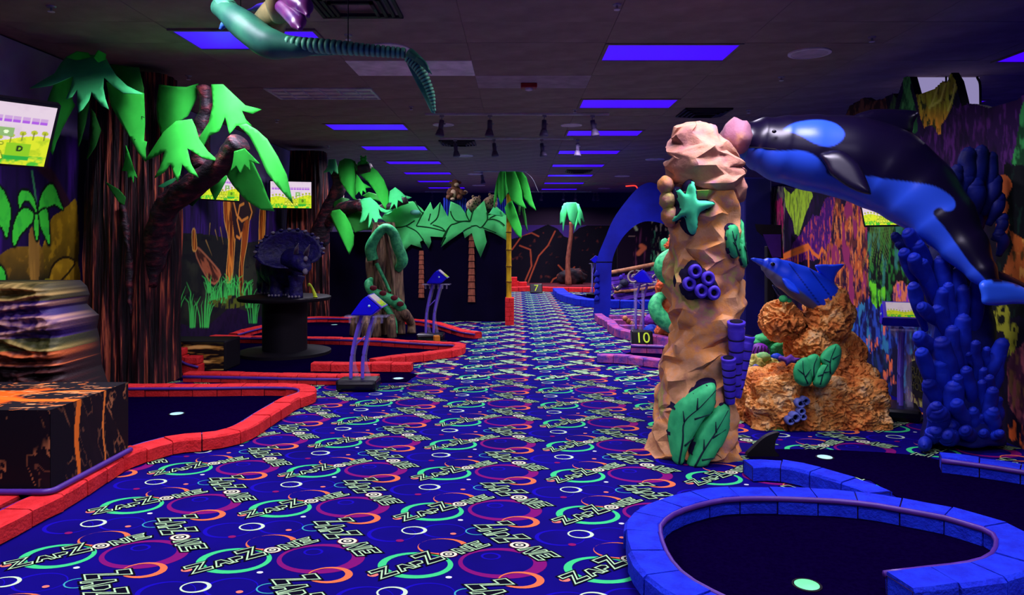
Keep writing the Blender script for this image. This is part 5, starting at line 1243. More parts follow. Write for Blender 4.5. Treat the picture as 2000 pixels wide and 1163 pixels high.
# ------------------------------------------------------------------ log wall behind the lava block
def log_stack(name, label, x0, contour, y0, y1, mats, painter):
    e = empty(name, label, 'log', (x0+.3, (y0+y1)/2, 0))
    zs = np.array([c[1] for c in contour]); xs = np.array([c[0] for c in contour]); o = np.argsort(zs); nz, nx = 190, 150
    V, F, C = [], [], []
    zt = zs.max()
    for j in range(nz):
        z = zt*j/(nz-1); xr = np.interp(z, zs[o], xs[o])
        for i in range(nx):
            x = x0+(xr-x0)*i/(nx-1); p = Vector((x*2.6, 0, z*13))
            r = 1-abs(mnoise.noise(p+Vector(mnoise.noise_vector(p*.6))*.6))*2; r2 = mnoise.noise(Vector((x*9, 4, z*38)))+.6*mnoise.noise(Vector((x*30, 9, z*12)))
            k = min(1, (nx-1-i)/6); kt = min(1, (nz-1-j)/5)
            V.append((x, y0+.10*(1-math.sqrt(k))+.1*(1-math.sqrt(kt))-.05*r-.02*r2, z+.0085)); C += lin(painter(x, z, r, r2))+[1]
    for j in range(nz-1):
        for i in range(nx-1): a = j*nx+i; F.append((a, a+1, a+nx+1, a+nx))
    b = len(V)
    for j in range(nz): V.append((x0, y1, zt*j/(nz-1)+.0085)); V.append((np.interp(zt*j/(nz-1), zs[o], xs[o]), y1, zt*j/(nz-1)+.0085)); C += lin((20, 8, 14))*1+[1]+lin((20, 8, 14))+[1]
    for j in range(nz-1): F += [(j*nx+nx-1, b+2*j+1, b+2*j+3, (j+1)*nx+nx-1), (b+2*j, j*nx, (j+1)*nx, b+2*j+2), (b+2*j+1, b+2*j, b+2*j+2, b+2*j+3)]
    F.append(tuple((nz-1)*nx+i for i in range(nx))+(b+2*nz-1, b+2*nz-2))
    m = mesh('bark_shell', V, F, M['bark_paint'], e, True); at = m.data.color_attributes.new('paint', 'FLOAT_COLOR', 'POINT'); at.data.foreach_set('color', C)
    adopt(e); return e
M['bark_paint'] = vpaint('painted_bark', .6, .3, .2, 60)
def log_paint(x, z, r, r2):
    if z > .98: c, h = (64, 58, 20), (190, 160, 90)
    elif z > .72: c, h = (38, 16, 92), (196, 150, 130)
    elif z > .63: c, h = (52, 56, 22), (170, 150, 80)
    elif z > .53: c, h = (70, 26, 20), (236, 120, 60)
    else: c, h = (26, 8, 14), (86, 40, 34)
    f = mnoise.noise(Vector((x*26, 2, z*55)))+.6*mnoise.noise(Vector((x*60, 5, z*30)))
    t = max(0, min(1, (r-.42)*3.6))*(.7+.9*r2)+.35*f; t = max(0, min(1, t))
    return tuple(a+(b-a)*t for a, b in zip(c, h))
ZL = lambda py: CH-(py-VY)/FPX*5.0
XL = lambda px: (px-VX)/FPX*5.0
log_stack('log_wall', 'rough painted log wall with purple and orange bands behind the lava block', -4.3, [(XL(140), 0.0), (XL(132), .3), (XL(118), .45), (XL(113), ZL(680)), (XL(108), ZL(660)), (XL(112), ZL(632)), (XL(96), ZL(618)), (XL(86), ZL(608)), (XL(92), ZL(588)), (XL(86), ZL(570)), (XL(72), ZL(557))], 5.0, 5.5, None, log_paint)
# low log bench
e = empty('log_bench', 'low black bench painted with tan log grain', 'bench', (-3.7, 7.93, 0))
box('bench_box', (-4.3, 7.72, .009), (-3.14, 8.14, .33), M['black'], e, .015)
cb = Canvas(-4.3, -3.16, .02, .32, .008, (20, 10, 14)); a = fbm(cb.u*3.2, cb.v*26, 4, 71); b = fbm(cb.u*12, cb.v*30, 3, 72); cb.mix(np.clip((a-.47)*7, 0, 1)*np.clip((b-.25)*4, 0, 1), (206, 150, 60)); cb.mix(np.clip((a-.58)*8, 0, 1), (240, 200, 110)); cb.mix(np.clip((.36-a)*8, 0, 1)*.6, (60, 60, 24))
cb.build('bark_face', lambda u, v: (u, 7.7185, v), M['mural'], e); adopt(e)
# ------------------------------------------------------------------ bark material and big tree
def bark():
    m, nt, b = nodes('dark_streaked_bark'); b.inputs['Roughness'].default_value = .6; b.inputs['Specular IOR Level'].default_value = .3
    v = coords(nt, (22, 22, 1.1)); f = noise_tex(nt, v, 1.0, 4, .6)
    r = ramp(nt, f, [(.40, (9, 4, 10)), (.50, (40, 14, 20)), (.57, (96, 38, 40)), (.63, (206, 104, 66)), (.72, (150, 60, 70))]); nt.links.new(r.outputs[0], b.inputs['Base Color'])
    bump(nt, b, f, .8, .05); return m
M['bark'] = bark()
def trunk_mesh(name, cx, cy, prof, mat, parent, amp=.035, n=90, s=120, sq=4.0):
    """prof: (z, half width x, half depth y, x shift)"""
    zs = [p[0] for p in prof]; V, F = [], []
    for i in range(n):
        z = zs[0]+(zs[-1]-zs[0])*i/(n-1); hx = np.interp(z, zs, [p[1] for p in prof]); hy = np.interp(z, zs, [p[2] for p in prof]); dx = np.interp(z, zs, [p[3] for p in prof])
        for k in range(s):
            a = 2*math.pi*k/s; ca, sa = math.cos(a), math.sin(a); q = (abs(ca)**sq+abs(sa)**sq)**(-1/sq)
            g = mnoise.noise(Vector((ca*9, sa*9, z*.8)))+.5*mnoise.noise(Vector((ca*23, sa*23, z*1.3)))
            V.append((cx+dx+(hx+amp*g)*ca*q, cy+(hy+amp*g)*sa*q, z))
    for i in range(n-1):
        for k in range(s): a = i*s+k; b = i*s+(k+1) % s; F.append((a, b, b+s, a+s))
    F.append(tuple(range(s-1, -1, -1))); F.append(tuple((n-1)*s+k for k in range(s)))
    return autosmooth(mesh(name, V, F, mat, parent), 50)
tree = empty('jungle_tree', 'big bark-wrapped tree with a long branch and felt leaves beside the lava block', 'tree', (-3.87, 7.22, 0))
trunk_mesh('trunk', -3.87, 7.22, [(.0085, .42, .26, 0), (.5, .41, .25, 0), (1.2, .42, .25, .01), (1.6, .41, .25, .01), (2.2, .38, .24, .02), (3.06, .36, .24, .03)], M['bark'], tree)
def branch(name, pts, radii, parent, mat='bark'):
    return tube(name, [W(*p) for p in pts], radii, M[mat], parent, 18, 8, (0, 1, 0), wob=.025, freq=9)
def bark2():
    m, nt, b = nodes('reddish_branch_bark'); b.inputs['Roughness'].default_value = .6
    v = coords(nt, (5, 12, 12)); f = noise_tex(nt, v, 1.3, 5, .6); r = ramp(nt, f, [(.38, (12, 4, 18)), (.5, (40, 15, 28)), (.62, (96, 34, 44)), (.72, (140, 58, 52))]); nt.links.new(r.outputs[0], b.inputs['Base Color']); bump(nt, b, f, .7, .04); return m
M['bark2'] = bark2()
branch('branch', [(298, 560, 7.05), (308, 470, 7.0), (322, 415, 6.9), (350, 382, 6.8), (395, 352, 6.7), (435, 318, 6.6), (470, 276, 6.5)], [.06, .13, .12, .115, .11, .10, .10], tree, 'bark2')
branch('branch', [(395, 330, 6.75), (392, 265, 6.8), (404, 215, 6.8), (403, 170, 6.8)], [.08, .08, .075, .08], tree, 'bark2')
branch('bark_ridge', [(240, 400, 6.95), (248, 470, 6.93), (254, 560, 6.93), (257, 615, 6.95)], [.03, .035, .03, .012], tree, 'bark2')
LEAVES = [  # outline, distance, bend, material
    ([(132, 110), (172, 107), (205, 110), (215, 129), (227, 148), (248, 168), (279, 184), (241, 182), (220, 168), (203, 151), (202, 172), (206, 193), (213, 214), (198, 206), (182, 187), (179, 179), (174, 196), (162, 213), (153, 220), (151, 203), (151, 175), (141, 189), (129, 194), (138, 172), (144, 148), (127, 156), (100, 167), (58, 173), (83, 158), (107, 144), (119, 124)], 5.75, .25, 'leafc', -.3),
    ([(128, 112), (150, 100), (172, 103), (178, 112), (150, 118)], 5.95, .05, 'leaf', 0), ([(183, 112), (192, 98), (207, 106), (205, 116), (192, 122)], 5.95, .03, 'leaf', 0),
    ([(107, 160), (143, 140), (145, 172), (140, 193), (146, 206), (134, 227), (120, 254), (110, 279), (103, 303), (97, 292), (100, 268), (91, 203), (98, 182)], 5.9, .12, 'leaf', .1),
    ([(208, 160), (241, 168), (281, 182), (283, 241), (281, 275), (287, 277), (284, 290), (285, 317), (268, 296), (253, 268), (234, 237), (217, 206)], 5.85, .12, 'leaf', .1),
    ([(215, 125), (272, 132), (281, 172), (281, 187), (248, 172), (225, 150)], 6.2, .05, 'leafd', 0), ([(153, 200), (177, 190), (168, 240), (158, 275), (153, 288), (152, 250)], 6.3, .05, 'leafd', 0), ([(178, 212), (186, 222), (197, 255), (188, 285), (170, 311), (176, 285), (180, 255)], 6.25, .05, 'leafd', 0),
    ([(246, 284), (252, 300), (262, 330), (269, 349), (262, 343), (261, 360), (256, 345), (250, 349), (249, 335), (239, 334), (244, 315)], 6.4, .03, 'leaf', 0),
    ([(311, 165), (340, 169), (364, 170), (387, 163), (384, 193), (367, 227), (346, 240), (316, 266), (308, 234), (306, 206)], 6.42, .15, 'leaf', .05),
    ([(344, 237), (375, 233), (382, 248), (389, 272), (406, 296), (429, 317), (395, 309), (366, 290), (373, 320), (388, 347), (368, 337), (356, 321), (352, 340), (347, 356), (339, 340), (334, 320), (320, 337), (302, 348), (313, 327), (322, 296), (303, 306), (283, 315), (309, 275), (320, 258)], 6.05, .22, 'leaf', -.12),
    ([(413, 165), (436, 165), (458, 186), (479, 206), (511, 214), (493, 223), (472, 216), (480, 234), (492, 246), (462, 246), (448, 264), (440, 228), (428, 257), (408, 266), (393, 294), (386, 274), (408, 240), (416, 205)], 6.3, .2, 'leaf', -.05),
    ([(466, 245), (482, 242), (502, 254), (522, 272), (542, 305), (560, 342), (572, 398), (556, 380), (540, 362), (521, 338), (505, 300), (488, 268)], 5.95, .12, 'leaf', -.15),
    ([(450, 312), (470, 300), (490, 308), (510, 350), (523, 385), (536, 413), (510, 410), (480, 391), (455, 362), (444, 345)], 6.25, .12, 'leaf', .08),
    ([(458, 296), (478, 290), (492, 304), (508, 321), (497, 319), (487, 313), (489, 336), (478, 322), (470, 341), (462, 325), (451, 336), (455, 318)], 6.1, .06, 'leaf', 0),
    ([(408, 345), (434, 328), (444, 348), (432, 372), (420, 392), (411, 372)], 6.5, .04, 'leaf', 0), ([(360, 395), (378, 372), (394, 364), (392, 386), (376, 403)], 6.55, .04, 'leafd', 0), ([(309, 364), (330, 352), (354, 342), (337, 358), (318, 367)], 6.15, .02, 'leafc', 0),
    ([(206, 355), (232, 370), (246, 386), (243, 402), (232, 395)], 6.55, .03, 'leafd', 0)]
for P, d, bend, m, tl in LEAVES:
    if d < 5.8: d, bend = 6.12, .1
    else: d = 6.62 if d > 6.2 and P[0][0] < 250 else d+.3 if d > 5.9 or P[0][0] > 250 else (6.42 if P[0][0] > 150 else 6.32)
    lf = sheet('leaf', P, d, M[m], tree, bend, None, .008, 2, tilt=(.16 if d < 6.5 and P[0][0] < 250 else 0, tl))
for L in ([(345, 240), (318, 266)], ): pass
def ticks(parent, d, L):
    for x, y, a in L: tube('stitch', [W(x, y, d), W(x+10*math.cos(a), y+10*math.sin(a), d)], [.0035], M['leafline'], parent, 5, 2)
ticks(tree, 6.46, [(222, 204, -.6), (250, 226, .3), (273, 226, .4), (255, 275, -.3), (112, 243, .5), (275, 196, .6)])
adopt(tree)
# ------------------------------------------------------------------ wall televisions
def tv(tr, h, up, wd, hg, label, mount=None, group='wall televisions'):
    """tr: top right corner, h: unit vector along the screen to the right, up: unit vector up the screen"""
    n = h.cross(up).normalized()
    e = empty('wall_television', label, 'television', tr-h*wd/2-up*hg, group=group)
    q = lambda a, b, w2: tr-h*(wd-a)-up*(hg-b)+n*w2
    bm = bmesh.new(); c = []
    for w2 in (0, -.05):
        for a, b in ((-.02, -.02), (wd+.02, -.02), (wd+.02, hg+.02), (-.02, hg+.02)): c.append(bm.verts.new(q(a, b, w2)))
    for f in ((0, 1, 2, 3), (7, 6, 5, 4), (0, 4, 5, 1), (1, 5, 6, 2), (2, 6, 7, 3), (3, 7, 4, 0)): bm.faces.new([c[i] for i in f])
    bmesh.ops.recalc_face_normals(bm, faces=bm.faces[:]); bmesh.ops.bevel(bm, geom=bm.edges[:], offset=.006, segments=2, affect='EDGES')
    from_bm('housing', bm, M['blackgloss'], e)
    TVP.build('screen', lambda u, v: q(u/1.78*wd, v*hg, .003), M['tvscreen'], e)
    if mount: tube('wall_arm', [q(wd/2, hg/2, -.04), mount], [.03], M['black'], e, 10, 3)
    adopt(e); return e
TVP = tv_paint(True)
tr = Vector((-2.95, 4.6, 2.26)); h = Vector((.62, .785, 0)).normalized(); up = Vector((.19, -.15, .37)).normalized()
tv(tr, h, up, .74, .43, 'large lit television showing yellow meadow above the log wall', Vector((-4.34, 5.2, 2.2)))
h2 = Vector((.96, .28, 0)).normalized(); up2 = (Vector((.02, -.1, 1))).normalized(); up2 = (up2-h2*up2.dot(h2)).normalized()
tv(W(608, 356, 12.6), h2, up2, .68, .46, 'lit television hanging in front of the second tree trunk', Vector((-4.34, 12.9, 2.2)))
h3 = Vector((.5, .866, 0)).normalized(); up3 = (up2-h3*up2.dot(h3)).normalized()
tv(W(469, 346, 10.2), h3, up3, .62, .34, 'lit television half hidden behind the big tree leaves', Vector((-4.34, 10.3, 2.1)))
tv(W(672, 380, 15.5), h2, up2, .5, .32, 'lit television glimpsed behind the second tree', Vector((-4.34, 15.7, 2.2)))
h5 = Vector((.55, -.83, 0)).normalized(); up5 = Vector((-.25, -.2, 1)); up5 = (up5-h5*up5.dot(h5)).normalized()
tv(W(1756, 388, 6.08), h5, up5, .34, .23, 'small lit television peeking out below the orca', Vector((3.43, 6.25, 1.66)))
# ------------------------------------------------------------------ hanging pterosaur
M['ptero'] = paint('green_pterosaur_hide', (104, 205, 150), (56, 140, 108), scale=7, rough=.45, spec=.35, bmp=.15); M['pterod'] = paint('dark_green_hide', (58, 140, 104), (36, 100, 84), scale=6, rough=.45, spec=.35)
M['beak'] = paint('violet_beak', (150, 62, 140), (96, 36, 130), scale=8, rough=.3, spec=.5); M['olivehide'] = paint('olive_brown_hide', (170, 156, 100), (116, 124, 84), scale=9, rough=.45)
pt = empty('pterosaur_sculpture', 'green pterosaur sculpture with ridged wings hanging from the ceiling', 'pterosaur', W(540, 60, 4.0))
M['ringhide'] = vpaint('ringed_green_hide', .45, .35)
def ridged(name, pts, radii, nring, mat, depth=.28, flat=.8):
    path = catmull([W(*p) for p in pts], 40); n = len(path); rr = interp(radii, n)
    rad = []
    for i in range(n):
        k = .5+.5*math.cos(2*math.pi*i/(n-1)*nring); g = 1-depth*k**6; r = rr[i]/FPX*4.0*g; rad.append((r*flat, r))
    V, F = sweep(path, rad, 18, (0, 1, 0)); o = mesh(name, V, F, M['ringhide'], pt, True); cols = []
    for i in range(n):
        k = (.5+.5*math.cos(2*math.pi*i/(n-1)*nring))**3; cols += (lin(tuple(a+(b-a)*k for a, b in zip((104, 205, 150), (18, 56, 50))))+[1])*18
    at = o.data.color_attributes.new('paint', 'FLOAT_COLOR', 'POINT'); at.data.foreach_set('color', cols); return o
def ridge_mat():
    m = M['ptero']; return m
tube('body', [W(430, 12, 4.15), W(480, 52, 4.05), (W(525, 84, 4.0)), W(575, 92, 3.98), W(620, 92, 3.98)], [.06, .085, .085, .06, .04], M['pterod'], pt, 20, 10, (0, 1, 0))
tube('body', [W(520, 60, 4.25), W(535, 30, 4.1), W(555, 15, 3.95)], [.1, .085, .06], M['olivehide'], pt, 18, 8, (0, 1, 0))
ridged('wing_arm', [(560, 84, 3.97), (640, 91, 3.95), (720, 98, 3.95), (792, 104, 3.97)], [17, 18, 15, 13], 22, M['ptero'])
ridged('wing_arm', [(796, 112, 3.96), (822, 140, 3.96), (840, 178, 3.98), (849, 218, 4.0)], [11, 13, 10, 4], 18, M['ptero'])
ridged('wing_arm', [(500, 62, 4.05), (470, 38, 4.1), (445, 12, 4.15), (425, -20, 4.2)], [14, 20, 22, 20], 12, M['ptero'])
sheet('wing_membrane', [(415, -5), (430, 15), (445, 45), (470, 80), (500, 98), (530, 110), (575, 110), (640, 108), (720, 104), (792, 112), (790, 100), (700, 92), (600, 80), (520, 70), (470, 30), (440, -5)], 4.06, M['ptero'], pt, .05, None, .012, 2)
sheet('wing_membrane', [(790, 112), (812, 128), (830, 160), (846, 205), (850, 222), (843, 220), (828, 190), (812, 160), (800, 135)], 4.02, M['ptero'], pt, .02, None, .012, 2)
tube('claw', [W(800, 104, 3.95), W(822, 120, 3.92), W(834, 134, 3.9), W(838, 143, 3.9)], [.03, .02, .012, .003], M['pterod'], pt, 10, 5, (0, 1, 0)); tube('claw', [W(815, 116, 3.92), W(828, 122, 3.9), W(843, 145, 3.9)], [.018, .012, .003], M['pterod'], pt, 8, 5, (0, 1, 0))
M['cyanclaw'] = paint('cyan_claw', (90, 170, 220), (40, 90, 180), scale=12, rough=.5)
tube('foot', [W(448, 44, 4.1), W(438, 48, 4.1), W(430, 58, 4.1)], [.022, .02, .01], M['cyanclaw'], pt, 10, 5, (0, 1, 0))
# head: skull, crest, open beak
tube('head', [W(548, 30, 3.95), W(545, 5, 3.85), W(552, -20, 3.8), W(575, -40, 3.75)], [(.05, .06), (.07, .07), (.075, .075), (.05, .05)], M['olivehide'], pt, 18, 8, (0, 1, 0))
tube('lower_beak', [W(552, 8, 3.82), W(568, 24, 3.72), W(582, 42, 3.62), W(587, 58, 3.56)], [(.05, .045), (.05, .04), (.045, .034), (.012, .01)], M['beak'], pt, 16, 8, (0, 1, 0))
tube('upper_beak', [W(560, -14, 3.8), W(578, 0, 3.7), W(595, 12, 3.62), W(602, 32, 3.56)], [(.055, .055), (.055, .05), (.045, .04), (.01, .01)], M['beak'], pt, 16, 8, (0, 1, 0))
tube('crest', [W(548, 15, 3.98), W(520, 15, 4.15), W(485, 20, 4.3)], [(.02, .06), (.016, .05), (.006, .01)], M['tubec'], pt, 12, 6, (0, 1, 0))
p = W(560, 60, 4.1)
for (a, b) in (((680, 90), 4.0), ((470, 30), 4.1)):
    q = W(a[0], a[1], b); tube('hanging_wire', [q, Vector((q.x, q.y, CEIL))], [.003], M['cable'], pt, 6, 2)
adopt(pt)
# ------------------------------------------------------------------ second tree
def crop(ox, oy, s): return lambda L: [(ox+x/s, oy+y/s) for x, y in L]
C5 = crop(600, 300, 5.815)
t2 = empty('jungle_tree', 'second bark-wrapped tree with drooping felt leaves behind the dinosaur', 'tree', (-3.85, 13.25, 0))
trunk_mesh('trunk', -3.85, 13.25, [(0, .42, .34, 0), (.6, .38, .32, 0), (1.4, .36, .3, 0), (2.2, .33, .28, .0), (3.06, .30, .26, .0)], M['bark'], t2, .04, 70, 90)
for pts, r in [([(622, 470, 13.0), (640, 420, 12.9), (655, 385, 12.8), (662, 360, 12.75), (655, 335, 12.7)], [.2, .16, .13, .12, .1]), ([(640, 440, 12.9), (668, 411, 12.5), (690, 404, 12.3), (704, 400, 12.2)], [.1, .13, .11, .1]), ([(660, 350, 12.8), (690, 336, 12.5), (724, 328, 12.4)], [.1, .09, .09]), ([(700, 405, 12.2), (745, 408, 12.18), (795, 390, 12.2)], [.08, .07, .06])]:
    tube('branch', [W(*p) for p in pts], r, M['bark2'], t2, 14, 7, (0, 1, 0), wob=.02, freq=7)
L2 = [([(245, 70), (320, 65), (340, 150), (350, 235), (320, 210), (300, 190), (275, 240), (250, 205), (188, 218), (235, 150)], 12.4, 'leafc'), ([(350, 170), (370, 90), (430, 55), (500, 65), (530, 120), (545, 250), (550, 400), (540, 500), (578, 542), (520, 515), (450, 430), (380, 320)], 12.2, 'leaf'), ([(500, 65), (545, 90), (575, 150), (560, 200), (530, 120)], 12.35, 'leafd'),
      ([(600, 240), (720, 210), (735, 150), (800, 200), (870, 300), (920, 430), (925, 560), (890, 642), (840, 560), (770, 430), (700, 330)], 12.16, 'leaf'), ([(560, 235), (590, 270), (640, 340), (725, 388), (660, 395), (672, 452), (630, 420), (620, 485), (590, 430), (550, 475), (545, 350)], 12.0, 'leaf'), ([(630, 480), (700, 440), (800, 470), (830, 550), (760, 520), (700, 520)], 12.3, 'leaf'),
      ([(600, 530), (650, 510), (720, 500), (790, 560), (830, 610), (890, 640), (965, 650), (900, 682), (840, 662), (810, 622), (822, 700), (862, 752), (805, 742), (780, 855), (762, 762), (740, 730), (722, 800), (695, 858), (700, 760), (705, 660), (660, 760), (592, 802), (620, 700), (625, 620)], 11.9, 'leafc'),
      ([(940, 430), (1000, 385), (1060, 430), (1110, 480), (1188, 500), (1150, 520), (1070, 490), (1088, 565), (1050, 540), (1030, 530), (1018, 635), (990, 570), (938, 642), (960, 560), (920, 560)], 12.1, 'leafc'), ([(265, 690), (290, 650), (370, 635), (430, 690), (490, 800), (530, 930), (525, 1040), (478, 1150), (430, 1050), (370, 930), (310, 820)], 12.0, 'leaf'),
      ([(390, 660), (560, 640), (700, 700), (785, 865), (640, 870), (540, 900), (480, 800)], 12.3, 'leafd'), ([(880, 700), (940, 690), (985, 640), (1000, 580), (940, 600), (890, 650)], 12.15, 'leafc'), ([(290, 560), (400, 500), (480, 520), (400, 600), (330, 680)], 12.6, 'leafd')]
for P, d, m in L2: sheet('leaf', C5(P), d, M[m], t2, .18, None, .012, 2, tilt=(0, -.1))
adopt(t2)
e = empty('tree_frog', 'small green frog sitting on the second tree branch', 'frog', W(710, 331, 12.45)+Vector((0, 0, .055)))
for nm, o_, r in [('body', (0, 0, .06), (.07, .06, .06)), ('head', (.01, -.05, .12), (.06, .05, .04)), ('eye', (-.03, -.06, .16), (.018, .018, .018)), ('eye', (.05, -.06, .16), (.018, .018, .018)), ('leg', (-.07, -.02, .03), (.03, .04, .05)), ('leg', (.07, -.02, .03), (.03, .04, .05))]: blob(nm, o_, r, M['leaf'], e, 2)
# ------------------------------------------------------------------ dinosaur on its spool pedestal
e = empty('spool_pedestal', 'black round spool pedestal under the triceratops', 'pedestal', (-2.9, 8.95, 0))
lathe('base_disc', [(.56, .009), (.56, .045), (.52, .055), (.2, .055)], M['black'], e, 48); lathe('drum', [(.27, .05), (.27, .68)], M['black'], e, 40); lathe('top_disc', [(.2, .675), (.55, .675), (.56, .69), (.56, .715), (.54, .725), (.1, .725)], M['blackgloss'], e, 48)
M['dino'] = paint('dark_navy_scaly_hide', (24, 16, 90), (13, 8, 56), scale=16, rough=.5, spec=.3, bmp=.6, bscale=26); M['bone'] = paint('grey_horn', (120, 116, 130), rough=.5)
e.children[2].data.materials[0] = M['black']
dn = empty('triceratops_figure', 'dark navy triceratops figure standing on the black pedestal', 'dinosaur', (-2.93, 8.9, .7235))
DW = lambda px, py, d: W(px, py, d)
tube('body', [W(522, 545, 9.25), W(530, 525, 9.2), W(545, 520, 9.05), (W(562, 522, 8.85)), W(575, 525, 8.7)], [(.12, .15), (.2, .24), (.22, .26), (.19, .24), (.12, .14)], M['dino'], dn, 24, 8, (0, 0, 1), wob=.015, freq=9)
tube('tail', [W(524, 535, 9.3), W(512, 555, 9.42), W(505, 572, 9.4)], [.13, .07, .02], M['dino'], dn, 14, 6, (0, 1, 0))
# frill: a shallow scalloped dish
V, F = [], []; fc = W(566, 497, 8.62); n, rg_ = 44, 8; fu = Vector((1, .12, .05)).normalized(); fn_ = Vector((.25, -1, .25)).normalized(); fv = fn_.cross(fu).normalized(); fv = fv if fv.z > 0 else -fv
for s_ in (0, 1):
    for r in range(rg_+1):
        for k in range(n):
            a = 2*math.pi*k/n; rr = r/rg_; sc = 1+.035*abs(math.sin(a*7))*(rr > .9)
            rx, ry = .39, (.28 if math.sin(a) > 0 else .19)
            p = fc+fu*(rx*rr*sc*math.cos(a))+fv*(ry*rr*sc*math.sin(a))+fn_*(.10*rr*rr-s_*.035*(1-rr*.8))+fn_*(.008*math.sin(k*1.9)*math.sin(r*2.6) if s_ == 0 else 0); V.append(p)
st = (rg_+1)*n
for s_ in (0, 1):
    for r in range(rg_):
        for k in range(n):
            a = s_*st+r*n+k; b = s_*st+r*n+(k+1) % n; F.append((a, b, b+n, a+n))
for k in range(n): F.append((rg_*n+k, rg_*n+(k+1) % n, st+rg_*n+(k+1) % n, st+rg_*n+k))
mesh('frill', V, F, M['dino'], dn, True)
for k in range(15): a = math.pi*(-.05+1.1*k/14); blob('frill_knob', fc+fu*(.395*math.cos(a))+fv*((.285 if math.sin(a) > 0 else .19)*math.sin(a))+fn_*.1, (.026, .02, .018), M['bone' if k % 2 else 'dino'], dn, 2)
tube('head', [W(570, 505, 8.62), W(584, 512, 8.5), W(594, 522, 8.4), W(597, 534, 8.34)], [(.15, .13), (.13, .12), (.09, .08), (.03, .03)], M['dino'], dn, 18, 7, (0, 0, 1))
tube('horn', [W(578, 500, 8.5), W(579, 488, 8.38), W(583, 476, 8.28)], [.035, .026, .004], M['bone'], dn, 10, 6, (0, 1, 0)); tube('horn', [W(597, 498, 8.5), W(600, 490, 8.38), W(605, 478, 8.28)], [.035, .026, .004], M['bone'], dn, 10, 6, (0, 1, 0)); blob('horn', W(597, 506, 8.32), (.026, .03, .034), M['bone'], dn, 2)
blob('beak', W(596, 531, 8.3), (.03, .03, .04), M['bone'], dn, 2)
for px, d in ((525, 9.25), (540, 8.85), (566, 8.95), (579, 8.65)):
    q = W(px, 540, d); lg = tube('leg', [q, Vector((q.x, q.y-.02, .88)), Vector((q.x, q.y-.02, .7235))], [.1, .075, .085], M['dino'], dn, 16, 6, (0, 1, 0))
    for k in range(4): blob('claw', Vector((q.x-.06+.04*k, q.y-.095, .745)), (.016, .016, .017), M['bone'], lg, 2)
adopt(dn)
e = empty('toy_dinosaur', 'small yellow-green long-necked toy dinosaur on the black pedestal', 'toy', (-2.465, 8.70, .7245))
tube('body', [(-.07, 0, .14), (-.06, 0, .16), (-.03, 0, .13), (0, 0, .06), (.015, 0, .026), (.035, 0, .018)], [.012, .018, .014, .02, .024, .006], M['neon'], e, 10, 6, (0, 1, 0)); blob('foot', (.02, -.01, .01), (.03, .02, .01), M['neon'], e, 2)
# ------------------------------------------------------------------ black palm partition
M['pblack'] = paint('black_partition_paint', (10, 5, 36), (7, 3, 28), scale=2, rough=.9, spec=.05)
M['palmcut'] = paint('palm_cutout_paint', (100, 255, 140), (86, 240, 124), scale=3, rough=.8)
par = empty('palm_partition', 'black plywood partition topped with cut-out green palm leaves', 'partition', (-1.7, 12.58, 0))
box('board', (-3.3, 12.62, .0), (-.1, 12.68, 1.58), M['pblack'], par, .004)
C6 = crop(600, 280, 2.908); C7 = crop(840, 330, 7.755)
cut = [(C6([(440, 400), (500, 370), (550, 335), (600, 330), (650, 370), (665, 390), (700, 335), (715, 380), (755, 335), (790, 400), (800, 420), (815, 330), (870, 355), (900, 400), (915, 370), (935, 400), (960, 370), (1005, 325), (1020, 390), (1020, 410), (1075, 360), (1105, 385), (1130, 410), (1130, 550), (1060, 510), (1005, 490), (1020, 560), (985, 650), (955, 580), (935, 510), (895, 540), (885, 500), (820, 545), (760, 590), (790, 535), (700, 530), (705, 560), (690, 600), (660, 550), (640, 560), (650, 595), (590, 575), (540, 625), (520, 560), (500, 480), (420, 430)]), 12.57)]
for P, d in cut: sheet('palm_cutout', P, d, M['palmcut'], par, .0, None, .02, 1)
for L in ([(0, 470), (40, 600), (120, 480)],): pass
VEIN = [C7(L) for L in ([(600, 800), (500, 795), (380, 830), (290, 880), (170, 1150)], [(600, 800), (550, 700), (545, 620)], [(610, 790), (635, 690), (660, 600)], [(590, 790), (400, 790), (330, 710), (310, 640)], [(620, 880), (540, 920), (500, 950)], [(620, 870), (700, 860), (770, 890), (850, 800), (870, 740), (860, 660)], [(870, 770), (960, 765), (1060, 800), (1130, 860)], [(870, 700), (960, 670), (1060, 660), (1140, 690)], [(900, 750), (1000, 700), (1090, 690)], [(800, 890), (900, 930), (1000, 970)], [(40, 850), (110, 870), (180, 900), (235, 950)], [(290, 880), (240, 950), (190, 1050)])]+[C6(L) for L in ([(660, 390), (640, 430), (620, 470)], [(700, 400), (690, 440)], [(620, 470), (700, 480), (780, 500)], [(500, 480), (560, 470), (610, 440)], [(610, 330), (640, 380), (660, 400)], [(755, 340), (740, 420), (700, 460)], [(560, 470), (620, 500), (660, 550)])]
for L in VEIN: tube('leaf_crease', [W(x, y, 12.557) for x, y in L], [.010], M['leafline'], par, 6, 4, (0, 1, 0))
M['palmtrunk'] = paint('brown_palm_trunk_paint', (176, 104, 76), (130, 70, 56), scale=9, rough=.8, stretch=(3, 3, 1))
for px, y0, y1, w0, w1 in ((823, 490, 583, 8, 10), (921, 458, 592, 9, 13)):
    for k in range(10):
        t0, t1 = k/10, (k+1)/10-.012; a = y0+(y1-y0)*t0; b = y0+(y1-y0)*t1; ww = (w0+(w1-w0)*t0)/2; w2_ = (w0+(w1-w0)*t1)/2+.8
        poly_prism('trunk_segment', [(px-ww, a), (px+ww, a), (px+w2_, b), (px-w2_, b)], lambda u, v, q: W(u, v, 12.593+q), .03, M['palmtrunk'], par)
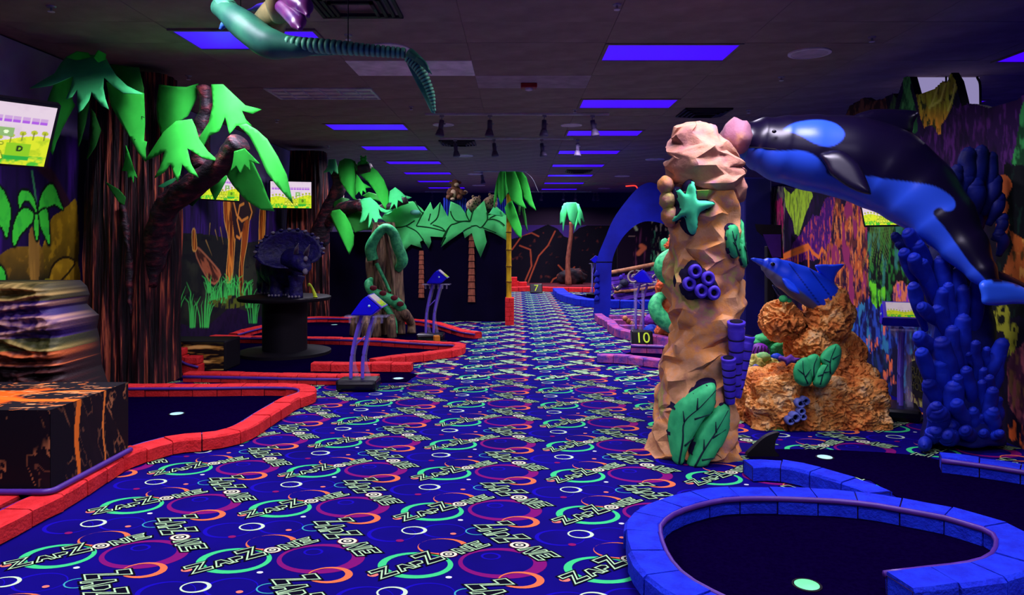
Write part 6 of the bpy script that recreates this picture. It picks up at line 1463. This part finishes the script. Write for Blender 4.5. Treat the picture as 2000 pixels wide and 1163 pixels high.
tag(blob('perched_bird', W(811, 415, 12.51), (.09, .06, .045), paint('pale_cyan_paint', (120, 226, 200), rough=.6), None, 3), 'small pale cyan bird figure on the palm cut-outs', 'bird'); adopt(par)
# bamboo palm
bp = empty('bamboo_palm', 'yellow bamboo palm with long green felt leaves on the brick pier', 'palm', (-.14, 12.15, .46))
M['bamboo'] = paint('yellow_bamboo', (214, 176, 30), (170, 130, 16), scale=8, rough=.5, stretch=(4, 4, 1)); M['bamboojoint'] = paint('brown_bamboo_joint', (90, 56, 18), rough=.7)
zb = [0, .26, .52, .80, 1.1, 1.4, 1.75]
for a, b in zip(zb, zb[1:]): lathe('cane', [(.05, a+.457), (.043, a+.5), (.042, b+.44), (.05, b+.462)], M['bamboo'], bp, 16, (-.14, 12.15, 0))
for b in zb[1:-1]: lathe('joint', [(.052, b+.458), (.054, b+.465), (.052, b+.472)], M['bamboojoint'], bp, 16, (-.14, 12.15, 0))
for P, d, m in [(C7([(1060, 40), (1150, 40), (1170, 200), (1175, 360), (1130, 440), (1070, 545), (1035, 420), (1030, 330), (1040, 180)]), 11.95, 'leaf'), (C7([(1000, 210), (1050, 60), (1075, 120), (1050, 260), (1000, 450), (965, 580), (975, 400)]), 12.1, 'leaf'), (C7([(1150, 45), (1290, 40), (1350, 200), (1385, 330), (1400, 470), (1455, 600), (1330, 550), (1230, 470), (1185, 350), (1160, 200)]), 11.85, 'leaf'), (C7([(1290, 40), (1400, 50), (1460, 130), (1510, 300), (1550, 480), (1605, 632), (1510, 560), (1420, 440), (1385, 320), (1350, 200)]), 12.0, 'leaf'), (C7([(1130, 590), (1180, 520), (1240, 480), (1290, 600), (1340, 760), (1385, 900), (1380, 1062), (1300, 980), (1230, 870), (1170, 740)]), 11.9, 'leaf'), (C7([(1340, 560), (1370, 560), (1360, 700), (1340, 700)]), 12.1, 'leafd'), (C7([(1390, 590), (1420, 560), (1450, 700), (1475, 950), (1440, 850)]), 12.12, 'leafd'), (C7([(900, 680), (960, 580), (1050, 640), (1140, 690), (1100, 720), (980, 700)]), 12.05, 'leafc')]:
    sheet('leaf', P, d, M[m], bp, .12, None, .012, 2, tilt=(0, -.1))
tube('leaf_wire', [W(1025, 336, 12.0), W(1040, 350, 12.0), W(1052, 376, 12.0)], [.006], M['greymetal'], bp, 6, 5); adopt(bp)
# ------------------------------------------------------------------ snake tree
M['bark3'] = paint('grey_brown_twisted_bark', (160, 132, 100), (70, 54, 52), scale=3, rough=.75, stretch=(9, 9, 1.2), bmp=.6)
M['snake'] = paint('green_snake_scales', (84, 214, 130), (40, 150, 96), scale=16, rough=.45, bmp=.2); M['snaked'] = paint('dark_red_diamond', (112, 40, 50), rough=.6)
sn = empty('twisted_tree', 'twisted brown tree stump with arching roots', 'tree', (-2.02, 10.95, 0))
trunk_mesh('trunk', -2.0, 10.95, [(.0085, .2, .2, 0), (.22, .22, .2, 0), (.5, .24, .2, .0), (.8, .25, .2, -.02), (1.1, .26, .2, -.02), (1.35, .2, .16, -.02), (1.7, .13, .12, -.03)], M['bark3'], sn, .05, 60, 64, 2.2)
for px, py, x0 in ((692, 655, 725), (715, 660, 732), (735, 657, 742), (765, 658, 752), (783, 652, 760), (803, 650, 766)):
    q = W(x0, 600, 10.8); g = FL(px, py, .02); mid = W((px*1.6+x0)/2.6, 612, 10.7); tube('root', [q, mid, W(px, 632, g.y), Vector((g.x, g.y, .012))], [.1, .08, .06, .07], M['bark3'], sn, 12, 7, (0, 1, 0), wob=.012, freq=9)
for L in ([(742, 440), (735, 520), (733, 580), (738, 620)], [(752, 450), (765, 520), (770, 580)], [(730, 520), (748, 560), (762, 600), (768, 640)]): tube('bark_ridge', [W(x, y, 10.73) for x, y in L], [.03, .035, .02], M['bark3'], sn, 8, 7, (0, 1, 0))
adopt(sn)
sk = empty('snake_sculpture', 'thick green snake coiled around the twisted tree stump', 'snake', (-2.02, 10.9, 0))
P = [(742, 455, 10.66), (728, 470, 10.68), (722, 500, 10.7), (735, 520, 11.0), (760, 505, 11.22), (782, 500, 10.95), (776, 470, 10.7), (755, 448, 10.66)]
tube('upper_coil', [W(728, 508, 10.68), W(724, 485, 10.66), W(735, 462, 10.66), W(752, 446, 10.66), W(768, 456, 10.67), (W(776, 480, 10.68)), W(786, 508, 10.72), W(778, 526, 10.85)], [.085, .085, .075, .07, .075, .085, .085, .06], M['snake'], sk, 18, 9, (0, 1, 0))
tube('lower_coil', [W(730, 545, 10.85), W(720, 555, 10.7), W(728, 570, 10.62), W(750, 580, 10.58), W(772, 590, 10.6), W(784, 604, 10.72), W(776, 612, 10.9)], [.05, .065, .07, .075, .08, .08, .05], M['snake'], sk, 18, 9, (0, 1, 0))
tube('tail', [W(745, 590, 10.62), W(758, 606, 10.58), W(770, 628, 10.56), W(775, 652, 10.52)], [.05, .045, .04, .015], M['snake'], sk, 12, 7, (0, 1, 0))
tube('vine', [W(735, 515, 10.68), W(748, 540, 10.66), W(762, 570, 10.65)], [.03, .025, .02], M['snake'], sk, 10, 6, (0, 1, 0))
for px, py in ((729, 563), (748, 573), (770, 582), (782, 594)): blob('scale_diamond', W(px, py, 10.51), (.055, .02, .04), M['snaked'], sk, 2)
adopt(sk)
# ------------------------------------------------------------------ monkey, leopards and blue slats behind the partition
M['fur'] = paint('brown_fur', (120, 78, 50), (64, 38, 30), scale=14, rough=.9, bmp=.4); M['tanfur'] = paint('tan_fur', (206, 176, 140), rough=.9)
M['slat'] = paint('blue_slat_paint', (30, 62, 190), (20, 36, 140), scale=4, rough=.5)
for nm, x0, x1, lab in (('slat_screen', 866, 912, 'blue slatted screen under the monkey figure'), ('slat_screen', 955, 992, 'blue slatted screen behind the bamboo palm')):
    a, b = W(x0, 383, 14.4), W(x1, 383, 14.4); e = empty(nm, lab, 'screen', ((a.x+b.x)/2, 14.4, 0)); n = 9
    for k in range(n): box('slat', (a.x+(b.x-a.x)*k/n, 14.4, 0), (a.x+(b.x-a.x)*(k+.7)/n, 14.45, a.z-random.uniform(0, .1)), M['slat'], e, .006)
    box('back_rail', (a.x, 14.45, 1.6), (b.x, 14.5, 1.7), M['navy'], e); adopt(e)
mk = empty('monkey_figure', 'brown monkey figure sitting on the blue slatted screen', 'monkey', W(888, 388, 14.4))
for nm, px, py, d, r, m in [('torso', 889, 377, 14.42, (.13, .11, .15), 'fur'), ('belly', 885, 379, 14.33, (.07, .05, .09), 'tanfur'), ('head', 889, 359, 14.4, (.085, .08, .085), 'fur'), ('muzzle', 892, 361, 14.32, (.05, .04, .04), 'tanfur'), ('ear', 880, 357, 14.42, (.03, .02, .03), 'fur'), ('ear', 898, 357, 14.42, (.03, .02, .03), 'fur'), ('leg', 877, 385, 14.32, (.06, .1, .06), 'fur'), ('leg', 898, 385, 14.32, (.06, .1, .06), 'fur'), ('hand', 909, 376, 14.35, (.05, .04, .04), 'tanfur'), ('foot', 884, 389, 14.28, (.05, .05, .03), 'tanfur')]:
    blob(nm, W(px, py, d), r, M[m], mk, 3, .08, 4)
tube('arm', [W(898, 372, 14.36), W(905, 378, 14.3), W(909, 376, 14.33)], [.045, .04, .035], M['fur'], mk, 10, 5, (0, 1, 0)); tube('arm', [W(880, 370, 14.36), W(876, 378, 14.3), W(884, 381, 14.27)], [.045, .04, .035], M['fur'], mk, 10, 5, (0, 1, 0)); adopt(mk)
def spots():
    m, nt, b = nodes('spotted_fur'); b.inputs['Roughness'].default_value = .9; v = nt.nodes.new('ShaderNodeTexVoronoi'); v.inputs['Scale'].default_value = 22; nt.links.new(coords(nt), v.inputs['Vector']); r = ramp(nt, v.outputs['Distance'], [(.3, (36, 22, 20)), (.42, (156, 128, 96))]); nt.links.new(r.outputs[0], b.inputs['Base Color']); return m
M['spots'] = spots()
for px, py, lab in ((925, 402, 'spotted leopard figure crouching behind the palm cut-outs'), (957, 398, 'spotted leopard figure beside the bamboo leaves')):
    e = empty('leopard_figure', lab, 'leopard', Vector((W(px, py, 13.6).x, 13.6, 0)), group='leopard figures'); c = W(px, py, 13.6)
    blob('body', c, (.14, .22, .13), M['spots'], e, 4, .06, 2); blob('head', c+Vector((.06, -.2, .08)), (.09, .09, .08), M['spots'], e, 3); blob('ear', c+Vector((.0, -.18, .16)), (.025, .02, .03), M['spots'], e, 2); blob('ear', c+Vector((.12, -.18, .16)), (.025, .02, .03), M['spots'], e, 2)
    box('stand', (c.x-.12, 13.45, 0), (c.x+.12, 13.75, c.z-.1), M['black'], e); adopt(e)
# ------------------------------------------------------------------ volcano corner far behind
vc = Canvas(-1.0, 3.3, 0, 2.0, .02, (10, 5, 22)); VW = lambda px, py: ((px-VX)/FPX*23.2, CH-(py-VY)/FPX*23.2)
topv = np.interp(vc.u, [-1.0, .0, .5, .8, 1.0, 1.3, 1.6, 2.0, 2.25, 2.4], [1.3, 1.55, 1.75, 1.9, 1.98, 1.85, 1.5, 1.86, 1.95, 1.95])
nn = fbm(vc.u*7, vc.v*7, 4, 81)
for L in ([(1000, 488), (1020, 460), (1038, 455), (1052, 462)], [(1084, 452), (1070, 480), (1052, 500), (1040, 530), (1030, 556)], [(1015, 480), (1036, 488), (1038, 520), (1026, 548)], [(1072, 558), (1080, 545), (1095, 538), (1108, 545)], [(1090, 518), (1103, 532)], [(1122, 522), (1112, 532)]): vc.seg([VW(*p) for p in L], .022, (190, 84, 50), .9, False)
vc.mix(np.clip((nn-.70)*6, 0, 1)*.6, (130, 56, 44))
vv = empty('volcano_backdrop', 'black volcano backdrop streaked with orange lava at the far end', 'backdrop', (1.0, 23.2, 0))
vc.build('painted_face', lambda u, v: (u, 23.2-.25*math.exp(-((u-.9)**2)*3)*(1-v/2), v), M['mural'], vv, vc.v <= topv)
poly_prism('backing_board', [(-1.0, 0)]+list(zip(np.linspace(-1, 2.4, 24), np.interp(np.linspace(-1, 2.4, 24), vc.u[0], topv[0])-.02))+[(2.4, 0)], lambda u, v, q: (u, 23.22+q, v), .05, M['black'], vv); adopt(vv)
o = box('platform', (-.3, 21.0, 0), (2.9, 22.8, .1), paint('dark_red_platform', (84, 8, 26), rough=.9), None, .01); o.name = 'volcano_platform'; tag(o, 'dark red platform floor in front of the volcano', 'platform')
e = empty('lava_rock', 'small black and orange lava rock beside the far palm', 'rock', (1.7, 22.3, .1)); blob('rock', (1.7, 22.3, .28), (.45, .3, .3), rock_mat('lava_rock_paint', [(.4, (12, 6, 20)), (.58, (60, 20, 24)), (.68, (226, 110, 60))], 4, 10), e, 4, .2, 2, clampz=.1); adopt(e)
fp = empty('far_palm', 'far palm with brown trunk and drooping mint green leaves', 'palm', (1.6, 21.6, .1))
tube('trunk', [(1.55, 21.6, .1), (1.53, 21.6, .8), (1.62, 21.6, 1.6), (1.63, 21.6, 2.0)], [.1, .07, .065, .06], M['palmtrunk'], fp, 12, 6, (0, 1, 0))
C8 = crop(950, 320, 2.908)
for P, d in [([(455, 220), (510, 220), (520, 270), (500, 355), (470, 320), (455, 260)], 21.3), ([(440, 225), (460, 222), (455, 280), (445, 330), (435, 390), (432, 330), (418, 345), (420, 280)], 21.45), ([(505, 222), (525, 230), (545, 280), (558, 340), (535, 310), (538, 360), (515, 320), (510, 260)], 21.45), ([(520, 270), (530, 300), (512, 350), (500, 390), (505, 330)], 21.8), ([(430, 240), (445, 235), (430, 300), (418, 340)], 21.7)]: sheet('leaf', C8(P), d, M['leafc'], fp, .15, None, .015, 2)
adopt(fp)
# ------------------------------------------------------------------ blue arch
M['archb'] = paint('smooth_blue_arch_paint', (16, 34, 190), (10, 20, 150), scale=2, rough=.5, spec=.3); M['archin'] = paint('brown_arch_soffit', (84, 26, 46), rough=.8)
ar = empty('blue_arch', 'tall smooth blue whale-tail arch beside the pirate ship', 'arch', (2.4, 13.3, 0))
AD = 13.1
out = [(1158, 622), (1162, 570), (1163, 530), (1168, 500), (1182, 465), (1198, 428), (1222, 394), (1245, 368), (1262, 358), (1278, 358), (1300, 375), (1330, 405), (1360, 445), (1385, 500), (1396, 560), (1400, 622)]
inn = [(1362, 622), (1358, 560), (1345, 500), (1325, 460), (1300, 440), (1275, 433), (1255, 434), (1235, 445), (1215, 466), (1200, 495), (1195, 520), (1194, 560), (1191, 622)]
so = [(v.x, v.y) for v in catmull([Vector((x, y, 0)) for x, y in out], 4)]; si = [(v.x, v.y) for v in catmull([Vector((x, y, 0)) for x, y in inn], 4)]
def archpt(u, v, q): p = W(u, v, AD+q); p.z = max(p.z, .0085); return p
poly_prism('arch_shell', so+si, archpt, .45, M['archb'], ar)
V, F = [], []
for x, y in si: V += [W(x, y, AD+.005)*1.0, W(x, y, AD+.445)]
for i in range(len(V)): V[i].z = max(.0085, V[i].z-.004)
F = [(2*i, 2*i+1, 2*i+3, 2*i+2) for i in range(len(si)-1)]; mesh('arch_soffit', V, F, M['archin'], ar)
for k in range(5): fin('fin_notch', [(1165, 528+k*12), (1160, 540+k*12), (1172, 538+k*12)], AD-.02, M['archb'], ar, .03, None, (0, 0), 3, 1)
tube('joint_line', [W(1164, 512, AD-.005), W(1196, 512, AD-.005)], [.008], M['black'], ar, 6, 2)
adopt(ar)
# ------------------------------------------------------------------ pirate ship hull
M['hull'] = paint('violet_ship_planks', (132, 72, 228), (84, 40, 170), scale=3, rough=.7, stretch=(1, 1, 8), bmp=.3); M['gold'] = paint('tan_gold_trim', (206, 140, 90), (150, 90, 60), scale=8, rough=.5); M['cream'] = paint('cream_scroll', (214, 196, 170), rough=.6)
sh = empty('pirate_ship', 'violet pirate ship hull with tan rails and cream scrollwork', 'ship', (3.0, 16.2, 0))
SD = 16.7
def hullpt(px, py, q=0):
    p = W(px, py, SD-(px-1195)*.004+q); p.z = max(p.z, .0095); return p
for k in range(6):
    a, b = 540+k*8, 547.3+k*8
    poly_prism('hull_plank', [(1190+k*2, a+2), (1360, a-24), (1360, b-24), (1190+k*2, b+2)], lambda u, v, q: hullpt(u, v, q+.02*math.sin(v)), .25, M['hull'], sh)
for k in range(3): poly_prism('hull_plank', [(1205+k*6, 588+k*8), (1360, 572+k*8), (1360, 579+k*8), (1205+k*6, 595+k*8)], lambda u, v, q: hullpt(u, v, q+.05), .2, M['hull'], sh)
tube('rail', [hullpt(1192, 533, -.05), hullpt(1250, 522, -.05), hullpt(1360, 500, -.05)], [.05], M['gold'], sh, 10, 6); tube('rail', [hullpt(1200, 571, -.05), hullpt(1250, 566, -.05), hullpt(1360, 548, -.05)], [.04], M['gold'], sh, 10, 6)
def spiral(cx, cy, r, t0, t1, n=18): return [hullpt(cx+r*(1-.75*i/n)*math.cos(t0+(t1-t0)*i/n), cy+r*(1-.75*i/n)*math.sin(t0+(t1-t0)*i/n), -.06) for i in range(n+1)]
tube('scroll', [hullpt(1300, 546, -.06), hullpt(1285, 552, -.06), hullpt(1268, 548, -.06), hullpt(1255, 533, -.06), hullpt(1242, 528, -.06)], [.022], M['cream'], sh, 8, 6); tube('scroll', spiral(1238, 542, 13, -1.6, -9.5), [.022, .014], M['cream'], sh, 8, 3)
tube('scroll', spiral(1284, 545, 10, 3.4, 9.5), [.02, .012], M['cream'], sh, 8, 3); tube('scroll', [hullpt(1245, 562, -.06), hullpt(1262, 556, -.06), hullpt(1275, 555, -.06)], [.018], M['cream'], sh, 8, 5); tube('scroll', [hullpt(1292, 540, -.06), hullpt(1310, 548, -.06), hullpt(1330, 540, -.06)], [.02], M['cream'], sh, 8, 5)
for x in (1215, 1265, 1320): poly_prism('rib', [(x, 535), (x+5, 534), (x+7, 605), (x+2, 605)], lambda u, v, q: hullpt(u, v, q+.1), .12, M['hull'], sh)
adopt(sh)
e = empty('elephant_figurehead', 'dark grey tusked creature figurehead on the ship hull', 'figurehead', W(1216, 552, 16.53))
M['grey'] = paint('dark_grey_figure', (58, 58, 84), rough=.6)
blob('head', W(1219, 553, 16.53), (.1, .1, .09), M['grey'], e, 3, .1, 3); blob('ear', W(1213, 542, 16.53), (.05, .03, .06), M['tubec'], e, 2); tube('trunk', [W(1213, 558, 16.43), W(1206, 566, 16.38), W(1200, 562, 16.35)], [.05, .035, .02], M['grey'], e, 10, 6, (0, 1, 0)); tube('tusk', [W(1208, 560, 16.42), W(1200, 564, 16.35), W(1196, 555, 16.33)], [.022, .018, .004], M['cream'], e, 8, 6, (0, 1, 0)); adopt(e)
# painted panel behind the ship
cp = Canvas(2.6, 5.2, 0, 2.1, .025, (24, 6, 30)); nn = fbm(cp.u*14, cp.v*3, 4, 91); cp.mix(np.clip((nn-.56)*9, 0, 1)*(cp.u > 3.45), (90, 190, 120)); cp.mix(np.clip((fbm(cp.u*18, cp.v*4, 3, 92)-.6)*9, 0, 1)*(cp.u > 3.45), (216, 206, 150)); cp.mix(np.clip((fbm(cp.u*20, cp.v*2, 3, 93)-.55)*8, 0, 1)*((cp.u > 3.0) & (cp.u < 3.4)), (110, 50, 80))
cp.seg([(2.95, 2.0), (3.1, 1.72)], .035, (200, 220, 150)); cp.seg([(2.9, 1.55), (3.05, 1.55)], .015, (160, 130, 110)); cp.seg([(3.15, 1.1), (3.3, 1.25), (3.22, 1.3)], .06, (236, 120, 70))
e = empty('painted_backdrop', 'dark backdrop with green drips seen through the blue arch', 'backdrop', (3.9, 18.6, 0)); cp.build('painted_face', lambda u, v: (u, 18.6, v), M['mural'], e); box('board', (2.6, 18.605, 0), (5.2, 18.66, 2.1), M['black'], e); adopt(e)
# ------------------------------------------------------------------ coral tower with tentacle beside the pillar
M['orcoral'] = rock_mat('bright_orange_coral', [(.3, (150, 46, 30)), (.5, (238, 98, 52)), (.7, (255, 150, 96))], 6, 24)
ctw = empty('coral_tower', 'bright orange coral tower behind the rock pillar', 'coral', (2.3, 10.0, 0))
tube('coral_column', [W(1322, 655, 10.12)*1, W(1312, 600, 10.12), W(1308, 560, 10.12), W(1312, 510, 10.12), W(1314, 465, 10.12)], [.16, .2, .18, .13, .09], M['orcoral'], ctw, 24, 9, (0, 1, 0), wob=.06, freq=8)
for px, py, r in [(1298, 648, .13), (1312, 650, .14), (1300, 640, .12), (1290, 590, .09), (1296, 560, .1), (1303, 480, .08), (1320, 460, .09), (1295, 610, .1)]: q = W(px, py, 10.02); q.z = max(q.z, r*.6); blob('coral_lobe', q, (r, r, r*.8), M['orcoral'], ctw, 4, .3, 5, seed=px)
adopt(ctw)
tn = empty('tentacle', 'green tentacle winding around the orange coral tower', 'tentacle', (2.2, 9.85, 0))
tube('upper_coil', [W(1345, 495, 9.92), W(1318, 497, 9.77), W(1296, 512, 9.72), W(1294, 530, 9.74), W(1308, 545, 9.82), W(1330, 550, 10.02)], [.09, .1, .11, .11, .1, .08], M['snake'], tn, 16, 8, (0, 1, 0)); tube('lower_coil', [W(1300, 575, 9.97), W(1284, 585, 9.77), W(1280, 602, 9.72), W(1292, 622, 9.70), W(1315, 638, 9.72), W(1335, 645, 9.82)], [.05, .08, .1, .11, .11, .1], M['snake'], tn, 16, 8, (0, 1, 0)); tube('tip', [W(1300, 490, 10.02), W(1298, 475, 10.02), W(1302, 467, 10.02)], [.06, .06, .03], M['snake'], tn, 12, 6, (0, 1, 0)); adopt(tn)
for px, d, r, c, lab in ((1273, 10.32, .115, 'bcl', 'round blue bubble coral at the foot of the coral tower'), (1274, 11.6, .13, 'pshell', 'round violet bubble coral behind the blue one')):
    q = W(px, 640, d); q.z = r*.88+.0085; tag(blob('bubble_coral', q, (r, r, r*.9), M[c], None, 4, .12, 7), lab, 'coral')
e = empty('peach_coral', 'small peach-coloured bumpy coral beside the far border', 'coral', FL(1230, 644, .0085))
for k in range(4): blob('bump', (-.075+.05*k, 0, .178-.045*k), (.045, .04, .045), M['gold'], e, 2)

tag(tube('neon_tube', [W(1222, 364, 21.5), W(1240, 363, 21.5), W(1245, 368, 21.5)], [.02], emitter('red_neon', (255, 60, 50), 1.2), None, 8, 4), 'small red neon tube below the far ceiling', 'neon tube')
